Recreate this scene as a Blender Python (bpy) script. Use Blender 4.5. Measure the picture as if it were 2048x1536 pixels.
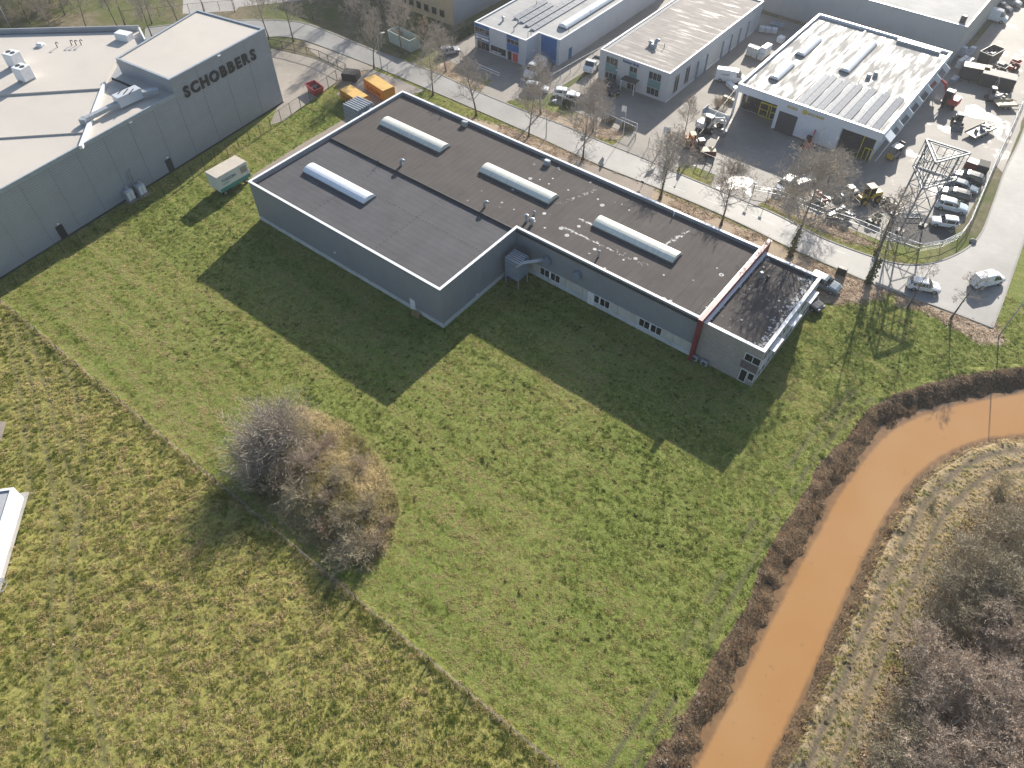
import bpy, bmesh, math, random
import numpy as np
from mathutils import Vector, Matrix
from mathutils.geometry import tessellate_polygon
R = math.radians
random.seed(7); rng = np.random.default_rng(7)
scn = bpy.context.scene
for o in list(bpy.data.objects): bpy.data.objects.remove(o)

# ------------------------------------------------------------ camera, sky, sun, exposure
CAM_H = 68.0; CAM_YAW = R(38.1); CAM_PITCH = R(50.3); FPX = 1475.0
cam = bpy.data.cameras.new('camera'); camo = bpy.data.objects.new('camera', cam)
scn.collection.objects.link(camo); scn.camera = camo
camo.location = (0, 0, CAM_H); camo.rotation_euler = (R(90) - CAM_PITCH, 0, CAM_YAW)
cam.sensor_width = 36; cam.sensor_fit = 'HORIZONTAL'; cam.lens = 36 * FPX / 2048
cam.clip_start = 0.5; cam.clip_end = 5000
SUN_EL = R(25.0); SUN_AZ = R(-13.5)          # azimuth clockwise from +Y
w = bpy.data.worlds.new('World'); scn.world = w; w.use_nodes = True
wn = w.node_tree.nodes; sky = wn.new('ShaderNodeTexSky'); sky.sky_type = 'NISHITA'; sky.sun_disc = False
sky.sun_elevation = SUN_EL; sky.sun_rotation = SUN_AZ; sky.air_density = 1.0; sky.dust_density = 1.0; sky.ozone_density = 1.0
wn['Background'].inputs['Strength'].default_value = 0.095
w.node_tree.links.new(sky.outputs[0], wn['Background'].inputs['Color'])
sl = bpy.data.lights.new('sun', 'SUN'); sl.energy = 5.0; sl.angle = R(0.53); sl.color = (1, 0.93, 0.82)
so = bpy.data.objects.new('sun', sl); scn.collection.objects.link(so)
sd = Vector((math.sin(SUN_AZ) * math.cos(SUN_EL), math.cos(SUN_AZ) * math.cos(SUN_EL), math.sin(SUN_EL)))
so.rotation_euler = sd.to_track_quat('Z', 'Y').to_euler(); so.location = (-30, 120, 90)
scn.view_settings.view_transform = 'Standard'; scn.view_settings.look = 'None'
scn.view_settings.exposure = 0.88; scn.view_settings.gamma = 1; scn.view_settings.use_curve_mapping = False
scn.render.engine = 'CYCLES'
scn.cycles.max_bounces = 6; scn.cycles.diffuse_bounces = 3; scn.cycles.glossy_bounces = 3; scn.cycles.transparent_max_bounces = 6
scn.cycles.volume_bounces = 0

# ------------------------------------------------------------ photo pixel -> place
def ray(x, y):
    u = (x - 1024) / FPX; v = -(y - 768) / FPX; c, s = math.cos(CAM_PITCH), math.sin(CAM_PITCH)
    d = (u, c + v * s, -s + v * c); ca, sa = math.cos(CAM_YAW), math.sin(CAM_YAW)
    return (ca * d[0] - sa * d[1], sa * d[0] + ca * d[1], d[2])
def P(x, y, z=0.0):                      # on the level z
    d = ray(x, y); t = (z - CAM_H) / d[2]; return Vector((d[0] * t, d[1] * t, z))
def PY(x, y, y0):                        # on the upright plane y = y0
    d = ray(x, y); t = y0 / d[1]; return Vector((d[0] * t, y0, CAM_H + d[2] * t))
def PX(x, y, x0):
    d = ray(x, y); t = x0 / d[0]; return Vector((x0, d[1] * t, CAM_H + d[2] * t))
def PP(pts, z=0.0): return [P(a, b, z).to_2d() for a, b in pts]

# ------------------------------------------------------------ mesh builder
COL = scn.collection
class MB:
    def __init__(s): s.v = []; s.f = []
    def add(s, vs, fs):
        n = len(s.v); s.v += [tuple(p) for p in vs]; s.f += [tuple(i + n for i in f) for f in fs]; return s
    def box(s, c, d, rz=0.0, tilt=None):
        x, y, z = d[0] / 2, d[1] / 2, d[2] / 2
        vs = [Vector((a * x, b * y, e * z)) for e in (-1, 1) for b in (-1, 1) for a in (-1, 1)]
        if tilt is not None: vs = [tilt @ p for p in vs]
        if rz: m = Matrix.Rotation(rz, 3, 'Z'); vs = [m @ p for p in vs]
        c = Vector(c); return s.add([p + c for p in vs], [(0, 2, 3, 1), (4, 5, 7, 6), (0, 1, 5, 4), (2, 6, 7, 3), (0, 4, 6, 2), (1, 3, 7, 5)])
    def bb(s, x0, x1, y0, y1, z0, z1): return s.box(((x0 + x1) / 2, (y0 + y1) / 2, (z0 + z1) / 2), (abs(x1 - x0), abs(y1 - y0), abs(z1 - z0)))
    def bev(s, c, d, b=0.05, rz=0.0):    # box with chamfered upright edges and top
        x, y, z = d[0] / 2, d[1] / 2, d[2] / 2; ring = []
        def rg(i, zz): return [(-x + b + i, -y + i, zz), (x - b - i, -y + i, zz), (x - i, -y + b + i, zz), (x - i, y - b - i, zz), (x - b - i, y - i, zz), (-x + b + i, y - i, zz), (-x + i, y - b - i, zz), (-x + i, -y + b + i, zz)]
        vs = rg(0, -z) + rg(0, z - b) + rg(b, z); m = Matrix.Rotation(rz, 3, 'Z'); c = Vector(c)
        fs = [tuple(reversed(range(8))), tuple(range(16, 24))]
        for k in (0, 8):
            for i in range(8): j = (i + 1) % 8; fs.append((k + i, k + j, k + 8 + j, k + 8 + i))
        return s.add([m @ Vector(p) + c for p in vs], fs)
    def prism(s, poly, z0, z1, bottom=True):
        poly = [(p[0], p[1]) for p in poly]; n = len(poly)
        ar = sum(poly[i][0] * poly[(i + 1) % n][1] - poly[(i + 1) % n][0] * poly[i][1] for i in range(n))
        if ar < 0: poly = poly[::-1]
        tr = tessellate_polygon([[Vector((p[0], p[1], 0)) for p in poly]])
        tr2 = []
        for t in tr:
            a, b, c = [poly[i] for i in t]
            tr2.append(t if (b[0] - a[0]) * (c[1] - a[1]) - (b[1] - a[1]) * (c[0] - a[0]) > 0 else t[::-1])
        vs = [(p[0], p[1], z0) for p in poly] + [(p[0], p[1], z1) for p in poly]
        fs = [tuple(i + n for i in t) for t in tr2]
        if bottom: fs += [t[::-1] for t in tr2]
        fs += [(i, (i + 1) % n, n + (i + 1) % n, n + i) for i in range(n)]
        return s.add(vs, fs)
    def tube(s, a, b, r0, r1=None, n=6, cap=True):
        a = Vector(a); b = Vector(b); r1 = r0 if r1 is None else r1; d = (b - a)
        if d.length < 1e-6: return s
        d.normalize(); u = d.orthogonal().normalized(); v = d.cross(u); vs = []
        for p, r in ((a, r0), (b, r1)):
            for i in range(n): t = 2 * math.pi * i / n; vs.append(p + (u * math.cos(t) + v * math.sin(t)) * r)
        fs = [(i, (i + 1) % n, n + (i + 1) % n, n + i) for i in range(n)]
        if cap: fs += [tuple(reversed(range(n))), tuple(range(n, 2 * n))]
        return s.add(vs, fs)
    def path(s, pts, r, n=8):
        pts = [Vector(p) for p in pts]; rings = []; u = None
        for i, p in enumerate(pts):
            d = (pts[min(i + 1, len(pts) - 1)] - pts[max(i - 1, 0)]).normalized()
            u = d.orthogonal().normalized() if u is None else (u - d * u.dot(d)).normalized()
            v = d.cross(u); rr = r[i] if isinstance(r, (list, tuple)) else r
            rings.append([p + (u * math.cos(2 * math.pi * k / n) + v * math.sin(2 * math.pi * k / n)) * rr for k in range(n)])
        return s.loft(rings, True, True)
    def loft(s, rings, close=True, cap=False):
        n = len(rings[0]); vs = [p for r in rings for p in r]; fs = []
        for k in range(len(rings) - 1):
            for i in range(n if close else n - 1):
                j = (i + 1) % n; fs.append((k * n + i, k * n + j, (k + 1) * n + j, (k + 1) * n + i))
        if cap: fs += [tuple(reversed(range(n))), tuple(range((len(rings) - 1) * n, len(rings) * n))]
        return s.add(vs, fs)
    def extr(s, poly, axis_y0, axis_y1):  # outline in x,z pushed along y
        n = len(poly); ar = sum(poly[i][0] * poly[(i + 1) % n][1] - poly[(i + 1) % n][0] * poly[i][1] for i in range(n))
        if ar < 0: poly = poly[::-1]
        tr = tessellate_polygon([[Vector((p[0], p[1], 0)) for p in poly]])
        vs = [(p[0], axis_y0, p[1]) for p in poly] + [(p[0], axis_y1, p[1]) for p in poly]
        fs = [tuple(t) for t in tr] + [tuple(n + i for i in t) for t in tr] + [(i, (i + 1) % n, n + (i + 1) % n, n + i) for i in range(n)]
        return s.add(vs, fs)
    def mesh(s, name, m=None, smooth=False, fix=False):
        me = bpy.data.meshes.new(name); me.from_pydata(s.v, [], s.f)
        if fix:
            bm = bmesh.new(); bm.from_mesh(me); bmesh.ops.recalc_face_normals(bm, faces=bm.faces); bm.to_mesh(me); bm.free()
        if m: me.materials.append(m)
        if smooth: me.polygons.foreach_set('use_smooth', [True] * len(me.polygons))
        me.update(); return me
    def build(s, name, m, parent=None, world=False, smooth=False, fix=False, **tags):
        if world and parent is not None:
            inv = XF[parent.name].inverted(); s.v = [tuple(inv @ Vector(p)) for p in s.v]
        o = bpy.data.objects.new(name, s.mesh(name, m, smooth, fix)); COL.objects.link(o)
        if parent is not None: o.parent = parent
        for k, v in tags.items(): o[k] = v
        return o
XF = {}
def thing(name, label, cat, loc=(0, 0, 0), rz=0.0, group=None):
    o = bpy.data.objects.new(name, None); COL.objects.link(o); o.location = loc; o.rotation_euler = (0, 0, rz)
    o.empty_display_size = 0.3; o['label'] = label; o['category'] = cat
    if group: o['group'] = group
    XF[o.name] = Matrix.Translation(Vector(loc)) @ Matrix.Rotation(rz, 4, 'Z'); return o
def copy_tree(o, parent=None):
    c = o.copy(); COL.objects.link(c); c.parent = parent
    for ch in list(o.children): copy_tree(ch, c)
    return c
def ppart(name, me, parent, loc=(0, 0, 0), rz=0.0):   # a piece that shares mesh data
    o = bpy.data.objects.new(name, me); COL.objects.link(o); o.parent = parent; o.location = loc; o.rotation_euler = (0, 0, rz); return o

# ------------------------------------------------------------ materials
MATS = {}
def nt(name):
    m = bpy.data.materials.new(name); m.use_nodes = True; t = m.node_tree; b = t.nodes['Principled BSDF']; return m, t, b
def N(t, k, **kw):
    n = t.nodes.new('ShaderNode' + k)
    for a, v in kw.items():
        if a.startswith('i_'):
            key = a[2:]; key = int(key) if key.isdigit() else key.replace('_', ' ')
            n.inputs[key].default_value = v
        else: setattr(n, a, v)
    return n
def noise(t, co, scale, detail=4, rough=0.55, dist=0.0):
    n = N(t, 'TexNoise'); n.inputs['Scale'].default_value = scale; n.inputs['Detail'].default_value = detail
    n.inputs['Roughness'].default_value = rough; n.inputs['Distortion'].default_value = dist
    t.links.new(co, n.inputs['Vector']); return n.outputs['Fac']
def ramp(t, fac, stops, interp='LINEAR'):
    r = N(t, 'ValToRGB'); r.color_ramp.interpolation = interp; e = r.color_ramp.elements
    while len(e) < len(stops): e.new(0.5)
    for i, (p, c) in enumerate(stops): e[i].position = p; e[i].color = (*c, 1) if len(c) == 3 else c
    t.links.new(fac, r.inputs[0]); return r.outputs[0]
def mixc(t, fac, a, b, mode='MIX'):
    m = N(t, 'Mix', data_type='RGBA', blend_type=mode)
    for s, v in ((m.inputs['Factor'], fac), (m.inputs['A'], a), (m.inputs['B'], b)):
        if isinstance(v, (int, float)): s.default_value = v if s.type == 'VALUE' else (v, v, v, 1)
        elif isinstance(v, (tuple, list)): s.default_value = (*v, 1) if len(v) == 3 else v
        else: t.links.new(v, s)
    return m.outputs['Result']
def math_(t, op, a, b=0.0, c=None, clamp=False):
    m = N(t, 'Math', operation=op, use_clamp=clamp)
    for s, v in zip(m.inputs, (a, b, c)):
        if v is None: continue
        if isinstance(v, (int, float)): s.default_value = v
        else: t.links.new(v, s)
    return m.outputs[0]
def mapr(t, v, a, b, c=0.0, d=1.0):
    m = N(t, 'MapRange', clamp=True); t.links.new(v, m.inputs['Value'])
    for k, x in zip(('From Min', 'From Max', 'To Min', 'To Max'), (a, b, c, d)): m.inputs[k].default_value = x
    return m.outputs[0]
def coords(t, kind='Object', scale=None, rot=None):
    c = N(t, 'TexCoord').outputs[kind]
    if scale or rot:
        m = N(t, 'Mapping'); t.links.new(c, m.inputs['Vector'])
        if scale: m.inputs['Scale'].default_value = scale
        if rot: m.inputs['Rotation'].default_value = rot
        c = m.outputs[0]
    return c
def bump(t, b, h, strength=0.3, dist=0.02):
    n = N(t, 'Bump'); n.inputs['Strength'].default_value = strength; n.inputs['Distance'].default_value = dist
    t.links.new(h, n.inputs['Height']); t.links.new(n.outputs[0], b.inputs['Normal'])
def pm(name, col, rough=0.6, var=0.15, scale=2.5, metal=0.0, spec=0.5, dirt=None, bmp=0.0, bscale=20, coat=0.0, streak=None):
    if name in MATS: return MATS[name]
    m, t, b = nt(name); co = coords(t)
    if streak: co2 = coords(t, scale=streak)
    n1 = noise(t, co2 if streak else co, scale, 5, 0.6)
    dk = tuple(c * (1 - var) for c in col); lt = tuple(min(1, c * (1 + var)) for c in col)
    c = ramp(t, n1, [(0.3, dk), (0.7, lt)])
    if dirt:
        n2 = noise(t, co, scale * 0.37 + 0.21, 6, 0.65); c = mixc(t, mapr(t, n2, 0.5, 0.75, 0, dirt[1]), c, dirt[0])
    t.links.new(c, b.inputs['Base Color'])
    t.links.new(mapr(t, n1, 0.3, 0.7, max(0.02, rough * 0.85), min(1, rough * 1.15)), b.inputs['Roughness'])
    b.inputs['Metallic'].default_value = metal; b.inputs['Specular IOR Level'].default_value = spec; b.inputs['Coat Weight'].default_value = coat
    if bmp: bump(t, b, noise(t, co, bscale, 3), bmp, 0.02)
    MATS[name] = m; return m
def emit_off(name): return MATS[name]

white_paint = pm('white_paint', (0.72, 0.73, 0.74), 0.45, 0.06, dirt=((0.4, 0.39, 0.36), 0.35))
trim = pm('trim_white', (0.78, 0.79, 0.80), 0.4, 0.05, 1.3)
clad = pm('cladding_grey', (0.235, 0.25, 0.272), 0.42, 0.05, 0.6, dirt=((0.19, 0.205, 0.225), 0.4))
def lined(name, base):
    m, t, b = nt(name); co = coords(t); n1 = noise(t, co, .3, 5, .6); c = ramp(t, n1, [(.3, tuple(x * .93 for x in base)), (.7, tuple(x * 1.08 for x in base))])
    wv_ = N(t, 'TexWave', wave_type='BANDS', bands_direction='Z'); t.links.new(co, wv_.inputs['Vector']); wv_.inputs['Scale'].default_value = 0.85
    c = mixc(t, mapr(t, wv_.outputs['Fac'], 0, .35, .55, 0), c, tuple(x * .72 for x in base)); t.links.new(c, b.inputs['Base Color']); b.inputs['Roughness'].default_value = .5; bump(t, b, wv_.outputs['Fac'], .4, .04); MATS[name] = m; return m
clad2 = lined('cladding_blue_grey', (0.29, 0.31, 0.34))
clad3 = pm('cladding_light', (0.50, 0.53, 0.57), 0.5, 0.05, 0.5, dirt=((0.38, 0.4, 0.42), 0.4))
concrete = pm('concrete_panel', (0.48, 0.47, 0.43), 0.8, 0.12, 1.2, dirt=((0.30, 0.29, 0.22), 0.6), bmp=0.2)
plinth_m = pm('plinth_concrete', (0.5, 0.51, 0.52), 0.8, 0.12, 1.2, dirt=((0.3, 0.3, 0.27), 0.6))
dark_metal = pm('dark_metal', (0.035, 0.037, 0.04), 0.5, 0.2, 4)
black = pm('black_rubber', (0.012, 0.012, 0.013), 0.75, 0.2, 6)
galv = pm('galvanised_steel', (0.36, 0.39, 0.42), 0.45, 0.15, 3, metal=0.3, dirt=((0.24, 0.25, 0.26), 0.5))
steel_blue = pm('painted_steel_blue_grey', (0.20, 0.25, 0.31), 0.45, 0.1, 1.5, dirt=((0.2, 0.2, 0.19), 0.5))
red_fin = pm('red_cladding', (0.19, 0.028, 0.035), 0.5, 0.12, 1, dirt=((0.12, 0.04, 0.04), 0.4))
glassm = pm('window_glass', (0.02, 0.024, 0.028), 0.08, 0.1, 0.7, spec=0.8)
teal = pm('teal_panel', (0.10, 0.22, 0.23), 0.45, 0.08, 1)
blue_panel = pm('blue_panel', (0.025, 0.13, 0.34), 0.4, 0.08, 1)
yellow_frame = pm('yellow_frame', (0.6, 0.5, 0.03), 0.5, 0.08, 1)
poly_sky = pm('rooflight_polycarbonate', (0.66, 0.66, 0.58), 0.3, 0.06, 1.2, dirt=((0.45, 0.45, 0.36), 0.4), spec=0.6)
poly_new = pm('rooflight_clear', (0.72, 0.76, 0.80), 0.22, 0.05, 1.2, spec=0.7)
solar = pm('solar_cell', (0.07, 0.10, 0.15), 0.6, 0.12, 2, spec=0.3)
wood = pm('weathered_wood', (0.30, 0.20, 0.11), 0.8, 0.25, 6, bmp=0.3)
hedge_m = pm('hedge_leaf', (0.035, 0.055, 0.018), 0.7, 0.5, 8)
flag_m = pm('flag_cloth', (0.8, 0.8, 0.8), 0.7, 0.03)

def roof_mat(name, base, lines='X', stains=0.0, rough=0.75, wet=0.0, wetc=0.14, lam=1.0, pale=None, linew=0.2, spec=.4):
    m, t, b = nt(name); co = coords(t); b.inputs['Specular IOR Level'].default_value = spec
    st = coords(t, scale=(0.25, 4, 1) if lines == 'X' else (4, 0.25, 1))
    n1 = noise(t, co, 0.35, 6, 0.6); n2 = noise(t, st, 1.2, 4, 0.6); n3 = noise(t, co, 9, 3, 0.6)
    c = ramp(t, n1, [(0.3, tuple(x * 0.82 for x in base)), (0.72, tuple(x * 1.22 for x in base))])
    c = mixc(t, mapr(t, n2, 0.35, 0.7, 0, 0.5), c, tuple(x * 1.35 for x in base))
    c = mixc(t, mapr(t, n3, 0.45, 0.75, 0, 0.3), c, tuple(x * 0.65 for x in base))
    wv = N(t, 'TexWave', wave_type='BANDS', bands_direction='Y' if lines == 'X' else 'X'); t.links.new(co, wv.inputs['Vector'])
    wv.inputs['Scale'].default_value = 0.314 / lam; wv.inputs['Distortion'].default_value = 0.15
    ln = mapr(t, wv.outputs['Fac'], 0.0, 0.06, 1.0, 0.0)
    c = mixc(t, math_(t, 'MULTIPLY', ln, linew * 2), c, tuple(x * 0.55 for x in base))
    if pale: c = mixc(t, mapr(t, noise(t, co, 0.12, 5, 0.6), 0.45, 0.7, 0, 0.7), c, pale)
    if stains:
        at = N(t, 'Attribute', attribute_name='stain'); mk0 = at.outputs['Fac']
        n4 = noise(t, co, 1.0, 3, 0.6, 0.6); ring = mapr(t, math_(t, 'ABSOLUTE', math_(t, 'SUBTRACT', n4, 0.55)), 0.0, 0.022, 1, 0)
        vo = N(t, 'TexVoronoi', feature='F1'); vo.inputs['Scale'].default_value = 0.62; t.links.new(co, vo.inputs['Vector'])
        msk = N(t, 'SeparateColor'); t.links.new(vo.outputs['Color'], msk.inputs[0])
        rad = mapr(t, msk.outputs[0], 0, 1, 0.02, 0.17)
        jit = math_(t, 'ADD', vo.outputs['Distance'], math_(t, 'MULTIPLY', math_(t, 'SUBTRACT', n3, 0.5), 0.16))
        dd = math_(t, 'ABSOLUTE', math_(t, 'SUBTRACT', jit, rad)); rg = math_(t, 'LESS_THAN', dd, 0.038)
        rg = math_(t, 'MULTIPLY', rg, math_(t, 'GREATER_THAN', msk.outputs[1], 0.3))
        dots = math_(t, 'LESS_THAN', jit, 0.09); vo2 = N(t, 'TexVoronoi', feature='F1'); vo2.inputs['Scale'].default_value = 1.15; vo2.inputs['Randomness'].default_value = .75; t.links.new(co, vo2.inputs['Vector']); ms2 = N(t, 'SeparateColor'); t.links.new(vo2.outputs['Color'], ms2.inputs[0]); d2_ = math_(t, 'MULTIPLY', math_(t, 'LESS_THAN', vo2.outputs['Distance'], .17), math_(t, 'GREATER_THAN', ms2.outputs[2], .55)); dots = math_(t, 'MAXIMUM', dots, math_(t, 'MULTIPLY', d2_, mapr(t, mk0, .25, .5)))
        mk = mk0
        s = math_(t, 'MAXIMUM', math_(t, 'MAXIMUM', math_(t, 'MULTIPLY', ring, mapr(t, mk, 0.74, 0.85)), math_(t, 'MULTIPLY', rg, mapr(t, mk, 0.2, 0.45))), math_(t, 'MULTIPLY', dots, mapr(t, mk, 0.1, 0.35)))
        edge = math_(t, 'GREATER_THAN', math_(t, 'ADD', mk, math_(t, 'MULTIPLY', math_(t, 'SUBTRACT', noise(t, co, 2.2, 4, 0.7), 0.5), 1.3)), 1.12)
        s = math_(t, 'MAXIMUM', s, edge)
        c = mixc(t, math_(t, 'MULTIPLY', s, stains), c, (0.72, 0.72, 0.70))
    t.links.new(c, b.inputs['Base Color'])
    if wet:
        ws = coords(t, scale=(0.3, 2.2, 1) if lines == 'X' else (2.2, 0.3, 1)); wmask = mapr(t, noise(t, ws, 0.6, 4, 0.6), 0.44 - wet * 0.25, 0.68 - wet * 0.25)
        t.links.new(mapr(t, wmask, 0, 1, rough, wetc), b.inputs['Roughness'])
    else: t.links.new(mapr(t, n2, 0.3, 0.7, rough * 0.9, min(1, rough * 1.1)), b.inputs['Roughness'])
    bump(t, b, n3, 0.25, 0.02); MATS[name] = m; return m
roof_dark = roof_mat('bitumen_dark', (0.084, 0.084, 0.092), 'X', 0.0, 0.85, lam=1.0, spec=.25)
roof_brown = roof_mat('bitumen_brown', (0.078, 0.069, 0.065), 'Y', 0.75, 0.85, lam=1.0, spec=.25)
roof_cream = pm('roof_cream', (0.52, 0.48, 0.43), 0.75, 0.035, 0.15, spec=.3, dirt=((.43, .395, .35), .35), streak=(.3, 1, 1))
roof_wet = roof_mat('roof_wet_grey', (0.27, 0.262, 0.25), 'Y', 0.0, 0.85, wet=0.08, wetc=0.32, lam=1.1, linew=0.1, spec=.35)
roof_pink = roof_mat('roof_pinkish_grey', (0.27, 0.245, 0.225), 'X', 0.0, 0.85, wet=-0.3, wetc=0.35, lam=0.9, linew=0.25)
roof_pale = roof_mat('roof_pale_grey', (0.34, 0.34, 0.335), 'X', 0.0, 0.8, wet=0.0, wetc=0.3, lam=1.5, linew=0.08, spec=.3)

def brick_mat(name, c1, c2, mortar, sc=1.0):
    m, t, b = nt(name); co = coords(t, rot=(R(90), 0, 0))
    br = N(t, 'TexBrick'); t.links.new(co, br.inputs['Vector'])
    br.inputs['Color1'].default_value = (*c1, 1); br.inputs['Color2'].default_value = (*c2, 1); br.inputs['Mortar'].default_value = (*mortar, 1)
    br.inputs['Scale'].default_value = sc; br.inputs['Mortar Size'].default_value = 0.012; br.inputs['Brick Width'].default_value = 0.42; br.inputs['Row Height'].default_value = 0.16
    c = mixc(t, mapr(t, noise(t, coords(t), 0.8, 5), 0.4, 0.75, 0, 0.5), br.outputs['Color'], tuple(x * 0.7 for x in c1))
    t.links.new(c, b.inputs['Base Color']); b.inputs['Roughness'].default_value = 0.85; bump(t, b, br.outputs['Fac'], -0.3, 0.02)
    MATS[name] = m; return m
brick_pale = brick_mat('pale_brick', (0.40, 0.36, 0.33), (0.30, 0.27, 0.25), (0.16, 0.145, 0.13))
brick_beige = brick_mat('beige_brick', (0.56, 0.44, 0.27), (0.48, 0.37, 0.22), (0.4, 0.35, 0.25))

def pave_mat(name, base, scale=3.0, rough=0.8, wet=0.0, crack=0.3):
    m, t, b = nt(name); co = coords(t)
    n1 = noise(t, co, 0.12, 6, 0.6); n2 = noise(t, co, scale, 5, 0.7); n3 = noise(t, co, 14, 2)
    c = ramp(t, n1, [(0.3, tuple(x * 0.72 for x in base)), (0.7, tuple(x * 1.2 for x in base))])
    c = mixc(t, mapr(t, n2, 0.45, 0.75, 0, 0.5), c, tuple(x * 0.7 for x in base))
    c = mixc(t, mapr(t, n3, 0.4, 0.7, 0, 0.25), c, tuple(x * 1.3 for x in base))
    t.links.new(c, b.inputs['Base Color'])
    if wet: t.links.new(mapr(t, noise(t, co, 0.16, 5, 0.65), 0.58, 0.66, rough, 0.2), b.inputs['Roughness'])
    else: b.inputs['Roughness'].default_value = rough
    bump(t, b, n3, 0.2, 0.01); MATS[name] = m; return m
asphalt = pave_mat('asphalt_old', (0.255, 0.248, 0.236), 1.0, 0.62)
yard_brown = pave_mat('yard_paving_brown', (0.25, 0.225, 0.195), 2.5, 0.75)
yard_sand = pave_mat('yard_paving_sand', (0.30, 0.265, 0.225), 1.2, 0.8)
yard_grey = pave_mat('yard_paving_grey', (0.25, 0.228, 0.202), 1.5, 0.7, wet=1.0)
path_conc = pave_mat('path_concrete', (0.27, 0.225, 0.185), 2.0, 0.85)
kerb_m = pave_mat('kerb_stone', (0.30, 0.29, 0.27), 5, 0.8)
gravel_dark = pave_mat('dark_gravel', (0.085, 0.08, 0.08), 9, 0.9)
gravel_light = pave_mat('light_gravel', (0.38, 0.36, 0.34), 12, 0.9)
mark_m = pave_mat('road_paint_white', (0.46, 0.46, 0.44), 6, 0.6)
puddle_m = pm('puddle_water', (0.20, 0.195, 0.19), 0.34, 0.1, 1, spec=0.9)

# ------------------------------------------------------------ terrain
WZ = -1.15
cl_px = [(1300, 1700), (1390, 1536), (1480, 1370), (1560, 1210), (1640, 1060), (1700, 960), (1780, 865), (1880, 820), (2048, 785), (2300, 740)]
cr_px = [(1445, 1700), (1530, 1536), (1620, 1350), (1690, 1190), (1770, 1030), (1850, 935), (1940, 885), (2048, 868), (2300, 850)]
def smooth_line(pts, n=14):
    pts = [np.array(p, float) for p in pts]; out = []
    for i in range(len(pts) - 1):
        p0 = pts[max(i - 1, 0)]; p1 = pts[i]; p2 = pts[i + 1]; p3 = pts[min(i + 2, len(pts) - 1)]
        for k in range(n):
            t = k / n; out.append(0.5 * ((2 * p1) + (-p0 + p2) * t + (2 * p0 - 5 * p1 + 4 * p2 - p3) * t * t + (-p0 + 3 * p1 - 3 * p2 + p3) * t ** 3))
    out.append(pts[-1]); return np.array(out)
CL = smooth_line(PP(cl_px, WZ)); CR = smooth_line(PP(cr_px, WZ))
def inpoly(X, Y, poly):
    ins = np.zeros(X.shape, bool); n = len(poly); j = n - 1
    for i in range(n):
        xi, yi = poly[i][0], poly[i][1]; xj, yj = poly[j][0], poly[j][1]
        if yi != yj:
            c = ((yi > Y) != (yj > Y)) & (X < (xj - xi) * (Y - yi) / (yj - yi) + xi); ins ^= c
        j = i
    return ins
def dline(X, Y, L):
    d = np.full(X.shape, 1e9)
    for a, b in zip(L[:-1], L[1:]):
        v = b - a; q = max(v @ v, 1e-9); t = np.clip(((X - a[0]) * v[0] + (Y - a[1]) * v[1]) / q, 0, 1)
        d = np.minimum(d, np.hypot(X - a[0] - t * v[0], Y - a[1] - t * v[1]))
    return d
def sstep(a, b, x): t = np.clip((x - a) / (b - a), 0, 1); return t * t * (3 - 2 * t)
WPOLY = np.vstack([CL, CR[::-1]])
def vnoise(X, Y, s, seed):
    g = np.random.default_rng(seed).random((257, 257)); x = X * s; y = Y * s; xi = np.floor(x).astype(int); yi = np.floor(y).astype(int)
    fx = x - xi; fy = y - yi; fx = fx * fx * (3 - 2 * fx); fy = fy * fy * (3 - 2 * fy); xi %= 256; yi %= 256
    return (g[xi, yi] * (1 - fx) + g[xi + 1, yi] * fx) * (1 - fy) + (g[xi, yi + 1] * (1 - fx) + g[xi + 1, yi + 1] * fx) * fy
def fbm(X, Y, s, seed, o=3): return sum(vnoise(X, Y, s * 2 ** k, seed + k) / 2 ** k for k in range(o)) / sum(1 / 2 ** k for k in range(o))
FENCE_Y = 13.9
MOUND_PX = [(470, 890), (520, 830), (600, 812), (700, 850), (770, 930), (800, 1010), (785, 1080), (740, 1140), (660, 1120), (580, 1060), (500, 985)]
MOUND = np.array(PP(MOUND_PX)); MC = MOUND.mean(0)
WOOD = np.array(PP([(2120, 985), (2010, 990), (1935, 1020), (1890, 1080), (1860, 1180), (1800, 1290), (1750, 1420), (1700, 1560), (1700, 1750), (2400, 1750), (2400, 985)]))
LEAF = [np.array([(-88, 78), (-88, 84), (-70, 88.8), (-30, 88.9), (-12, 88.2), (-4, 89), (-6, 85), (-11, 80), (-11.5, 77.8)]),
        np.array(PP([(560, 75), (720, 128), (770, 150), (800, 185), (700, 200), (660, 160), (700, 140), (600, 92)])),
        np.array(PP([(1075, 215), (1240, 262), (1245, 285), (1180, 275), (1090, 245), (1050, 222)])),
        np.array(PP([(880, 115), (960, 160), (985, 190), (930, 170), (860, 140)])),
        np.array(PP([(1500, 392), (1560, 400), (1660, 440), (1780, 500), (1690, 485), (1560, 425)])),
        np.array(PP([(1780, 560), (1990, 640), (2020, 690), (1960, 690), (1850, 625), (1790, 610)]))]
def water_d(X, Y):
    d = np.minimum(dline(X, Y, CL), dline(X, Y, CR)); return np.where(inpoly(X, Y, WPOLY), -d, d)
def side_right(X, Y): return dline(X, Y, CR) < dline(X, Y, CL)
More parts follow.
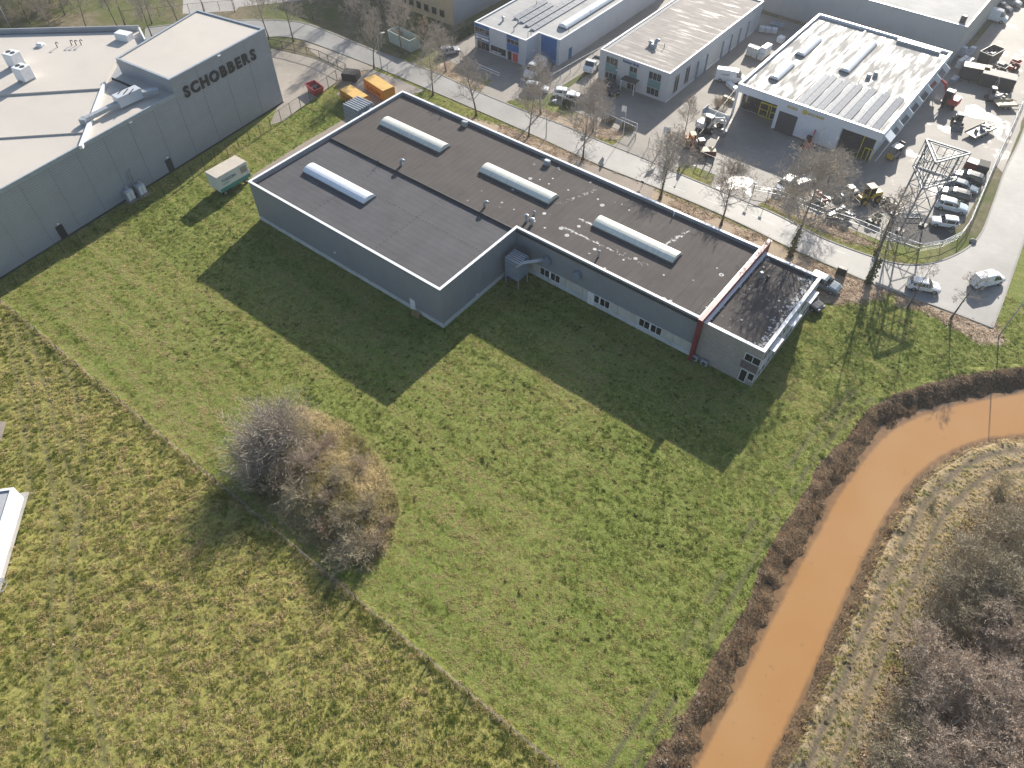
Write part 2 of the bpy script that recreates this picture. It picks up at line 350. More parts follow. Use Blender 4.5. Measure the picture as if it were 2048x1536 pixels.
def height(X, Y, lump=False):
    near = (X > -14) & (Y > -30) & (Y < 120); Z = np.zeros(X.shape)
    if near.any():
        x, y = X[near], Y[near]; d = water_d(x, y); r = side_right(x, y)
        wd = np.where(r, 1.6, 3.1) * (0.62 + 0.76 * fbm(x, y, 0.16, 3, 4))
        z = np.where(d < 0, WZ - 0.12 - np.minimum(-d, 1.5) * 0.4, (WZ - 0.12) * (1 - sstep(0, 1, d / wd)))
        z += np.where((d > 0.15) & (d < wd + 0.6), (fbm(x, y, 0.9, 9, 4) - 0.5) * 0.75, 0)
        Z[near] = z
    inm = inpoly(X, Y, MOUND); dm = dline(X, Y, np.vstack([MOUND, MOUND[:1]])); s = np.where(inm, dm, 0)
    Z += 1.5 * sstep(0, 4.5, s) * (0.45 + 1.1 * fbm(X, Y, 0.3, 21)) * (1 - .45 * sstep(-42, -32, X))
    fld = (Y < 45.5) & (X > -100) & (X < 3)
    Z += np.where(fld | ((Y < 78) & (X > -47) & (Y > 46)), (fbm(X, Y, 1.1, 40, 3) - 0.5) * np.where(Y < FENCE_Y, 0.22, 0.12) - 0.03, 0)
    Z += np.where(fld, (np.random.default_rng(99).random(X.shape) - .5) * np.where(Y < FENCE_Y, .20, .08), 0) if lump else 0
    Z += 0.08 * np.exp(-((Y - FENCE_Y) / 0.45) ** 2) * ((X > -97) & (X < 3))
    Z -= np.where((Y > 77.6) & (X < 12), 0.0, 0)
    return Z
def grid_axis(a, b, st): return np.linspace(a, b, int(round((b - a) / st)) + 1)
gx = np.concatenate([[-3000, -800, -300, -200, -150], grid_axis(-104, 40, 0.42), [60, 120, 300, 800, 3000]])
gy = np.concatenate([[-3000, -800, -300, -120, -60, -32], grid_axis(-18, 97, 0.42), [105, 130, 160, 220, 400, 1000, 3000]])
GX, GY = np.meshgrid(gx, gy, indexing='ij'); X = GX.ravel(); Y = GY.ravel(); Z = height(X, Y, True)
core = (X > -104.1) & (X < 40.1) & (Y > -18.1) & (Y < 97.1); Z[~core] = 0
# stop the creek sheet edge being seen: keep depth outside the fine part flat
n_x, n_y = len(gx), len(gy); idx = np.arange(n_x * n_y).reshape(n_x, n_y)
quads = np.stack([idx[:-1, :-1], idx[1:, :-1], idx[1:, 1:], idx[:-1, 1:]], -1).reshape(-1, 4)
gm = bpy.data.meshes.new('ground'); gm.vertices.add(len(X)); gm.vertices.foreach_set('co', np.stack([X, Y, Z], 1).ravel())
gm.loops.add(quads.size); gm.loops.foreach_set('vertex_index', quads.ravel()); gm.polygons.add(len(quads))
gm.polygons.foreach_set('loop_start', np.arange(0, quads.size, 4)); gm.polygons.foreach_set('loop_total', np.full(len(quads), 4))
gm.polygons.foreach_set('use_smooth', np.ones(len(quads), bool)); gm.update(calc_edges=True); gm.validate()
def zones(X, Y):
    d = np.full(X.shape, 99.0); r = np.zeros(X.shape, bool); nr = (X > -14) & (Y > -30) & (Y < 120)
    d[nr] = water_d(X[nr], Y[nr]); r[nr] = side_right(X[nr], Y[nr])
    rough = sstep(0.3, -0.8, Y - FENCE_Y) * (X < 2)
    leaf = np.zeros(X.shape)
    for pl in LEAF:
        ins = inpoly(X, Y, pl); dd = dline(X, Y, np.vstack([pl, pl[:1]])); leaf = np.maximum(leaf, np.where(ins, sstep(0, 1.2, dd) * 0.6 + 0.4, sstep(1.0, 0, dd) * 0.4))
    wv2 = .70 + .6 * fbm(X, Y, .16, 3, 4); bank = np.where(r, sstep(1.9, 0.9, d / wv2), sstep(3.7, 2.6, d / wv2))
    dry = np.where(r & (d < 40) & (d > -5), sstep(0.4, 1.6, d), 0); dry = np.maximum(dry, sstep(0.55, 0.1, np.abs(Y - FENCE_Y)) * .8 * (X > -97) * (X < 0.5))
    wood = np.zeros(X.shape); ins = inpoly(X, Y, WOOD); wood = np.where(ins, sstep(0, 2.5, dline(X, Y, np.vstack([WOOD, WOOD[:1]]))), 0)
    inm = inpoly(X, Y, MOUND); dm = dline(X, Y, np.vstack([MOUND, MOUND[:1]])); mound = np.where(inm, sstep(-0.2, 1.0, dm), sstep(0.6, 0, dm) * 0.5)
    # wheel tracks
    tr = np.zeros(X.shape)
    for off in (2.6, 4.6):
        tr = np.maximum(tr, np.where(r, np.exp(-((d - off - 0.6 * (fbm(X, Y, 0.12, 77) - 0.5)) / 0.38) ** 2), 0) * 0.95)
    for off in (4.1, 5.9): tr = np.maximum(tr, np.where(~r & (Y < 70), np.exp(-((d - off) / 0.25) ** 2) * 0.95 * (fbm(X, Y, 0.3, 5) > 0.42), 0))
    for line in TRACKS: tr = np.maximum(tr, np.exp(-(dline(X, Y, line) / 0.24) ** 2) * 0.85)
    worn = np.where((Y > 97.5) & (X < 1), 1.0, 0); worn = np.maximum(worn, sstep(3, 6, Y - 89) * (X < -100)); worn = np.maximum(worn, 1.0 * ((X < -103.9) & (Y > 20)) * ((Y > 71) | (X < -120)))
    pale = fbm(X, Y, 0.07, 61, 3)
    return dict(rough=rough, leaf=leaf, bank=bank, dry=dry, wood=wood, mound=mound, track=tr, worn=worn, pale=pale, wd=d)
TRACKS = [smooth_line(PP(p)) for p in (
    [(25, 640), (60, 760), (90, 900), (110, 1020), (105, 1150), (100, 1300), (90, 1536)], [(50, 640), (85, 760), (125, 900), (150, 1020), (140, 1150), (150, 1300), (190, 1420), (210, 1536)],
    [(110, 690), (150, 790), (165, 950), (155, 1100)], [(5, 640), (40, 800), (60, 1000)])]
ZN = zones(X, Y)
for nm, ks in (('zoneA', ('rough', 'leaf', 'bank', 'dry')), ('zoneB', ('wood', 'mound', 'track', 'worn'))):
    at = gm.attributes.new(nm, 'FLOAT_COLOR', 'POINT'); at.data.foreach_set('color', np.stack([ZN[k] for k in ks], 1).astype(np.float32).ravel())
def ground_mat():
    m, t, b = nt('ground_turf'); co = coords(t)
    A = N(t, 'Attribute', attribute_name='zoneA'); B = N(t, 'Attribute', attribute_name='zoneB')
    sa = N(t, 'SeparateColor'); t.links.new(A.outputs['Color'], sa.inputs[0]); sb = N(t, 'SeparateColor'); t.links.new(B.outputs['Color'], sb.inputs[0])
    nL = noise(t, co, 0.09, 5, 0.6); nM = noise(t, co, 0.9, 5, 0.65); nS = noise(t, co, 4.5, 4, 0.7); nX = noise(t, co, 16, 3, 0.7)
    stx = noise(t, coords(t, scale=(0.12, 1.4, 1), rot=(0, 0, R(8))), 1.0, 4, 0.6)
    g = ramp(t, nS, [(0.25, (0.055, 0.078, 0.017)), (0.5, (0.16, 0.19, 0.042)), (0.75, (0.34, 0.34, 0.11))])
    g = mixc(t, mapr(t, math_(t, 'ADD', math_(t, 'MULTIPLY', nM, 0.5), math_(t, 'MULTIPLY', stx, 0.5)), 0.45, 0.68, 0, 0.55), g, (0.36, 0.33, 0.13))
    g = mixc(t, mapr(t, nL, 0.4, 0.65, 0, 0.35), g, (0.13, 0.20, 0.034))
    ro = ramp(t, nS, [(0.25, (0.10, 0.105, 0.026)), (0.5, (0.27, 0.25, 0.075)), (0.78, (0.48, 0.41, 0.18))])
    ro = mixc(t, mapr(t, nM, 0.4, 0.7, 0, 0.5), ro, (0.20, 0.22, 0.05))
    c = mixc(t, sa.outputs[0], g, ro)
    lf = ramp(t, nX, [(0.3, (0.18, 0.135, 0.09)), (0.5, (0.42, 0.33, 0.24)), (0.7, (0.58, 0.47, 0.36))])
    lm = math_(t, 'MULTIPLY', sa.outputs[1], 1.0); lm = mapr(t, math_(t, 'ADD', lm, math_(t, 'MULTIPLY', math_(t, 'SUBTRACT', nM, 0.5), 1.2)), 0.35, 0.55)
    c = mixc(t, lm, c, lf)
    dr = ramp(t, nS, [(0.3, (0.16, 0.125, 0.07)), (0.55, (0.38, 0.295, 0.19)), (0.75, (0.50, 0.40, 0.27))])
    dr = mixc(t, mapr(t, nM, 0.5, 0.62, 0, 0.6), dr, (0.085, 0.115, 0.03))
    c = mixc(t, mapr(t, math_(t, 'ADD', A.outputs['Alpha'], math_(t, 'MULTIPLY', math_(t, 'SUBTRACT', nM, 0.5), 0.8)), 0.35, 0.65), c, dr)
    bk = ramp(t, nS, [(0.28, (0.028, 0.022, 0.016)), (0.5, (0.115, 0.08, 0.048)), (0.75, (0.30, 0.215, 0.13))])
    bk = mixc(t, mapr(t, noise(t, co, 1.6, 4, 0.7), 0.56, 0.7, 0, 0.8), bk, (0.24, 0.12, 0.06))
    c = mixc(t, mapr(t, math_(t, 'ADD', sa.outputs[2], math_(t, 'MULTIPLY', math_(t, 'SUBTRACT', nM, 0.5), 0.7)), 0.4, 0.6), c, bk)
    wf = ramp(t, nX, [(0.3, (0.09, 0.07, 0.045)), (0.7, (0.26, 0.20, 0.135))])
    c = mixc(t, sb.outputs[0], c, wf)
    md = ramp(t, nS, [(0.3, (0.12, 0.10, 0.05)), (0.55, (0.30, 0.23, 0.13)), (0.75, (0.45, 0.35, 0.21))])
    c = mixc(t, sb.outputs[1], c, md)
    c = mixc(t, math_(t, 'MULTIPLY', sb.outputs[2], 0.8), c, (0.095, 0.078, 0.06))
    wn_ = ramp(t, nM, [(0.35, (0.13, 0.11, 0.06)), (0.65, (0.22, 0.19, 0.13))]); wn_ = mixc(t, mapr(t, nL, 0.45, 0.6), wn_, (0.10, 0.12, 0.035))
    c = mixc(t, B.outputs['Alpha'], c, wn_)
    t.links.new(c, b.inputs['Base Color']); b.inputs['Roughness'].default_value = 0.9; b.inputs['Specular IOR Level'].default_value = 0.15
    h = math_(t, 'ADD', math_(t, 'MULTIPLY', nS, 0.7), math_(t, 'MULTIPLY', nX, 0.3)); bump(t, b, h, 0.9, 0.12); return m
gm.materials.append(ground_mat())
go = bpy.data.objects.new('ground', gm); COL.objects.link(go); go['kind'] = 'structure'
def struct(name, mb, m): o = mb.build(name, m); o['kind'] = 'structure'; return o
# water
def water_mat():
    m, t, b = nt('muddy_water'); co = coords(t)
    c = ramp(t, noise(t, co, 0.10, 3, 0.5), [(0.3, (0.385, 0.20, 0.07)), (0.7, (0.41, 0.24, 0.105))])
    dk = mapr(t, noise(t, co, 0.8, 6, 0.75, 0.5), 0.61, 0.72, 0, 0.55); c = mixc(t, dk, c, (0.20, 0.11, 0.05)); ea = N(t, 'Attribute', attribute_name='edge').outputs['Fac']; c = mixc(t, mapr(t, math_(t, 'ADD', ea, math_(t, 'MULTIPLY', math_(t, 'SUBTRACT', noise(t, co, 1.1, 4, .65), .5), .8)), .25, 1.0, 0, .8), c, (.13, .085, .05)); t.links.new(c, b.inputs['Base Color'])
    b.inputs['Roughness'].default_value = 0.06; b.inputs['Specular IOR Level'].default_value = 0.6; bump(t, b, noise(t, coords(t, scale=(1.6, .6, 1)), 1.6, 4, .6), 0.10, 0.03); return m
wv = [(p[0], p[1], WZ) for p in CL] + [(p[0], p[1], WZ) for p in CR]
# a strip mesh that runs on under the banks; 'edge' marks the margin coloured darker brown
def resample(L, n):
    d = np.concatenate([[0], np.cumsum(np.linalg.norm(np.diff(L, axis=0), axis=1))]); q = np.linspace(0, d[-1], n); return np.stack([np.interp(q, d, L[:, 0]), np.interp(q, d, L[:, 1])], 1)
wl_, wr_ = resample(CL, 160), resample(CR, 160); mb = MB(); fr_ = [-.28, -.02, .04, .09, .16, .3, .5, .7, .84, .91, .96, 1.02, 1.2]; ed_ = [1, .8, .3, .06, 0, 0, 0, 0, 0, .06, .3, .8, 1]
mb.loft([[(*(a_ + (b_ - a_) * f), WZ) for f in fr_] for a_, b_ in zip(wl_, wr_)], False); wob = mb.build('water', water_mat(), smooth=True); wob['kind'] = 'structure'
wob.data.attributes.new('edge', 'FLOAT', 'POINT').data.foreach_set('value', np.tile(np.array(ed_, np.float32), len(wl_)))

# paved sheets
def sheet(name, px, m, z, world=False):
    poly = px if world else PP(px); return struct(name, MB().prism(poly, z - 0.03, z, bottom=False), m)
NEAR = [(290, 92), (420, 84), (538, 74), (571, 74), (606, 80), (653, 96), (764, 139), (839, 171), (986, 234), (1100, 285), (1200, 331), (1300, 370), (1400, 411), (1493, 453), (1600, 505), (1745, 567), (1815, 592), (1900, 623), (1985, 656)]
FAR = [(290, 56), (400, 44), (520, 40), (600, 45), (660, 65), (740, 98), (800, 119), (880, 149), (950, 181), (1060, 226), (1120, 248), (1200, 282), (1290, 318), (1335, 338), (1450, 386), (1548, 427), (1640, 474), (1740, 512), (1800, 528), (1860, 527), (1920, 505), (1960, 470), (1985, 410), (2010, 340), (2035, 290), (2060, 225), (2085, 140)]
RIGHT = [(1985, 656), (2010, 590), (2048, 480), (2090, 350), (2130, 240)]
nearw = smooth_line(PP(NEAR), 6); farw = smooth_line(PP(FAR), 6); rightw = smooth_line(PP(RIGHT), 5)
sheet('road', list(nearw) + list(rightw[1:]) + list(farw[::-1]), asphalt, 0.035, True)
def ribbon(name, line, w0, z0, z1, m):
    L = [np.array(p[:2], float) for p in line]; mb = MB(); l = []; r = []
    for i, p in enumerate(L):
        d = L[min(i + 1, len(L) - 1)] - L[max(i - 1, 0)]; d /= np.linalg.norm(d) + 1e-9; n = np.array([-d[1], d[0]]); l.append(p + n * w0 / 2); r.append(p - n * w0 / 2)
    rings = [[(*a, z0), (*a, z1), (*b, z1), (*b, z0)] for a, b in zip(l, r)]; mb.loft(rings, True, True); return struct(name, mb, m)
ribbon('kerb', nearw, 0.22, -0.05, 0.10, kerb_m); ribbon('kerb', farw, 0.22, -0.05, 0.10, kerb_m); ribbon('kerb', rightw, 0.2, -0.05, 0.10, kerb_m)
# lane dashes
for a, b in [((1335, 372), (1370, 384)), ((1408, 398), (1440, 410)), ((1503, 430), (1548, 450)), ((1560, 463), (1575, 470)), ((1605, 478), (1620, 484)), ((1668, 500), (1690, 508))]:
    p, q = P(*a), P(*b); d = (q - p); n = Vector((-d.y, d.x, 0)).normalized() * 0.07
    struct('lane_marking', MB().prism([p + n, q + n, q - n, p - n], 0.036, 0.041, False), mark_m)
sheet('yard_paving', [(541, 97), (640, 119), (700, 147), (676, 162), (600, 217), (566, 243), (540, 250), (560, 200)], yard_sand, 0.03)
sheet('driveway', [(606, 82), (653, 98), (755, 137), (705, 146), (640, 116), (624, 104)], yard_sand, 0.022)
sheet('hall_path', [(498, 372), (505, 350), (600, 290), (690, 238), (720, 212), (740, 190), (800, 187), (790, 220), (640, 310), (520, 385)], path_conc, 0.02)
sheet('container_yard', [(672, 188), (742, 138), (800, 160), (850, 182), (800, 195), (760, 195), (700, 205)], yard_brown, 0.03)
sheet('hall_driveway', [(1145, 318), (1200, 335), (1310, 376), (1300, 400), (1210, 388), (1160, 360)], path_conc, 0.02)
sheet('yard_paving', [(-96, 99.5), (-71, 98.0), (-69.5, 150), (-98, 150)], yard_brown, 0.03, True)
sheet('yard_paving', [(-69.5, 99.4), (-45, 98.8), (-45, 154), (-69.5, 154)], yard_brown, 0.028, True)
sheet('yard_paving', [(-45, 97.5), (-10, 97.8), (-3, 102), (-1.8, 110), (-2.6, 150), (3, 210), (-17, 210), (-17, 160), (-45, 155)], yard_grey, 0.03, True)
sheet('driveway', [(1010, 205), (1060, 190), (1048, 175), (985, 160), (960, 182), (1000, 203)], yard_brown, 0.024)
sheet('driveway', [(1225, 292), (1300, 322), (1350, 343), (1370, 325), (1330, 270), (1270, 255)], yard_brown, 0.024)
sheet('driveway', [(1420, 374), (1510, 412), (1548, 395), (1480, 345), (1430, 350)], yard_grey, 0.024)
sheet('gravel_patch', [(1760, 470), (1790, 425), (1850, 430), (1900, 465), (1905, 480), (1860, 490), (1800, 488)], gravel_dark, 0.045)
sheet('car_park', [(365, 28), (368, -40), (470, -60), (700, -40), (655, -5), (478, 14), (470, 22)], gravel_light, 0.02)
sheet('driveway', [(1960, 300), (1985, 180), (2010, 190), (2048, 200), (2040, 260), (2005, 345)], yard_grey, 0.02)
for px in ([(1932, 212), (1950, 210), (1965, 218), (1990, 232), (2003, 240), (1995, 246), (1970, 240), (1945, 236), (1930, 228)], [(1986, 258), (1998, 252), (2005, 262), (1998, 275), (1988, 270)], [(2010, 262), (2018, 256), (2024, 268), (2014, 276)], [(1448, 365), (1470, 352), (1505, 360), (1495, 375), (1470, 372)]):
    w_ = PP(px); c = sum((Vector(q) for q in w_), Vector((0, 0))) / len(w_)
    struct('puddle', MB().prism(smooth_line([*w_, w_[0]], 4)[:-1], 0.041, 0.047, False), puddle_m)

# ------------------------------------------------------------ building helpers (world coordinates)
def wbox(mb, axis, pl, a0, a1, z0, z1, t0, t1):      # a slab on a facade: t0..t1 outward of the plane
    if axis == 'S': return mb.bb(a0, a1, pl - t1, pl - t0, z0, z1)
    if axis == 'N': return mb.bb(a0, a1, pl + t0, pl + t1, z0, z1)
    if axis == 'E': return mb.bb(pl + t0, pl + t1, a0, a1, z0, z1)
    return mb.bb(pl - t1, pl - t0, a0, a1, z0, z1)
def win(par, axis, pl, a0, a1, z0, z1, n=1, fm=None, gm_=None, fw=0.07, name='window', rows=1):
    fm = fm or white_paint; gm_ = gm_ or glassm; mb = MB(); a0, a1 = min(a0, a1), max(a0, a1)
    wbox(mb, axis, pl, a0, a1, z0, z0 + fw, 0.004, 0.07); wbox(mb, axis, pl, a0, a1, z1 - fw, z1, 0.004, 0.07)
    st = (a1 - a0 - fw) / n
    for k in range(n + 1): wbox(mb, axis, pl, a0 + k * st, a0 + k * st + fw, z0 + fw, z1 - fw, 0.004, 0.068)
    f = mb.build(name, fm, par, True)
    for k in range(n):
        for j in range(rows):
            zz0 = z0 + fw + (z1 - z0 - 2 * fw) * j / rows; zz1 = z0 + fw + (z1 - z0 - 2 * fw) * (j + 1) / rows - (0.03 if j < rows - 1 else 0)
            p = wbox(MB(), axis, pl, a0 + k * st + fw, a0 + (k + 1) * st, zz0, zz1, 0.006, 0.03)
            inv = XF[par.name].inverted(); p.v = [tuple(inv @ Vector(q)) for q in p.v]; p.build('pane', gm_, f)
    return f
def slab(par, name, axis, pl, a0, a1, z0, z1, m, t=0.05, t0=0.004, **k): return wbox(MB(), axis, pl, min(a0, a1), max(a0, a1), z0, z1, t0, t).build(name, m, par, True, **k)
def ribbed(par, axis, pl, a0, a1, z0, z1, m, pitch=0.3, dep=0.045):
    n = int((a1 - a0) / pitch); st = (a1 - a0) / n; pr = []
    for k in range(n):
        x = a0 + k * st; pr += [(x, 0.01), (x + st * 0.45, 0.01), (x + st * 0.55, dep), (x + st * 0.9, dep)]
    pr.append((a1, 0.01)); sg = -1 if axis in 'SW' else 1
    mk = (lambda a, o, z: (a, pl + sg * o, z)) if axis in 'SN' else (lambda a, o, z: (pl + sg * o, a, z))
    mb = MB(); mb.add([mk(a, o, z0) for a, o in pr] + [mk(a, o, z1) for a, o in pr], [(i, i + 1, len(pr) + i + 1, len(pr) + i) for i in range(len(pr) - 1)])
    return mb.build('ribbed_cladding', m, par, True)
def parapet(par, poly, z0, z1, w_, m, cap=None, name='parapet'):   # a ring wall along a polygon (outside edge given, ccw)
    mb = MB(); n = len(poly); c = sum((Vector(p[:2]) for p in poly), Vector((0, 0))) / n; ins = []
    ar = sum(poly[i][0] * poly[(i + 1) % n][1] - poly[(i + 1) % n][0] * poly[i][1] for i in range(n)); sg = 1 if ar > 0 else -1
    for i in range(n):
        a, b, d = Vector(poly[i - 1][:2]), Vector(poly[i][:2]), Vector(poly[(i + 1) % n][:2])
        e1 = (b - a).normalized(); e2 = (d - b).normalized(); n1 = Vector((-e1.y, e1.x)) * sg; n2 = Vector((-e2.y, e2.x)) * sg
        bis = (n1 + n2); bis = bis / max(0.2, (1 + n1.dot(n2))); ins.append(b + bis * w_)
    vs = [(p[0], p[1], z0) for p in poly] + [(p[0], p[1], z1) for p in poly] + [(p.x, p.y, z1) for p in ins] + [(p.x, p.y, z0) for p in ins]
    fs = []
    for k in range(3):
        for i in range(n): j = (i + 1) % n; fs.append((k * n + i, k * n + j, (k + 1) * n + j, (k + 1) * n + i))
    mb.add(vs, fs); return mb.build(name, m, par, True, fix=True)
def grid_roof(par, x0, x1, y0, y1, z, m, fn, step=0.4, name='roof'):
    xs = np.linspace(x0, x1, int((x1 - x0) / step) + 2); ys = np.linspace(y0, y1, int((y1 - y0) / step) + 2); A, B = np.meshgrid(xs, ys, indexing='ij')
    a, b = A.ravel(), B.ravel(); ny = len(ys); mb = MB(); mb.v = [(p, q, z) for p, q in zip(a, b)]
    mb.f = [(i * ny + j, (i + 1) * ny + j, (i + 1) * ny + j + 1, i * ny + j + 1) for i in range(len(xs) - 1) for j in range(ny - 1)]
    o = mb.build(name, m, par, True); at = o.data.attributes.new('stain', 'FLOAT', 'POINT'); at.data.foreach_set('value', fn(a, b).astype(np.float32)); return o
def barrel(par, ax, ay, bx, by, wid, z, npan, pmat, rise=0.62, curb=0.22):
    a = Vector((ax, ay, 0)); b = Vector((bx, by, 0)); d = b - a; L = d.length; ang = math.atan2(d.y, d.x)
    root = MB().box(((a + b) / 2 + Vector((0, 0, z + curb / 2))).to_tuple(), (L + 0.16, wid + 0.16, curb), ang).build('rooflight', pm('rooflight_curb', (0.13, 0.13, 0.135), 0.7), par, True)
    ul = d.normalized(); vl = Vector((-ul.y, ul.x, 0)); inv = XF[par.name].inverted()
    def ring(t, sc=1.0, e=0): return [inv @ (a + ul * t + vl * (math.cos(math.pi * k / 10) * wid / 2 * sc) + Vector((0, 0, z + curb + math.sin(math.pi * k / 10) * rise * sc + e))) for k in range(11)]
    for k in range(npan):
        t0, t1 = L * k / npan + 0.015, L * (k + 1) / npan - 0.015; mb = MB(); mb.loft([ring(t0), ring(t1)], False)
        mb.add(ring(t0), [tuple(range(11))]); mb.add(ring(t1), [tuple(range(10, -1, -1))]); mb.build('rooflight_pane', pmat, root, smooth=False)
    mb = MB()
    for k in range(1, npan): mb.loft([ring(L * k / npan - 0.03, 1.0, 0.012), ring(L * k / npan + 0.03, 1.0, 0.012)], False)
    mb.build('rooflight_bars', trim, root); return root
def gooseneck(par, x, y, z, r=0.16, h=1.0, m=None, yaw=0.0):
    dx, dy = math.cos(yaw), math.sin(yaw); pts = [(x, y, z), (x, y, z + h * 0.75)]
    for k in range(1, 7): t = math.pi * k / 7; pts.append((x + dx * 0.28 * (1 - math.cos(t)), y + dy * 0.28 * (1 - math.cos(t)), z + h * 0.75 + 0.28 * math.sin(t)))
    return MB().path(pts, r, 10).build('vent_pipe', m or galv, par, True, smooth=True)
def cowl(par, x, y, z, r=0.25, h=0.8, m=None):
    mb = MB(); mb.tube((x, y, z), (x, y, z + h), r * 0.7, r * 0.65, 10); mb.tube((x, y, z + h), (x, y, z + h + 0.18), r, r, 12); mb.tube((x, y, z + h + 0.18), (x, y, z + h + 0.3), r, r * 0.3, 12)
    return mb.build('roof_cowl', m or galv, par, True)
def text(par, s, size, depth, m, origin, xdir, updir, name='lettering', bold=0.0, each=False, world=True, space=1.0):
    X_ = Vector(xdir).normalized(); U = Vector(updir).normalized(); Nn = X_.cross(U); O = Vector(origin); outs = []; cur = 0.0
    for ch in (s if each else [s]):
        cu = bpy.data.curves.new('t', 'FONT'); cu.body = ch; cu.size = size; cu.extrude = depth / 2; cu.offset = bold; cu.resolution_u = 3; cu.space_character = space
        ob = bpy.data.objects.new('t', cu); COL.objects.link(ob); bpy.context.view_layer.update()
        me = bpy.data.meshes.new_from_object(ob.evaluated_get(bpy.context.evaluated_depsgraph_get())); bpy.data.objects.remove(ob)
        inv = XF[par.name].inverted() if world else Matrix.Identity(4)
        xs = [v.co.x for v in me.vertices] or [0]
        for v in me.vertices: v.co = inv @ (O + X_ * (v.co.x + cur) + U * v.co.y + Nn * (v.co.z + depth / 2 + 0.02))
        cur += max(xs) + size * 0.13 * space
        me.materials.clear(); me.materials.append(m); me.name = name; o = bpy.data.objects.new(name, me); COL.objects.link(o); o.parent = par; outs.append(o)
    return outs

# ------------------------------------------------------------ the long grey hall
HX0, HX1, HXM, HY0, HYM, HY1 = -83.4, -20.2, -47.5, 46.4, 61.6, 77.7
hall = thing('factory_hall', 'long dark grey ribbed hall with flat dark roof, barrel rooflights and red dividing wall', 'building', (HX0, HY0, 0))
outline = [(HX0, HY0), (HXM, HY0), (HXM, HYM), (HX1, HYM), (HX1, HY1), (HX0, HY1)]
mb = MB(); mb.prism([(HX0 + .02, HY0 + .02), (HXM - .02, HY0 + .02), (HXM - .02, HYM + .02), (HX1, HYM + .02), (HX1, HY1 - .02), (HX0 + .02, HY1 - .02)], 0, 5.6); mb.build('wall', clad, hall, True)
for ax, pl, a0, a1, z0 in (('S', HY0, HX0, HXM, 0.75), ('E', HXM, HY0, HYM, 0.75), ('S', HYM, HXM, HX1, 2.15), ('W', HX0, HY0, HY1, 0.75)): ribbed(hall, ax, pl, a0, a1, z0, 6.42, clad)
slab(hall, 'plinth', 'S', HY0, HX0, HXM, 0, 0.74, plinth_m, 0.06); slab(hall, 'plinth', 'E', HXM, HY0, HYM - 0.1, 0, 0.74, plinth_m, 0.06)
xs = np.linspace(HXM + 0.06, HX1 - 0.02, 11)
pmesh = {}
for k in range(10):
    slab(hall, 'concrete_panel', 'S', HYM, xs[k] + 0.02, xs[k + 1] - 0.02, 0.76, 2.13, concrete, 0.05); slab(hall, 'concrete_panel', 'S', HYM, xs[k] + 0.02, xs[k + 1] - 0.02, 0.0, 0.74, plinth_m, 0.07)
parapet(hall, outline, 5.6, 6.5, 0.32, clad); 
def cap_ring(par, poly, z, w_, m=trim): return parapet(par, poly, z, z + 0.07, w_, m, name='roof_trim')
cap_ring(hall, [(p[0] + (-.08 if p[0] < -60 else .08), p[1] + (-.08 if p[1] < 70 else .08)) for p in outline[:2]] + [(HXM + .08, HYM - .08), (HX1 + .02, HYM - .08), (HX1 + .02, HY1 + .08), (HX0 - .08, HY1 + .08)], 6.505, 0.36)
mb = MB(); mb.prism([(HX0 + .3, HY0 + .3), (HXM - .3, HY0 + .3), (HXM - .3, HYM - 0.02), (HX0 + .3, HYM - 0.02)], 5.605, 5.85, False); mb.build('roof', roof_dark, hall, True)
def st_north(a, b):
    s = sstep(-62, -44, a) * 0.6 + 0.05 * (a > -75); s = s + 0.55 * np.exp(-((b - HYM - 1.6) / 1.2) ** 2) * sstep(-60, -30, a) * 0
    for (ax, ay), (bx, by) in [((-44.2, 75.5), (-46.5, 69.5)), ((-29.6, 75.7), (-31.0, 69.0)), ((-31, 69.0), (-43, 68.6)), ((-43, 65.9), (-30.5, 66.2)), ((-49, 71.6), (-57, 71.5))]:
        s = s + 0.6 * np.exp(-(dline(a, b, np.array([(ax, ay), (bx, by)])) / 0.24) ** 2) * sstep(-60, -40, a)
    return np.clip(s, 0, 1.3)
grid_roof(hall, HX0 + .3, HX1 - .3, HYM, HY1 - .3, 6.08, roof_brown, st_north)
MB().bb(HX0 + .3, HX1 - .3, HYM - 0.16, HYM + 0.05, 5.855, 6.16).build('roof_step', pm('step_felt', (0.045, 0.043, 0.045), 0.7), hall, True)
for (a, b), z, n, m in ((((768, 242), (891, 296)), 6.08, 14, poly_sky), (((968, 335), (1108, 398)), 6.08, 14, poly_sky), (((1194, 441), (1355, 515)), 6.08, 14, poly_sky), (((616, 336), (741, 397)), 5.85, 14, poly_new)):
    p, q = P(*a, z + 0.3), P(*b, z + 0.3); ym = (p.y + q.y) / 2; barrel(hall, p.x, ym, q.x, ym, 2.3, z, n, m)
for px, h, r in (((802, 332), 1.0, 0.2), ((969, 415), 0.95, 0.18)): p = P(*px, 6.1); gooseneck(hall, p.x, p.y, 6.08, r, h, galv, 0.6)
p = P(757, 330, 5.85); MB().tube((p.x, p.y, 5.85), (p.x, p.y, 6.5), 0.06, 0.06).tube((p.x, p.y, 6.5), (p.x, p.y, 6.62), 0.11, 0.11).build('vent_pipe', dark_metal, hall, True)
for px, r, h in (((1053, 443), 0.3, 0.9), ((1064, 449), 0.34, 0.8), ((1068, 430), 0.2, 0.45), ((1197, 513), 0.2, 0.75)): p = P(*px, 6.1); cowl(hall, p.x, p.y, 6.08, r, h)
for px in ((929, 247), (1094, 325)):
    p = P(*px, 6.4); p.y = min(p.y, HY1 - 0.75); MB().bev((p.x, p.y, 6.45), (0.9, 0.7, 0.74), 0.1).tube((p.x + 0.6, p.y - .1, 6.1), (p.x + 0.6, p.y - .1, 6.8), 0.06).build('roof_fan', galv, hall, True)
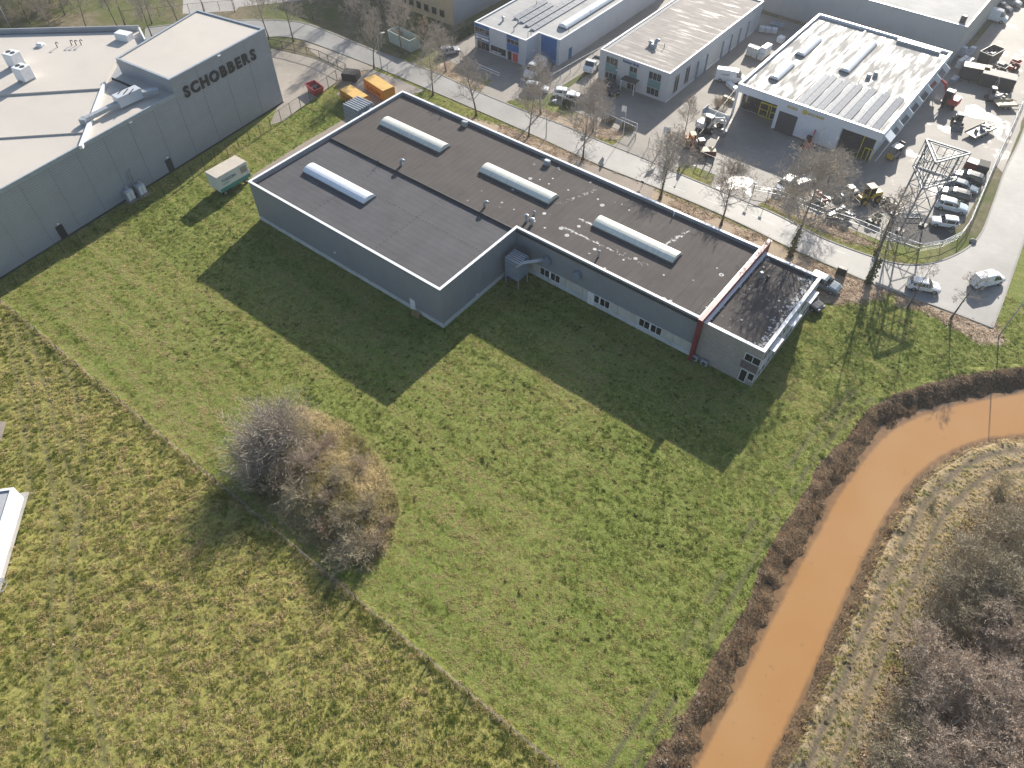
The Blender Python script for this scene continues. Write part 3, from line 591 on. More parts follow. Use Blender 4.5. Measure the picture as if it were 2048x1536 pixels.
p = P(1347, 432, 6.1); MB().tube((p.x, p.y, 6.08), (p.x, p.y, 6.9), 0.07).build('vent_pipe', white_paint, hall, True)
mb = MB()
for a, b in (((602, 310), (968, 505)), ((883, 398), (747, 499)), ((757, 338), (720, 362)), ((685, 384), (617, 426)), ((750, 300), (790, 262)), ((830, 340), (880, 300)), ((920, 388), (950, 362))):
    p_, q_ = P(*a, 5.86), P(*b, 5.86); n_ = int((q_ - p_).length / .62); up_ = 6.085 if p_.y > HYM - .5 or a in ((750, 300), (830, 340), (920, 388)) else 5.855
    for k in range(n_): c_ = p_.lerp(q_, (k + random.uniform(-.2, .2)) / n_); mb.prism([(c_.x + .11 * math.cos(t) * random.uniform(.7, 1.2), c_.y + .09 * math.sin(t)) for t in np.linspace(0, 6.283, 7)[:-1]], up_, up_ + .02, False)
mb.build('roof_patches', pm('patch_tar', (.02, .02, .022), .6), hall, True, kind='stuff')
# openings in the low concrete band
for px in ((1090, 543), (1111, 554), (1289, 646), (1312.6, 658)):
    q = PY(*px, HYM - 0.07); win(hall, 'S', HYM - 0.07, q.x - 0.8, q.x + 0.8, 0.78, 2.1, 2)
q = PY(1210, 606, HYM - .07); win(hall, 'S', HYM - .07, q.x - .75, q.x + .75, 0.78, 2.1, 2)
q = PY(1193.5, 597, HYM - .07); win(hall, 'S', HYM - .07, q.x - .42, q.x + .42, 0.78, 2.1, 1)
q = PY(1182, 597, HYM - .07); d_ = slab(hall, 'door', 'S', HYM - .07, q.x - 0.5, q.x + .45, 0.02, 2.1, white_paint, 0.05)
for px in ((1101, 549), (1301, 652), (1202, 603)): q = PY(*px, HYM - .07); slab(hall, 'infill_panel', 'S', HYM - .07, q.x - .32, q.x + .32, 0.8, 2.08, trim, 0.03)
for px in ((1094, 523), (1154, 552)):
    q = PY(*px, HYM - 0.35); mb = MB().box((q.x, HYM - 0.3, q.z), (1.0, 0.5, 0.9)); mb.tube((q.x, HYM - 0.32, q.z + .45), (q.x, HYM - 0.32, q.z + 0.75), 0.3, 0.26, 10)
    mb.box((q.x, HYM - 0.58, q.z), (0.8, 0.04, 0.7)); mb.build('wall_fan', steel_blue, hall, True)
q = PY(827, 612, HY0); slab(hall, 'door', 'S', HY0 - 0.06, q.x - 0.45, q.x + 0.45, 0.05, 2.0, white_paint, 0.06)
for a0, pl, ax in ((-67, HY0 - .05, 'S'), (52.8, HXM + .05, 'E')): slab(hall, 'wall_lamp', ax, pl, a0, a0 + 0.3, 2.3 if ax == 'S' else .95, 2.45 if ax == 'S' else 1.1, white_paint, 0.14)
# red wall
MB().bb(HX1 - 0.02, HX1 + 0.42, HYM - 0.75, HY1 + 1.5, 0, 7.0).build('dividing_wall', red_fin, hall, True)
MB().bb(HX1 - 0.07, HX1 + 0.47, HYM - 0.8, HY1 + 1.55, 7.004, 7.07).build('coping', pm('red_coping', (0.34, 0.16, 0.16), 0.45), hall, True)
# office end
OX0, OX1, OY0 = HX1 + 0.42, -12.1, 61.7
MB().bb(OX0, OX1, OY0, HY1 - 0.05, 0, 5.8).build('office_wall', brick_pale, hall, True)
opoly = [(OX0 + .01, OY0), (OX1, OY0), (OX1, HY1 - .05), (OX0 + .01, HY1 - .05)]
parapet(hall, opoly, 5.8, 6.12, 0.28, brick_pale); cap_ring(hall, [(OX0 + .01, OY0 - .06), (OX1 + .06, OY0 - .06), (OX1 + .06, HY1), (OX0 + .01, HY1)], 6.125, 0.42)
def st_off(a, b): return np.clip(0.30 + 0.8 * np.exp(-((a - OX1 + 0.8) / 0.75) ** 2) + 0.75 * np.exp(-((a - OX0 - .35) / 0.3) ** 2) + 0.5 * np.exp(-((a - OX1 + 1.7) / 0.35) ** 2) * (fbm(a, b, .8, 3) > .45), 0, 1.3)
grid_roof(hall, OX0 + .25, OX1 - .25, OY0 + .25, HY1 - .3, 5.83, roof_brown, st_off, 0.25)
for px in ((1521, 553), (1534, 560)): p = P(*px, 6); MB().tube((p.x, p.y, 5.83), (p.x, p.y, 6.5), 0.16, 0.14, 8).tube((p.x, p.y, 6.5), (p.x, p.y, 6.75), 0.24, 0.2, 10).build('roof_cowl', galv if px[0] < 1530 else dark_metal, hall, True)
q = PY(1507, 720, OY0); win(hall, 'S', OY0, q.x - 1.1, q.x + 0.9, q.z - .6, q.z + .62, 2); slab(hall, 'infill_panel', 'S', OY0, q.x - 1.3, OX1 - .02, 2.35, 3.5, pm('infill_grey', (0.13, 0.11, 0.11), 0.6), 0.03)
q2 = PY(1494, 755, OY0); win(hall, 'S', OY0, q2.x - 1.0, q2.x - 0.1, 0.12, 2.15, 1, name='door'); win(hall, 'S', OY0, q2.x - 0.02, q2.x + .8, 0.9, 2.15, 1)
for zz in (1.0, 3.9):       # east front: two rows of strip windows
    for k in range(6): win(hall, 'E', OX1, OY0 + 0.5 + k * 2.55, OY0 + 2.75 + k * 2.55, zz, zz + 1.35, 2)
for k in range(6): slab(hall, 'infill_panel', 'E', OX1, OY0 + 0.5 + k * 2.55, OY0 + 2.75 + k * 2.55, 2.45, 3.8, clad3, 0.04)
for k in range(3): MB().bb(OX1 + .02, OX1 + .75, OY0 + 1.5 + k * 5.0, OY0 + 4.0 + k * 5.0, 5.35, 5.42).build('sun_blind', white_paint, hall, True)

# dust extractors and loose things round the hall
def filter_unit(label, loc, L, Wd, z0, z1, fins, duct, rz=0):
    t = thing('dust_extractor', label, 'dust extractor', loc, rz); mb = MB()
    MB().bev((0, 0, (z0 + z1) / 2), (L, Wd, z1 - z0), 0.06).build('housing', steel_blue, t)
    n = fins; fm_ = MB().box((0, 0, 0), (L * 1.02, Wd / n * 0.42, 0.16)).mesh('roof_fin', galv)
    for k in range(n): ppart('roof_fin', fm_, t, (0, -Wd / 2 + (k + .5) * Wd / n, z1 + 0.09))
    lm = MB().tube((0, 0, 0), (0, 0, z0 + 0.1), 0.07).mesh('leg', galv)
    for sx in (-1, 1):
        for sy in (-1, 1): ppart('leg', lm, t, (sx * (L / 2 - .1), sy * (Wd / 2 - .1), 0))
    h = MB(); top = [(-L / 2 + .1, -Wd / 2 + .1, z0), (L / 2 - .1, -Wd / 2 + .1, z0), (L / 2 - .1, Wd / 2 - .1, z0), (-L / 2 + .1, Wd / 2 - .1, z0)]; bt = [(-.3, -.3, 0.5), (.3, -.3, 0.5), (.3, .3, 0.5), (-.3, .3, 0.5)]
    h.loft([bt, top], True, True); h.build('hopper', steel_blue, t)
    rib = MB()
    for zz in np.linspace(z0 + .3, z1 - .3, 4): rib.box((0, 0, zz), (L + .06, Wd + .06, 0.06))
    rib.build('stiffener', galv, t); MB().path(duct, 0.24, 10).build('duct', galv, t, smooth=True); return t
p = P(1030, 571); filter_unit('tall grey-blue filter box on legs in the inner corner of the hall', (p.x - .2, p.y + 0.6, 0), 2.3, 2.2, 1.6, 4.4, 6, [(0.6, -0.9, 3.5), (0.8, -1.2, 3.9), (1.4, -0.6, 4.6), (2.6, 0.6, 4.75), (3.2, 1.35, 4.75)])
p = P(1021, 557); t_ = thing('barrel', 'blue plastic barrel under the filter box in the hall corner', 'barrel', (p.x - .4, p.y - .2, 0)); MB().path([(0, 0, 0), (0, 0, .1), (0, 0, .8), (0, 0, .9)], [.27, .32, .32, .26], 12).build('drum', pm('blue_plastic', (0.02, 0.07, 0.35), 0.4), t_, smooth=True); MB().tube((0, 0, .9), (0, 0, .94), .2, .2, 12).build('lid', black, t_)
gbx = filter_unit('large pale grey filter unit with ridged top beside the orange containers', (-89.6, 73.2, 0), 3.5, 3.6, 1.0, 4.1, 7, [(1.4, 0.8, 3.2), (2.2, 0.9, 3.2), (2.6, 0.9, 2.6), (2.6, 0.9, 0.4)])
for yy in (-0.9, 0.7): MB().bev((2.0, yy, 3.1), (0.9, 0.9, 1.2), 0.1).build('fan_box', galv, gbx)
p = P(838, 628); t_ = thing('wooden_pallet', 'broken wooden pallet leaning by the white hall door', 'pallet', (p.x, HY0 - 0.75, 0.05), 0.1)
for k in range(5): MB().box((-.5 + k * .25, 0, .55), (0.12, 0.05, 1.0), 0, Matrix.Rotation(R(-18), 3, 'X')).build('slat', wood, t_)
for k in range(2): MB().box((0, 0.08 + .12 * k, .3 + k * .5), (1.2, 0.06, 0.1)).build('bearer', wood, t_)
p = P(838, 636); t_.location.z = 0
p = P(705, 262); t_ = thing('waste_bin', 'dark wheeled waste bin by the path beside the hall', 'bin', (-84.6, 67.2, 0.02), 0.2); MB().bev((0, 0, .65), (1.2, 0.9, 1.0), .08).build('tub', dark_metal, t_); MB().bev((0, 0, 1.2), (1.26, .96, .12), .04).build('lid', black, t_)
for sx in (-1, 1):
    for sy in (-1, 1): MB().tube((sx * .45, sy * .3 - .03, .08), (sx * .45, sy * .3 + .03, .08), .09, .09, 10).build('wheel', black, t_)
for px, lab in (((1390, 718), 'grey outdoor air conditioner at the foot of the red wall'), ((1409, 728), 'grey outdoor air conditioner against the pale brick office wall')):
    q = P(*px); t_ = thing('air_conditioner', lab, 'air conditioner', (q.x, OY0 - 0.45, 0)); MB().bev((0, 0, .45), (0.9, .38, .7), .04).build('housing', galv, t_); MB().tube((0, -.2, .45), (0, -.22, .45), .26, .26, 14).build('fan', dark_metal, t_); MB().box((-.3, 0, .05), (.08, .4, .1)).box((.3, 0, .05), (.08, .4, .1)).build('foot', dark_metal, t_)

# ------------------------------------------------------------ grey hall with the tall sign block
sch = thing('sign_hall', 'large blue-grey panelled hall with cream flat roofs and tall block lettered SCHOBBERS', 'building', (-106, 70.2, 0))
LZ = 10.8; TZ = 12.8
fx = lambda y: -106 + (70.2 - y) * 0.0923
A_ = (-106.0, 70.2); B_ = (-120.3, 67.7); C_ = (-116.2, 49.6); D_ = (fx(50.7), 50.7); F_ = (fx(-6), -6)
MB().prism([A_, B_, C_, D_], 0, TZ - 0.25).build('tower_wall', clad2, sch, True)
parapet(sch, [A_, B_, C_, D_], TZ - 0.25, TZ, 0.3, clad2); cap_ring(sch, [A_, B_, C_, D_], TZ + .004, 0.34, pm('edge_blue_grey', (0.3, 0.34, 0.38), 0.4))
MB().prism([(A_[0] - .3, A_[1] - .3), (B_[0] + .3, B_[1] - .3), (C_[0] + .3, C_[1] + .3), (D_[0] - .3, D_[1] + .3)], TZ - .245, TZ - .12, False).build('roof', roof_cream, sch, True)
ppx = lambda pts, z: [tuple(v) for v in PP(pts, z)]
e1 = ppx([(-300, 80), (0, 67), (280, 60)], LZ)
low = [D_, C_, ppx([(292, 84)], LZ)[0], e1[2], e1[1], e1[0], (-150, -30), F_]
MB().prism(low, 0, LZ - 0.55).build('wall', clad2, sch, True)
S1 = ppx([(-300, 82), (0, 70), (278, 63), (290, 84), (232, 124), (209, 164), (206, 176), (0, 189), (-300, 208)], LZ)
S2 = ppx([(-300, 208), (0, 189), (206, 176), (173, 263), (0, 274), (-300, 293)], LZ - .2); S3 = ppx([(-300, 293), (0, 274), (173, 263), (161, 293), (0, 381), (-300, 548)], LZ - .45)
ST = [ppx([(161, 293)], LZ - .3)[0], ppx([(209, 166)], LZ - .3)[0], C_, (D_[0] - .1, D_[1])]
for s_, z in ((S1, LZ), (S2, LZ - .28), (S3, LZ - .5), (ST, LZ - .42)): MB().prism(s_, LZ - 0.56, z, False).build('roof', roof_cream, sch, True)
a, b = [Vector(v) for v in ppx([(209, 166), (161, 293)], LZ)]; d = (b - a); n = Vector((-d.y, d.x)).normalized() * .22
MB().prism([a + n, b + n, b - n, a - n], LZ - .4, LZ + .12).build('roof_ridge', trim, sch, True)
def edge_wall(p, q, z0, z1, wd, m, name): a, b = Vector(p), Vector(q); d = (b - a); n = Vector((-d.y, d.x)).normalized() * wd / 2; return MB().prism([a + n, b + n, b - n, a - n], z0, z1).build(name, m, sch, True)
edge_wall(e1[1], e1[2], LZ - .5, LZ + .75, 0.25, clad2, 'parapet'); edge_wall(e1[0], e1[1], LZ - .5, LZ + .75, 0.25, clad2, 'parapet')
edge_wall(F_, D_, LZ - .56, LZ - .02, 0.24, pm('edge_blue_grey', (0, 0, 0)), 'roof_trim')
edge_wall(ppx([(280, 60)], LZ + .3)[0], ppx([(292, 84)], LZ + .3)[0], LZ - .5, LZ + .75, 0.25, white_paint, 'parapet')
# wall panels, tall block then low wing
ang = math.atan2(A_[1] - F_[1], A_[0] - F_[0]); ux = Vector((math.cos(ang), math.sin(ang), 0)); nx_ = Vector((math.sin(ang), -math.cos(ang), 0))
def wall_strip(p0, p1, z0, z1, w_):
    L = (Vector(p1) - Vector(p0)).length; n = max(1, round(L / w_)); st = L / n
    me = MB().box((st / 2, -0.03, (z0 + z1) / 2), (st - 0.05, 0.05, z1 - z0)).mesh('wall_panel', clad2)
    for k in range(n):
        q = Vector((*p0, 0)) + (Vector((*p1, 0)) - Vector((*p0, 0))) * k / n; o = ppart('wall_panel', me, sch); o.location = XF[sch.name].inverted() @ q; o.rotation_euler = (0, 0, math.atan2(p1[1] - p0[1], p1[0] - p0[0]))
wall_strip(D_, A_, 0.25, TZ - .02, 4.4); wall_strip(F_, D_, 0.25, LZ - .1, 4.4)
MB().prism([(v.x, v.y) for v in (Vector((*F_, 0)) + nx_ * .01, Vector((*A_, 0)) + nx_ * .01, Vector((*A_, 0)) + nx_ * .09, Vector((*F_, 0)) + nx_ * .09)], 0, 0.24).build('plinth', dark_metal, sch, True)
# letters stretched along the block
def on_front(px, off=0.06):     # point of the front wall seen at px
    d = Vector(ray(*px)); c = Vector((0, 0, CAM_H)); p0 = Vector((*A_, 0)) + nx_ * off; t = (p0 - c).dot(nx_) / d.dot(nx_); return c + d * t
l0, l1 = on_front((369, 189)), on_front((521, 118)); hgt = 1.55
L_ = (l1 - l0).length; base = l0 + Vector((0, 0, 0)); letters = text(sch, 'SCHOBBERS', 2.25, 0.12, pm('letter_black', (0.018, 0.018, 0.02), 0.5), (base.x, base.y, (l0.z + l1.z) / 2), ux, (0, 0, 1), 'letter', 0.10, True, space=1.0)
print('LETTER', l0, l1, L_)
for px in ((340, 331), (122, 461)):
    q = on_front(px); qq = Vector((q.x, q.y, 0)); t0 = (qq - Vector((*F_, 0))).dot(ux); c = Vector((*F_, 0)) + ux * t0 + nx_ * .08
    MB().box((c.x, c.y, 1.15), (1.05, 0.08, 2.3), ang).build('door', dark_metal, sch, True); c2 = c + nx_ * .15
    MB().box((c2.x, c2.y, 2.65), (.3, .22, .12), ang).build('wall_lamp', white_paint, sch, True)
for px, off in (((437, 111), .2), ((260, 244), .2)): q = on_front(px); q += nx_ * .1; MB().box((q.x, q.y, min(q.z, TZ - .2)), (.5, .3, .12), ang).build('wall_lamp', white_paint, sch, True)
# roof plant
def roof_pos(px, z): p = P(*px, z); return p
for px in ((30, 122), (49, 150)):
    p = roof_pos(px, LZ + .8); ob = MB().bev((p.x, p.y, LZ + 1.25), (1.9, 1.9, 1.9), .06, .25).build('roof_unit', white_paint, sch, True)
    inv = XF[sch.name].inverted()
    for s_ in (-.45, .45): c = inv @ Vector((p.x + s_ * math.cos(.25), p.y + s_ * math.sin(.25), LZ + 2.2)); MB().tube(c, c + Vector((0, 0, .05)), .36, .36, 14).build('fan', dark_metal, ob)
    mb = MB(); 
    for sx in (-.8, .8): mb.box(inv @ Vector((p.x + sx * .9, p.y, LZ + .15)), (.1, 2.1, .3))
    mb.build('foot', galv, ob)
p = roof_pos((248, 72), LZ + .5); MB().bev((p.x, p.y, LZ + .55), (2.6, 1.6, 1.1), .1, .3).build('roof_unit', white_paint, sch, True)
p = roof_pos((82, 92), LZ); MB().bev((p.x, p.y, LZ + .25), (1.2, 1.0, .5), .18, .3).build('roof_dome', white_paint, sch, True, smooth=False)
for px in ((144, 91), (153, 91), (163, 90), (115, 95)): p = roof_pos(px, LZ); gooseneck(sch, p.x, p.y, LZ, .07, .8, dark_metal, .4)
q0, q1, q2, q3 = [roof_pos(p_, LZ + .4) for p_ in ((170, 239), (243, 203), (272, 190), (318, 181))]
mb = MB(); d = (q1 - q0); mb.box((q0 + q1) / 2, (d.length, .75, .55), math.atan2(d.y, d.x)); mb.box(q0 + Vector((-.1, -.1, -.2)), (1.0, 1.0, .9), .5); d = (q3 - q2); mb.box((q2 + q3) / 2 + Vector((0, 0, .1)), (d.length, .9, .6), math.atan2(d.y, d.x)); mb.build('roof_duct', galv, sch, True)
d = q2 - q1; MB().bev((q1 + q2) / 2 + Vector((0, 0, .3)), (d.length + 1.5, 1.6, 1.5), .05, math.atan2(d.y, d.x)).build('roof_unit', clad3, sch, True)
mb = MB(); c = (q1 + q2) / 2
for k in range(3): mb.box(c + Vector((math.cos(.6) * (k - 1) * .8, math.sin(.6) * (k - 1) * .8, 1.08)), (.12, 1.5, .1), .55)
mb.build('unit_rail', dark_metal, sch, True)
a, b = P(226, 160, LZ), P(268, 178, LZ); MB().path([a + Vector((0, 0, .2)), (a + b) / 2 + Vector((0, 0, .25)), b + Vector((0, 0, .2))], .18, 8).build('roof_pipe', black, sch, True)
for px, lab in (((263, 400), 'silver double-door steel cabinet by the blue-grey hall, further from the pipes'), ((286, 389), 'silver steel cabinet by the blue-grey hall, under the wall pipes')):
    p = P(*px); t_ = thing('steel_cabinet', lab, 'cabinet', (p.x, p.y, 0), ang); MB().bev((0, 0, .95), (1.3, 1.0, 1.9), .12).build('housing', galv, t_); MB().box((-.3, -.53, 1.0), (.5, .05, 1.4)).box((.3, -.53, 1.0), (.5, .05, 1.4)).build('door', white_paint, t_); MB().tube((.2, .1, 1.9), (.2, .1, 2.3), .2, .2, 10).build('flue', galv, t_); MB().box((0, 0, .02), (1.8, 1.6, .06)).build('base_slab', path_conc, t_)
mb = MB()
for k in range(2): c = on_front((268 + 6 * k, 375)) ; c = Vector((c.x, c.y, 0)) + nx_ * .2; mb.tube((c.x, c.y, 1.5), (c.x, c.y, 4.2), .09, .09, 8)
mb.build('wall_pipe', galv, sch, True)

# ------------------------------------------------------------ buildings over the road
def flat_block(par, poly, h, wm, rm, pw=0.3, rd=0.35, capm=None, capw=None):
    MB().prism(poly, 0, h - rd - .01).build('wall', wm, par, True); parapet(par, poly, h - rd - .01, h, pw, wm)
    cap_ring(par, poly, h + .004, capw or pw + .05, capm or trim); n = len(poly); c = sum((Vector(p) for p in poly), Vector((0, 0))) / n
    return MB().prism([tuple(Vector(p) + (c - Vector(p)).normalized() * pw * 1.2) for p in poly], h - rd - .005, h - rd + .06, False).build('roof', rm, par, True)
# blue and grey showroom
bl = thing('showroom', 'pale grey two-storey showroom with blue panels, white sign band and long rooflight', 'building', (-92.6, 106.6, 0))
bx0, bx1, bx2, by0, by1, by2, bh = -92.6, -80.4, -75.6, 106.6, 110.6, 152, 4.75
flat_block(bl, [(bx0, by0), (bx1, by0), (bx1, by1), (bx2, by1), (bx2, by2), (bx0, by2)], bh, clad3, roof_pale, .25, .25)
slab(bl, 'blue_panel', 'S', by0, bx0 + .1, bx0 + 3.6, 4.15, 4.7, blue_panel); win(bl, 'S', by0, bx0 + .1, bx0 + 3.6, 3.05, 4.12, 3, galv)
slab(bl, 'blue_panel', 'S', by0, bx0 + .1, bx0 + 3.6, 1.75, 3.02, blue_panel); slab(bl, 'sign_board', 'S', by0, bx0 + .3, bx0 + 3.5, 2.0, 2.8, trim, .09)
text(bl, 'W VAN HOUTEN BV', .40, .03, pm('sign_navy', (.01, .02, .08), .5), (bx0 + .42, by0 - .1, 2.42), (1, 0, 0), (0, 0, 1), bold=.006, space=.85); text(bl, 'techniek', .26, .03, pm('sign_navy', (0, 0, 0)), (bx0 + .9, by0 - .1, 2.08), (1, 0, 0), (0, 0, 1))
win(bl, 'S', by0, bx0 + .6, bx0 + 3.6, .1, 1.7, 3, galv); win(bl, 'S', by0, bx0 + 3.9, bx0 + 7.6, .35, 1.7, 2, galv); slab(bl, 'window_lettering', 'S', by0 - .08, bx0 + 4.2, bx0 + 6.4, .55, .72, white_paint, .02)
slab(bl, 'blue_panel', 'S', by0, bx0 + 7.8, bx0 + 10.6, 4.15, 4.7, blue_panel); win(bl, 'S', by0, bx0 + 7.8, bx0 + 10.6, 3.25, 4.1, 3, galv); slab(bl, 'blue_panel', 'S', by0, bx0 + 7.8, bx0 + 10.6, 1.9, 3.2, blue_panel)
win(bl, 'S', by0, bx0 + 8.0, bx0 + 9.0, .05, 1.85, 1, galv, name='door'); slab(bl, 'red_poster', 'S', by0, bx0 + 9.2, bx0 + 10.4, .15, 1.7, pm('poster_red', (.5, .05, .04), .5), .05)
for z0, z1 in ((.1, 1.6), (1.65, 3.1), (3.15, 4.6)): slab(bl, 'blue_panel', 'S', by1, bx1 + .6, bx2 - .7, z0, z1, blue_panel, .06)
slab(bl, 'door', 'E', bx2, by1 + 3, by1 + 4, .05, 2.1, blue_panel, .06)
p, q = P(1110, 50, bh), P(1200, -3, bh); barrel(bl, -78.2, p.y, -78.2, 150, 1.9, bh - .2, 12, poly_new, .7)
sm = MB().box((0, 0, 0), (1.15, 1.9, .05), 0, Matrix.Rotation(R(12), 3, 'Y')).mesh('solar_panel', solar); sm2 = MB().box((0, 0, 0), (1.15, 1.9, .05), 0, Matrix.Rotation(R(-12), 3, 'Y')).mesh('solar_panel', solar)
for r_, (y0, n) in enumerate(((113.5, 5), (113.0, 5), (112.4, 9), (111.8, 9))):
    for k in range(n): ppart('solar_panel', sm if True else sm2, bl, (bx0 + 5.2 + r_ * 1.75 - bx0, y0 + k * 1.96 - by0, bh + .1))
    MB().bb(bx0 + 4.7 + r_ * 1.75, bx0 + 5.7 + r_ * 1.75, y0 - .9, y0 + n * 1.96 - 1.1, bh - .19, bh - .05).build('solar_ballast', galv, bl, True)
for px, r in (((1006, 40), .3), ((1036, 45), .22), ((1028, 60), .14)): p = P(*px, bh); cowl(bl, p.x, p.y, bh - .2, r, .6)
for px in ((1056, 73), (1062, 70), (1137, 62), (1073, 10), (1180, 28)): p = P(*px, bh); MB().tube((p.x, p.y, bh - .2), (p.x, p.y, bh + .75), .05, .05).build('vent_pipe', dark_metal, bl, True)
# plain grey office with pinkish roof
bv = thing('workshop', 'pale grey two-storey workshop with pinkish gravel roof and small white porch', 'building', (-67.4, 111.4, 0))
vx0, vx1, vy0, vy1, vh = -67.4, -53.2, 111.4, 147.2, 5.25; pale = pm('render_pale_grey', (.47, .48, .49), .7, .05, .5, dirt=((.36, .37, .38), .4))
flat_block(bv, [(vx0, vy0), (vx1, vy0), (vx1, vy1), (vx0, vy1)], vh, pale, roof_pink, .22, .2)
MB().prism([(vx0 + .25, vy0 + .3), (vx0 + 1.0, vy0 + .3), (vx0 + 1.0, vy1 - .3), (vx0 + .25, vy1 - .3)], vh - .13, vh - .1, False).build('roof_gutter', roof_pale, bv, True)
frame_g = pm('frame_grey_green', (.36, .42, .42), .5)
for a, n in ((1.4, 3), (10.2, 3)):
    win(bv, 'S', vy0, vx0 + a, vx0 + a + 2.5, 3.25, 4.6, n, frame_g); slab(bv, 'teal_panel', 'S', vy0, vx0 + a, vx0 + a + 2.5, 1.9, 3.22, teal); win(bv, 'S', vy0, vx0 + a, vx0 + a + 2.5, .5, 1.87, n, frame_g)
win(bv, 'S', vy0, vx0 + 6.3, vx0 + 7.9, 3.25, 4.3, 2, frame_g); slab(bv, 'teal_panel', 'S', vy0, vx0 + 6.3, vx0 + 7.9, 2.3, 3.22, teal); win(bv, 'S', vy0, vx0 + 6.2, vx0 + 8.0, .05, 2.1, 2, frame_g, name='door')
text(bv, 'Steinert BvdL', .62, .06, pm('letter_blue', (.015, .06, .25), .5), (vx0 + 4.8, vy0 - .02, 4.55), (1, 0, 0), (0, 0, 1), bold=.012)
por = MB().box((vx0 + 7.1, vy0 - .8, 2.25), (2.9, 1.6, .14)).build('porch_roof', dark_metal, bv, True)
for a in (5.75, 8.45): MB().bb(vx0 + a - .05, vx0 + a + .05, vy0 - 1.55, vy0 - 1.45, 0, 2.18).build('porch_post', trim, bv, True)
MB().bb(vx0 + 5.8, vx0 + 8.4, vy0 - 1.54, vy0 - 1.46, 2.1, 2.176).build('porch_beam', trim, bv, True)
for yy in (2.2, 6.0): win(bv, 'E', vx1, vy0 + yy, vy0 + yy + 1.6, .8, 3.9, 2, frame_g, rows=3)
for yy in (10.5, 20, 27): slab(bv, 'garage_door', 'E', vx1, vy0 + yy, vy0 + yy + 3.2, .03, 3.3, clad3, .05); slab(bv, 'door_frame', 'E', vx1, vy0 + yy - .15, vy0 + yy - .02, .03, 3.4, steel_blue, .3); slab(bv, 'door_frame', 'E', vx1, vy0 + yy + 3.22, vy0 + yy + 3.35, .03, 3.4, steel_blue, .3)
slab(bv, 'plinth', 'E', vx1, vy0, vy1, 0, .3, trim, .03); slab(bv, 'wall_lamp', 'S', vy0, vx0 + 3.7, vx0 + 3.95, 2.6, 2.8, white_paint, .2)
p = P(1315, 92, vh); gooseneck(bv, p.x - .4, p.y, vh - .15, .3, 1.1, galv, .3); cowl(bv, p.x - 1.3, p.y - .3, vh - .15, .45, .6, galv); MB().bev((p.x - .4, p.y - .7, vh + .2), (.9, .9, .7), .08).build('roof_unit', galv, bv, True); MB().tube((p.x + 1.2, p.y + .3, vh - .2), (p.x + 1.2, p.y + .3, vh + .7), .06).build('vent_pipe', dark_metal, bv, True)
# white machine dealer with solar roof
jc = thing('machine_showroom', 'white machine dealer hall with glinting wet roof, solar panel rows and yellow lettering', 'building', (-42.4, 115, 0))
jx0, jx1, jxm, jy0, jy1, jh = -42.4, -17.8, -33.0, 115.0, 148.0, 5.6
wht = pm('facade_white', (.62, .66, .71), .5, .04, .6)
MB().prism([(jx0 + 7.4, jy0 + .02), (jx1 - 6.2, jy0 + .02), (jx1 - 6.2, jy0 + 1.2), (jx1 - .8, jy0 + 1.2), (jx1 - .8, jy1), (jx0, jy1), (jx0, jy0 + 3.0), (jx0 + 7.4, jy0 + 3.0)], 0, jh - .5).build('wall', wht, jc, True)
parapet(jc, [(jx0, jy0), (jx1, jy0), (jx1, jy1), (jx0, jy1)], jh - 1.3, jh, .35, wht); cap_ring(jc, [(jx0, jy0), (jx1, jy0), (jx1, jy1), (jx0, jy1)], jh + .004, .4)
MB().bb(jx0 + .34, jxm - .06, jy0 + .34, jy1 - .34, jh - .75, jh - .42).build('roof', roof_wet, jc, True); MB().bb(jxm + .06, jx1 - .34, jy0 + .34, jy1 - .34, jh - .75, jh - .3).build('roof', roof_wet, jc, True); MB().bb(jxm - .06, jxm + .06, jy0 + .34, jy1 - .34, jh - .75, jh - .2).build('roof_upstand', trim, jc, True)
wbox(MB(), 'S', jy0 + 3.0, jx0 + .3, jx0 + 7.3, .15, jh - 1.35, .0, .1).build('glass_front', glassm, jc, True)
for k in range(5): wbox(MB(), 'S', jy0 + 2.9, jx0 + .3 + k * 1.72, jx0 + .38 + k * 1.72, .1, jh - 1.3, .0, .06).build('mullion', dark_metal, jc, True)
MB().bb(jx0, jx0 + .3, jy0 + .01, jy0 + .35, 0, jh - 1.31).build('corner_post', wht, jc, True)
y_ = jy0 + 2.8; fr = MB(); fx0, fx1 = jx0 + 3.7, jx0 + 7.3
for a0, a1, z0, z1 in ((fx0, fx1, 2.3, 2.55), (fx0, fx0 + .12, .1, 2.3), (fx1 - .12, fx1, .1, 2.3), (fx0 + 1.5, fx0 + 1.62, .1, 2.3), (fx1 - 1.62, fx1 - 1.5, .1, 2.3), (fx0 + .12, fx0 + 1.5, 1.2, 1.3), (fx1 - 1.5, fx1 - .12, 1.2, 1.3), (fx0, fx1, 0.02, .1)): wbox(fr, 'S', y_, a0, a1, z0, z1, 0, .12)
fr.build('entrance_frame', yellow_frame, jc, True)
gd = slab(jc, 'garage_door', 'S', jy0, jx0 + 8.0, jx0 + 11.2, .05, 3.6, dark_metal, .05)
for k in range(6): o = wbox(MB(), 'S', jy0 - .05, jx0 + 8.05, jx0 + 11.15, .1 + k * .58, .1 + k * .58 + .54, .002, .03); inv = XF[jc.name].inverted(); o.v = [tuple(inv @ Vector(q)) for q in o.v]; o.build('door_slat', pm('door_charcoal', (.05, .055, .065), .45), gd)
slab(jc, 'plinth', 'S', jy0, jx0 + 7.5, jx1 - 6.3, 0, .35, pm('plinth_dark', (.12, .13, .14), .7), .04)
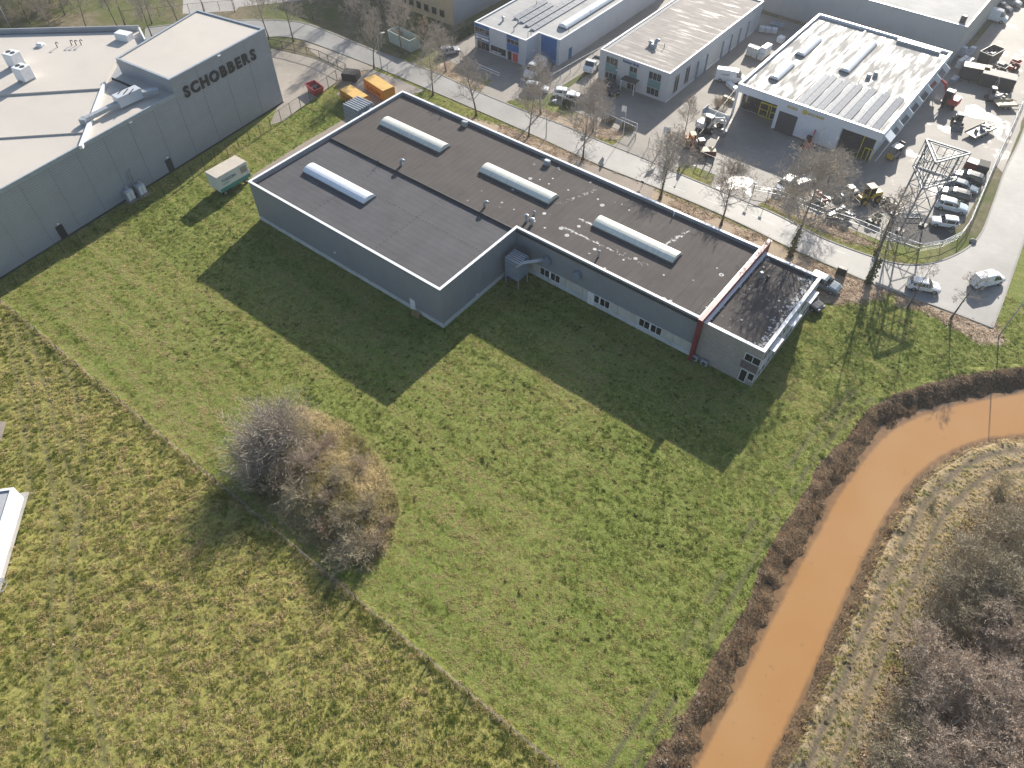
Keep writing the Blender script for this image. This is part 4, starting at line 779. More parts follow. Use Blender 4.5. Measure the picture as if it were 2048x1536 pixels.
dk = MB().bb(jx1 - 6.1, jx1 - .9, jy0 + .95, jy0 + 1.15, .1, jh - 1.4).build('dark_cladding', pm('slate_cladding', (.03, .035, .042), .5), jc, True)
for k in range(14): o = MB().bb(jx1 - 6.1, jx1 - .9, jy0 + .86, jy0 + .948, .15 + k * .29, .4 + k * .29); o.v = [tuple(XF[jc.name].inverted() @ Vector(q)) for q in o.v]; o.build('plank', pm('slate_cladding', (0, 0, 0)), dk)
fr = MB(); ex = jx1 - 2.6
for a0, a1, z0, z1 in ((ex - .1, ex, .1, 4.2), (ex + .6, ex + .7, .1, 2.1), (ex + 2.0, ex + 2.1, .1, 2.1), (ex + 1.3, ex + 1.4, .1, 2.1), (ex + .6, ex + 2.1, 2.1, 2.2)): wbox(fr, 'S', jy0 + .8, a0, a1, z0, z1, 0, .12)
fr.build('entrance_frame', yellow_frame, jc, True)
text(jc, 'SEGERS', .55, .05, pm('letter_yellow', (.55, .38, .02), .5), (jx0 + 9.0, jy0 - .02, 4.55), (1, 0, 0), (0, 0, 1), bold=.006); text(jc, 'MACHINES', .55, .05, pm('letter_yellow', (0, 0, 0)), (jx0 + 12.6, jy0 - .02, 4.55), (1, 0, 0), (0, 0, 1), bold=.006)
MB().tube((jx0 + 12.0, jy0 - .02, 4.75), (jx0 + 12.0, jy0 - .12, 4.75), .42, .42, 6).build('emblem', pm('letter_yellow', (0, 0, 0)), jc, True)
# raking white fins on the east side
for k in range(7):
    y0 = jy0 + 1.5 + k * 4.6; a = [(jx1 - .1, jh - .15), (jx1 + 1.25, jh - 1.0), (jx1 + 1.15, jh - 1.9), (jx1 - .1, jh - 1.2)]
    MB().extr(a, y0 - .1, y0 + .1).build('side_fin', wht, jc, True, fix=True); MB().tube((jx1 + 1.1, y0, jh - 1.5), (jx1 + .1, y0, 0), .07, .07, 6).build('strut', wht, jc, True)
MB().extr([(jx1 - .02, jh - .2), (jx1 + 1.3, jh - 1.02), (jx1 + 1.3, jh - 1.12), (jx1 - .02, jh - .35)], jy0 + .2, jy0 + 2.6).build('corner_canopy', wht, jc, True, fix=True)
SP = MB().box((0, 0, 0), (1.02, 1.66, .045), 0, Matrix.Rotation(R(11), 3, 'Y')).mesh('solar_panel', solar); SP2 = MB().box((0, 0, 0), (1.02, 1.66, .045), 0, Matrix.Rotation(R(-11), 3, 'Y')).mesh('solar_panel', solar)
sx0 = P(1597, 190, jh).x; 
for r_ in range(6):
    xa = jxm + 1.1 + r_ * 2.28
    for k in range(7):
        yb = jy0 + 1.6 + k * 1.69
        ppart('solar_panel', SP2, jc, (xa - jx0, yb - jy0, jh - .08)); ppart('solar_panel', SP, jc, (xa + 1.05 - jx0, yb - jy0, jh - .08))
    MB().bb(xa - .45, xa + 1.5, jy0 + .8, jy0 + 12.6, jh - .295, jh - .2).build('solar_ballast', galv, jc, True)
for a in ((-38.6, 120.5, 127), (-38.6, 131, 138.5), (-30.2, 130, 143)): barrel(jc, a[0], a[1], a[0], a[2], 1.6, jh - .42 if a[0] < jxm else jh - .3, 7, poly_new, .5)
for px in ((1738, 152), (1752, 148)): p = P(*px, jh); MB().bev((p.x, p.y, jh + .05), (.7, .7, .7), .06).build('roof_unit', galv, jc, True)
MB().bb(-27, -19.5, 146.2, 146.9, jh - .295, jh + .2).build('roof_duct', galv, jc, True)
# big grey shed behind
bg = thing('warehouse', 'plain grey warehouse with pale roof behind the white machine dealer', 'building', (-58, 155.6, 0)); flat_block(bg, [(-62, 155.6), (-18.2, 155.6), (-18.2, 200), (-62, 200)], 7.1, pm('shed_grey', (.33, .34, .35), .55, .05, .5), roof_pale, .25, .2)
p = P(1925, 43, 7.1); MB().bev((p.x, p.y, 7.5), (1.0, .8, 1.3), .1).build('roof_unit', dark_metal, bg, True)
for k in range(9): slab(bg, 'wall_panel', 'S', 155.6, -61.9 + k * 4.86, -57.1 + k * 4.86, .2, 6.9, pm('shed_grey', (0, 0, 0)), .05)
# beige brick block
be = thing('brick_office', 'beige brick office block with a row of dark square windows and grey side wall', 'building', (-101.5, 110.6, 0))
MB().bb(-140, -101.5, 110.6, 150, 0, 8).build('wall', brick_beige, be, True); slab(be, 'side_wall', 'E', -101.5, 110.75, 150, .1, 7.9, clad2, .08)
slab(be, 'corner_trim', 'S', 110.6, -101.95, -101.55, 0, 7.9, pm('stone_band', (.45, .38, .25), .7), .06); slab(be, 'window_band', 'S', 110.6, -139, -103.6, .85, 2.6, pm('stone_band', (0, 0, 0)), .04)
for k in range(15): win(be, 'S', 110.56, -105.1 - k * 2.1, -103.9 - k * 2.1, 1.1, 2.4, 1, dark_metal)
for k in range(8): win(be, 'S', 110.6, -107.5 - k * 4, -104.8 - k * 4, 4.6, 6.2, 2, dark_metal)
# white building at the left edge
wl = thing('white_building', 'white flat building with grey roof and gravel strip beside the rough grass', 'building', (-70, 0, 0)); WZ_ = 2.2
c0 = P(28, 975, WZ_); c1 = P(0, 1066, WZ_); e_ = (c1 - c0); c1 = c0 + e_ * 5.0; d_ = Vector((-e_.y, e_.x, 0)).normalized()
if d_.x > 0: d_ = -d_
pl_ = [tuple(v.to_2d()) for v in (c0, c1, c1 + d_ * 22, c0 + d_ * 22)]
flat_block(wl, pl_, WZ_, white_paint, pm('roof_membrane_grey', (.40, .41, .42), .6, .05), .2, .14, capm=trim, capw=.3)
e0 = P(58, 985); e2_ = e0 + (c1 - c0); sheet('gravel_strip', [tuple(v.to_2d()) for v in (e0 + d_ * 3, e0 - d_ * .1, e2_ - d_ * .1, e2_ + d_ * 3)], gravel_light, 0.15, True)
p = P(8, 843); sheet('paved_corner', [(-40, 846), (13, 844), (4, 880), (-40, 930)], path_conc, .13)
p = P(6, 1176); t_ = thing('steel_crate', 'galvanised wire crate standing by the white building', 'crate', (p.x - .35, p.y - .1, .03), .55)
for sx, sy, lx, ly in ((0, -.5, 1.3, .05), (0, .5, 1.3, .05), (-.62, 0, .05, 1.0), (.62, 0, .05, 1.0)): MB().box((sx, sy, .9), (lx, ly, .06)).box((sx, sy, .12), (lx, ly, .06)).build('rail', galv, t_)
for k in range(6): MB().box((-.6 + k * .24, -.5, .5), (.04, .04, .8)).build('bar', galv, t_); MB().box((-.6 + k * .24, .5, .5), (.04, .04, .8)).build('bar', galv, t_)
for k in range(7): MB().box((-.54 + k * .18, 0, .96), (.05, 1.0, .03)).build('slat', galv, t_)

# ------------------------------------------------------------ vehicles
car_glass = pm('car_glass', (.012, .015, .018), .06, .05, 1, spec=.8); rim_m = pm('rim_alloy', (.35, .35, .36), .35, .1, 3, metal=.6); lamp_m = pm('headlamp', (.6, .62, .65), .15, .05, 3); tail_m = pm('tail_lamp', (.35, .01, .01), .25, .1, 3)
def paint(n, c): return pm('paint_' + n, c, .28, .03, 2, coat=.6, spec=.5)
PAINT = dict(white=paint('white', (.74, .75, .76)), silver=paint('silver', (.36, .38, .40)), bluegrey=paint('blue_grey', (.14, .19, .23)), dark=paint('dark_grey', (.05, .055, .062)), black=paint('black', (.012, .012, .014)), blue=paint('navy', (.02, .035, .07)), red=paint('red', (.45, .03, .03)), ice=paint('ice_blue', (.42, .50, .55)))
def wheel(par, x, y, r, w_, rm=None):
    a = MB(); a.tube((x, y - w_ / 2, r), (x, y + w_ / 2, r), r, r, 16); t = a.build('wheel', black, par); s = 1 if y > 0 else -1
    MB().tube((x, y + s * w_ / 2, r), (x, y + s * (w_ / 2 + .015), r), r * .62, r * .55, 12).build('rim', rm or rim_m, t); return t
# stations: x (fraction from rear 0 to front 1), z of top, half-width of roof (fraction), cabin flag
PROF = dict(
    hatch=(4.1, 1.75, 1.48, .92, [(0, .95, .7, 0), (.03, 1.02, .8, 0), (.10, 1.40, .74, 1), (.22, 1.48, .76, 1), (.48, 1.47, .76, 1), (.56, 1.42, .74, 1), (.72, .99, .82, 2), (.9, .88, .8, 0), (.98, .72, .72, 0), (1, .6, .66, 0)]),
    suv=(4.5, 1.85, 1.66, 1.04, [(0, 1.05, .74, 0), (.02, 1.1, .8, 0), (.08, 1.58, .76, 1), (.2, 1.66, .78, 1), (.5, 1.65, .78, 1), (.57, 1.58, .76, 1), (.70, 1.12, .84, 2), (.9, 1.02, .82, 0), (.98, .85, .76, 0), (1, .65, .7, 0)]),
    estate=(4.6, 1.78, 1.46, .92, [(0, .9, .7, 0), (.02, 1.0, .8, 0), (.09, 1.38, .74, 1), (.2, 1.46, .76, 1), (.50, 1.45, .76, 1), (.58, 1.38, .74, 1), (.73, .97, .82, 2), (.92, .86, .8, 0), (.985, .7, .72, 0), (1, .58, .66, 0)]),
    small=(3.6, 1.6, 1.55, .92, [(0, .9, .78, 0), (.01, .98, .8, 0), (.05, 1.48, .78, 1), (.15, 1.55, .8, 1), (.50, 1.54, .8, 1), (.55, 1.48, .78, 1), (.66, .99, .84, 2), (.93, .92, .82, 0), (.99, .78, .76, 0), (1, .6, .72, 0)]),
    van=(5.3, 2.0, 2.25, 1.25, [(0, 1.3, .86, 0), (.004, 2.15, .8, 3), (.02, 2.25, .8, 3), (.5, 2.25, .8, 3), (.70, 2.2, .8, 3), (.74, 2.14, .78, 1), (.86, 1.35, .84, 2), (.95, 1.12, .8, 0), (.99, .95, .76, 0), (1, .7, .7, 0)]),
    minivan=(4.6, 1.85, 1.92, 1.1, [(0, 1.1, .84, 0), (.004, 1.82, .78, 3), (.02, 1.92, .8, 3), (.5, 1.92, .8, 3), (.60, 1.9, .8, 1), (.66, 1.82, .78, 1), (.80, 1.22, .84, 2), (.94, 1.05, .8, 0), (.99, .85, .76, 0), (1, .65, .7, 0)]))
def veh(kind, colour, label, rear, front, z=.75, name=None, cat='car', scale=1.0, group=None, ground=.03, mirror=True):
    L, Wd, Hh, belt, st = PROF[kind]; L *= scale; a, b = P(*rear, z), P(*front, z); c = (a + b) / 2; d = b - a; rz = math.atan2(d.y, d.x)
    t = thing(name or {'van': 'parked_van', 'minivan': 'small_van'}.get(kind, 'parked_car'), label, cat, (c.x, c.y, ground), rz, group); hw = Wd / 2; m = PAINT[colour]; zl = .28
    def ring(f, top, rw, cab):
        x = -L / 2 + f * L; tp = 1 - .14 * max(0, (abs(f - .5) - .38) / .12) ** 2; w_ = hw * tp; bz = min(belt, top - .02) if cab else min(belt, top) - .1
        tz = top; rwid = hw * rw * tp
        half = [(w_ * .9, zl), (w_, zl + .18), (w_, bz - .12), (w_ * .97, bz), (rwid + .03 if cab else w_ * .93, max(bz + .02, tz - .1)), (rwid * .86, tz - .012), (0, tz)]
        return [(x, y, zz) for y, zz in half] + [(x, -y, zz) for y, zz in half[-2::-1]]
    rings = [ring(*s) for s in st]; n = len(rings[0]); body = MB(); body.v = [p for r in rings for p in r]; glass = {}
    for k in range(len(st) - 1):
        c0, c1 = st[k][3], st[k + 1][3]; cabin = c0 in (1, 2) and c1 in (1, 2) or (c0 == 0 and c1 == 1) or (c0 == 3 and c1 == 1)
        for i in range(n):
            j = (i + 1) % n; f = (k * n + i, k * n + j, (k + 1) * n + j, (k + 1) * n + i); key = None
            if i in (3, 8) and c0 == 1 and c1 == 1: key = 'side_window'
            elif i in (3, 8) and c0 == 3 and c1 == 1: key = 'side_window'
            elif i in (4, 5, 6, 7) and c1 == 2: key = 'windscreen'
            elif i in (3, 8) and c1 == 2: key = 'side_window'
            elif i in (4, 5, 6, 7) and c0 == 0 and c1 == 1: key = 'rear_window'
            body.f.append(f)
            if key: glass.setdefault(key + ('L' if key == 'side_window' and i == 8 else ''), []).append(f)
    body.f += [tuple(range(n)), tuple(range((len(st) - 1) * n, len(st) * n))]
    bo = body.build('body', m, t, fix=True)
    for key, fs in glass.items():
        g = MB()
        for f in fs:
            vs = [Vector(body.v[i]) for i in f]; ce = sum(vs, Vector()) / 4; nn = (vs[2] - vs[0]).cross(vs[3] - vs[1]).normalized(); out = Vector((0, ce.y, ce.z - .6)); out.x = 1 if key == 'windscreen' else (-1 if key == 'rear_window' else 0)
            if nn.dot(out) < 0: nn = -nn
            g.add([ce + (v - ce) * .9 + nn * .012 for v in vs], [(0, 1, 2, 3)])
        g.build(key.rstrip('L') if key.startswith('side') else key, car_glass, t)
    r = .33 if kind not in ('van',) else .36
    for fx_ in (.185, .815):
        for sy in (-1, 1): wheel(t, -L / 2 + fx_ * L, sy * (hw - .1), r, .22)
    MB().box((0, 0, zl - .02), (L * .9, Wd * .82, .12)).build('underbody', black, t)
    for sy in (-1, 1):
        MB().bev((L / 2 - .12, sy * hw * .62, .72 if kind != 'van' else .95), (.16, .34, .14), .03).build('headlight', lamp_m, t); MB().box((-L / 2 + .02, sy * hw * .74, .82), (.06, .2, .22)).build('tail_light', tail_m, t)
        if mirror: MB().bev((L * (.17 if kind not in ('van', 'minivan') else .3), sy * (hw + .08), belt + .08), (.12, .2, .16), .03).build('mirror', m, t)
    MB().box((L / 2 + .005, 0, .45), (.03, .5, .11)).build('number_plate', pm('plate_yellow', (.6, .45, .05), .5), t)
    return t
veh('hatch', 'white', 'white hatchback turning at the road junction', (1823, 565), (1876, 574), ground=.04)
veh('minivan', 'white', 'white van parked on the side road by the junction', (1953, 562), (2002, 550), 1.0, cat='van', ground=.04)
veh('suv', 'bluegrey', 'blue-grey car half hidden beside the office end of the hall', (1630, 556), (1668, 574), ground=.02); veh('estate', 'dark', 'dark car tucked behind the office end, only its nose showing', (1600, 588), (1631, 608), ground=.02)
veh('small', 'white', 'small white boxy off-roader, first in the row by the lattice mast', (1913, 446), (1866, 439)); veh('suv', 'ice', 'silver-blue estate car parked beside the small white off-roader', (1878, 404), (1932, 418)); veh('estate', 'dark', 'dark grey car, third in the row by the lattice mast', (1935, 393), (1884, 379)); veh('estate', 'bluegrey', 'dark blue-grey car, fourth in the row by the lattice mast', (1902, 364), (1950, 379)); veh('suv', 'dark', 'dark off-roader at the far end of the row beside the red crate', (1958, 361), (1913, 347))
veh('van', 'white', 'large white van parked in front of the blue panels', (1087, 122), (1054, 147), 1.2, cat='van'); veh('estate', 'silver', 'silver car behind bare trees in front of the blue showroom', (1056, 170), (1090, 177)); veh('hatch', 'white', 'white hatchback by the slim flagpoles', (1113, 183), (1147, 187)); veh('estate', 'white', 'white saloon-like estate beside the clipped hedge block', (1139, 193), (1170, 199))
veh('hatch', 'silver', 'silver car parked beside the blue showroom hedge', (884, 103), (913, 97)); veh('suv', 'black', 'black car in the shade by the white porch', (1214, 162), (1230, 186)); veh('van', 'white', 'white delivery van with dark side lettering in the alley', (1440, 147), (1483, 153), 1.2, cat='van')
veh('estate', 'silver', 'silver car parked behind the front yard fence', (1582, 357), (1560, 378)); veh('van', 'white', 'white van by the far grey warehouse', (1970, 24), (2010, 33), 1.2, cat='van'); veh('hatch', 'blue', 'dark blue car next to the far white van', (1990, 8), (2018, 17)); veh('suv', 'silver', 'silver car at the far end of the warehouse car park', (2008, -2), (2034, 6)); veh('estate', 'black', 'black car beyond the silver one by the warehouse', (2022, -9), (2046, -2))
for o in bpy.data.objects:
    if o.get('label') == 'white delivery van with dark side lettering in the alley': text(o, 'STEINERT', .34, .02, pm('sign_navy', (0, 0, 0)), (-1.6, -1.0, 1.45), (1, 0, 0), (0, 0, 1), world=False)
def tipper(label, rear, front, col):
    a, b = P(*rear, 1), P(*front, 1); c = (a + b) / 2; d = b - a; t = thing('tipper_truck', label, 'truck', (c.x, c.y, .03), math.atan2(d.y, d.x)); L = 5.2
    cab = [(.9, .5), (.9, 2.1), (1.0, 2.2), (1.7, 2.2), (2.15, 1.45), (2.6, 1.25), (2.65, .5)]; MB().extr(cab, -.95, .95).build('cab', col, t, fix=True)
    MB().add([(1.76, -.8, 2.12), (1.76, .8, 2.12), (2.17, .85, 1.48), (2.17, -.85, 1.48)], [(0, 1, 2, 3)]).build('windscreen', car_glass, t)
    for sy in (-1, 1): MB().box((1.4, sy * .96, 1.75), (.7, .02, .55)).build('side_window', car_glass, t); MB().bev((2.62, sy * .65, .85), (.1, .35, .2), .03).build('headlight', lamp_m, t)
    MB().bb(-2.6, .8, -1.0, 1.0, .85, .95).build('bed', dark_metal, t)
    for y0, y1, x0, x1 in ((-1.02, -.96, -2.6, .8), (.96, 1.02, -2.6, .8), (-.95, .95, -2.6, -2.54), (-.95, .95, .74, .8)): MB().bb(x0, x1, y0, y1, .952, 1.3).build('side_board', galv, t)
    MB().bb(-2.5, 2.3, -.4, .4, .45, .84).build('chassis', black, t)
    for x in (-1.5, 1.75):
        for sy in (-1, 1): wheel(t, x, sy * .85, .36, .24)
    return t
tipper('white tipper pickup at the corner of the pale workshop', (1199, 116), (1176, 139), PAINT['white'])
# box trailer, containers, skips
def lorry_box():
    t = thing('box_trailer', 'white and teal box trailer lettered TOSCON on the grass by the fence', 'trailer', (-93.15, 49.0, .02), R(90)); wb = pm('box_white', (.62, .64, .62), .5, .05, 1, dirt=((.45, .43, .38), .5))
    MB().bev((0, 0, 2.25), (5.6, 2.7, 2.5), .05).build('box_body', wb, t); MB().box((0, 0, 3.51), (5.56, 2.66, .03)).build('roof', pm('box_roof', (.50, .45, .38), .7, .1, 1), t)
    tl = pm('trailer_teal', (.03, .24, .22), .45); MB().box((0, -1.36, 1.2), (5.55, .03, .6)).box((0, 1.36, 1.2), (5.55, .03, .6)).build('teal_stripe', tl, t)
    text(t, 'TOSCON', .62, .02, pm('letter_toscon', (.02, .10, .18), .5), (-2.2, -1.355, 2.35), (1, 0, 0), (0, 0, 1), world=False, bold=.01); text(t, 'transport', .3, .02, tl, (-2.1, -1.355, 1.95), (1, 0, 0), (0, 0, 1), world=False)
    MB().box((1.9, -1.36, 2.6), (1.1, .03, 1.0)).build('side_picture', pm('picture_grey', (.25, .24, .2), .5, .6, 4), t)
    for s in (-1, 1): MB().box((-2.815, s * .64, 2.25), (.04, 1.2, 2.3)).build('rear_door', wb, t)
    MB().box((0, 0, .82), (5.2, 1.2, .3)).build('chassis', black, t); MB().box((3.4, 0, .7), (1.4, .14, .12)).build('drawbar', dark_metal, t)
    for x in (-2.0, 1.9):
        for s in (-1, 1): wheel(t, x, s * 1.05, .42, .26)
    MB().box((0, -1.1, .55), (1.8, .04, .08)).box((0, -1.1, .75), (1.8, .04, .08)).build('side_guard', galv, t)
lorry_box()
orange = pm('container_orange', (.62, .27, .03), .55, .12, 1.5, dirt=((.45, .17, .03), .5)); orange_top = pm('container_orange_top', (.62, .38, .10), .6, .15, 1.2, dirt=((.45, .3, .15), .6))
def container(label, c, rz, L, Wd, Hh, m, tm, txt=None, name='container', cat='container', group=None):
    t = thing(name, label, cat, c, rz, group)
    MB().bev((0, 0, Hh / 2 + .12), (L, Wd, Hh - .04), .03).build('shell', m, t); MB().box((0, 0, Hh + .13), (L - .1, Wd - .1, .05)).build('lid', tm, t)
    rb = MB().box((0, 0, 0), (.09, .06, Hh - .2)).mesh('rib', m); n = int(L / .6)
    for s in (-1, 1):
        for k in range(n + 1): ppart('rib', rb, t, (-L / 2 + .05 + (L - .1) * k / n, s * (Wd / 2 + .025), Hh / 2 + .1))
    for s in (-1, 1): MB().box((L / 2 + .02, s * Wd / 4, Hh / 2 + .1), (.05, Wd / 2 - .1, Hh - .25)).build('door', m, t)
    MB().box((0, -Wd / 3, .06), (L * .95, .16, .12)).box((0, Wd / 3, .06), (L * .95, .16, .12)).build('skid', dark_metal, t)
    if txt: text(t, txt, .95, .03, pm('stencil_black', (.05, .03, .02), .6), (-L / 2 + 1.0, -Wd / 2 - .06, .6), (1, 0, 0), (0, 0, 1), world=False, space=1.25)
    return t
p1 = sum((P(*q, 1.95) for q in ((731, 160), (745, 146), (784, 170), (770, 187))), Vector()) / 4; container('orange steel container lettered COLLIN next to the road', (p1.x, p1.y, .02), R(-10), 5.9, 2.45, 1.85, orange, orange_top, 'COLLIN')
p2 = sum((P(*q, 1.9) for q in ((680, 182), (694, 169), (735, 188), (722, 203))), Vector()) / 4; container('orange steel container half behind the grey filter unit', (p2.x, p2.y, .02), R(-8), 5.2, 2.4, 1.8, orange, orange_top, 'COLLIN')
p = P(702, 150, .8); container('low black lidded skip by the fence corner', (p.x, p.y, .02), R(25), 2.8, 2.2, 1.3, dark_metal, black, None, 'waste_skip', 'skip')
def skip(label, c, rz, L, Wd, Hh, m, fill, name='open_skip', slope=.55):
    t = thing(name, label, 'skip', c, rz); b = [(-L / 2 + slope, -Wd / 2 + .1), (L / 2 - slope, -Wd / 2 + .1), (L / 2 - slope, Wd / 2 - .1), (-L / 2 + slope, Wd / 2 - .1)]; o = [(-L / 2, -Wd / 2), (L / 2, -Wd / 2), (L / 2, Wd / 2), (-L / 2, Wd / 2)]
    mb = MB(); i = [(x * .95, y * .94) for x, y in o]; ib = [(x * .93, y * .9) for x, y in b]
    mb.loft([[(x, y, 0) for x, y in b], [(x, y, Hh) for x, y in o], [(x, y, Hh) for x, y in i], [(x, y, .08) for x, y in ib]], True, True); mb.build('tub', m, t)
    f = MB(); rr = random.Random(len(label))
    for k in range(26): f.box((rr.uniform(-.4, .4) * (L - 2 * slope), rr.uniform(-.36, .36) * Wd, rr.uniform(.15, Hh * .75)), (rr.uniform(.3, 1.0), rr.uniform(.1, .3), rr.uniform(.06, .25)), rr.uniform(0, 3), Matrix.Rotation(rr.uniform(-.5, .5), 3, 'X'))
    f.build('load', fill, t, kind='stuff'); MB().box((0, -Wd / 2 - .03, Hh - .06), (L, .06, .12)).box((0, Wd / 2 + .03, Hh - .06), (L, .06, .12)).build('rim', m, t); return t
p = P(630, 177, .7); skip('red tapered skip with rubble on the pale paved yard', (p.x, p.y, .03), R(-12), 3.3, 1.9, 1.3, pm('skip_red', (.33, .03, .04), .5, .15, 2), pm('rubble', (.1, .09, .085), .9, .5, 5))
p = P(808, 78, 1.2); skip('pale green open container heaped with timber beside the road', (p.x, p.y, .02), R(-5), 6.4, 2.5, 2.3, pm('container_mint', (.36, .43, .40), .6, .12, 1.5, dirt=((.25, .22, .18), .5)), wood, 'timber_container', .05)

# ------------------------------------------------------------ lattice mast
mast_steel = pm('mast_steel', (.16, .19, .225), .5, .15, 3, dirt=((.1, .11, .12), .5))
def mast(galv=mast_steel):
    t = thing('lattice_mast', 'tall galvanised lattice mast with empty triangular billboard frame in the machine yard', 'mast', (-8.3, 103.9, 0))
    o = Vector((-8.3, 103.9, 0)); legs = [Vector((-10.5, 105.0, 0)) - o, Vector((-6.2, 104.9, 0)) - o, Vector((-8.35, 101.6, 0)) - o]; zs = [0, 2.75, 5.5, 8.1]
    for l in legs: MB().tube(l, l + Vector((0, 0, 12.0)), .13, .11, 8).build('leg', galv, t); MB().bev(l + Vector((0, 0, .15)), (1.1, 1.1, .3), .06).build('footing', dark_metal, t)
    up = lambda v, z: v + Vector((0, 0, z))
    for i in range(3):
        a, b = legs[i], legs[(i + 1) % 3]
        for z0, z1 in zip(zs[:-1], zs[1:]):
            mb = MB(); m_ = (a + b) / 2; mb.tube(up(a, z0 + .1), up(m_, z1), .05); mb.tube(up(b, z0 + .1), up(m_, z1), .05); mb.build('brace', galv, t); MB().tube(up(a, z1), up(b, z1), .06).build('strut', galv, t)
    top = [Vector((-11.05, 105.3, 0)) - o, Vector((-5.2, 105.6, 0)) - o, Vector((-8.2, 100.5, 0)) - o]
    for z, r in ((8.0, .10), (9.35, .04), (10.7, .04), (12.1, .11)):
        for i in range(3):
            a, b = top[i], top[(i + 1) % 3]; d = b - a; c = (a + b) / 2; MB().box(up(c, z), (d.length, r * 2, r * 2), math.atan2(d.y, d.x)).build('frame_beam', galv, t)
    for i in range(3):
        a, b = top[i], top[(i + 1) % 3]; me = MB().tube((0, 0, 8.1), (0, 0, 12.0), .055).mesh('frame_post', galv)
        for k in range(6): ppart('frame_post', me, t, a.lerp(b, (k + .02) / 6))
        MB().tube(up(a, 8.1), up(b, 12), .05).build('frame_diagonal', galv, t)
        c_ = (top[0] + top[1] + top[2]) / 3; ia, ib = a.lerp(c_, .28), b.lerp(c_, .28); d = ib - ia; MB().box(up((ia + ib) / 2, 12.1), (d.length, .13, .13), math.atan2(d.y, d.x)).build('frame_beam', galv, t); MB().box(up((ia + ib) / 2, 8.0), (d.length, .14, .14), math.atan2(d.y, d.x)).build('frame_beam', galv, t)
        for z in (8.05, 12.05): MB().tube(up(legs[i], z), up(top[i], z), .08).build('bracket', galv, t)
mast()
# ------------------------------------------------------------ fences
def fence(label, pts, h, gap, pm_, rm_, rails=(1.0,), wire=8, name='wire_fence', cat='fence', rr=.03, posts_r=.035, white_top=None):
    pts = [Vector(p) if len(p) == 3 else P(*p) for p in pts]; t = thing(name, label, cat, tuple(pts[0])); o = pts[0]; acc = 0.0; pos = [pts[0]]
    for a, b in zip(pts[:-1], pts[1:]):
        L = (b - a).length; n = max(1, round(L / gap)); pos += [a.lerp(b, (k + 1) / n) for k in range(n)]
    me = MB().box((0, 0, h / 2), (posts_r * 2, posts_r * 2, h)).mesh('post', pm_)
    for p in pos: ppart('post', me, t, p - o)
    for f in rails:
        mb = MB()
        for a, b in zip(pos[:-1], pos[1:]): mb.tube(a - o + Vector((0, 0, h * f)), b - o + Vector((0, 0, h * f)), rr, rr, 5)
        mb.build('rail', white_top if white_top and f == max(rails) else rm_, t)
    if wire:
        mb = MB()
        for a, b in zip(pos[:-1], pos[1:]):
            L = (b - a).length; n = int(L / .35)
            for k in range(1, wire): z = h * k / wire; mb.tube(a - o + Vector((0, 0, z)), b - o + Vector((0, 0, z)), .006, .006, 3, False)
            for k in range(n): q = a.lerp(b, (k + .5) / n) - o; mb.tube(q + Vector((0, 0, .05)), q + Vector((0, 0, h * .98)), .006, .006, 3, False)
        mb.build('wire_mesh', pm_, t, kind='stuff')
    return t
gfence = pm('fence_dark_green', (.03, .04, .035), .5); stake = pm('fence_stake', (.16, .12, .08), .85, .3, 6)
fence('dark wire mesh fence between the blue-grey hall and the grass', [(-100, 657), (0, 588), (130, 508), (260, 432), (363, 374), (433, 322), (522, 270), (602, 215), (692, 150)], 2.0, 2.6, gfence, gfence)
fence('dark bar fence with sliding gate along the pale paved yard', [(541, 94), (590, 104), (640, 118), (694, 145)], 1.6, 2.4, gfence, gfence, (1.0, .12), 6, 'yard_fence', rr=.06)
fence('white rail barrier in front of the blue showroom', [(934, 126), (960, 140), (1000, 157)], 1.0, 2.6, galv, trim, (1.0, .5), 0, 'rail_barrier', 'barrier', rr=.05, posts_r=.05)
fence('grey wire fence along the leafy verge of the pale workshop', [(1041, 176), (1095, 200), (1150, 222), (1215, 247), (1268, 272)], 1.7, 2.6, galv, galv, (1.0,), 6)
fence('grey wire fence between the blue showroom and the pale workshop', [(1100, 170), (1160, 135), (1210, 108), (1290, 55)], 1.8, 3, galv, galv, (1.0,), 6)
fence('open mesh gate wing at the pale workshop drive', [(1240, 255), (1272, 268), (1270, 283)], 1.9, 2.2, galv, galv, (1.0, .05), 7, 'mesh_gate', 'gate')
fence('mesh gate standing open in the pale workshop drive', [(1296, 295), (1320, 303)], 1.9, 2.4, galv, galv, (1.0, .05), 7, 'mesh_gate', 'gate')
fence('dark wire fence between alley and machine yard', [(1395, 287), (1415, 262), (1445, 225), (1475, 185)], 1.8, 2.6, gfence, gfence, (1.0,), 6)
fence('fence with white top rail round the machine yard corner', [(1505, 388), (1554, 397), (1600, 417), (1650, 437), (1715, 458), (1790, 490), (1836, 505), (1880, 497), (1915, 480), (1934, 455), (1955, 405), (1978, 350), (2000, 300), (2019, 262), (2046, 200)], 1.5, 2.6, galv, galv, (1.0, .5), 6, 'yard_fence', rr=.05, white_top=trim)
fence('pair of dark gate posts with rail at the machine yard drive', [(1398, 322), (1411, 328), (1424, 333)], 1.7, 1.4, dark_metal, dark_metal, (1.0, .1), 0, 'gate_posts', 'gate', rr=.05, posts_r=.08)
fence('low stake and wire fence in a strip of dry grass across the fields', [(-96.8, FENCE_Y, 0), (-60, FENCE_Y, 0), (-30, FENCE_Y, 0), (-1.5, FENCE_Y, 0)], 1.0, 4.6, stake, galv, (.5, .9), 0, 'field_fence', rr=.008, posts_r=.05)
fence('dark fence along the far pavement behind the sign block', [(250, 40), (320, 34), (380, 26), (470, 18)], 1.8, 3, gfence, gfence, (1.0,), 6)
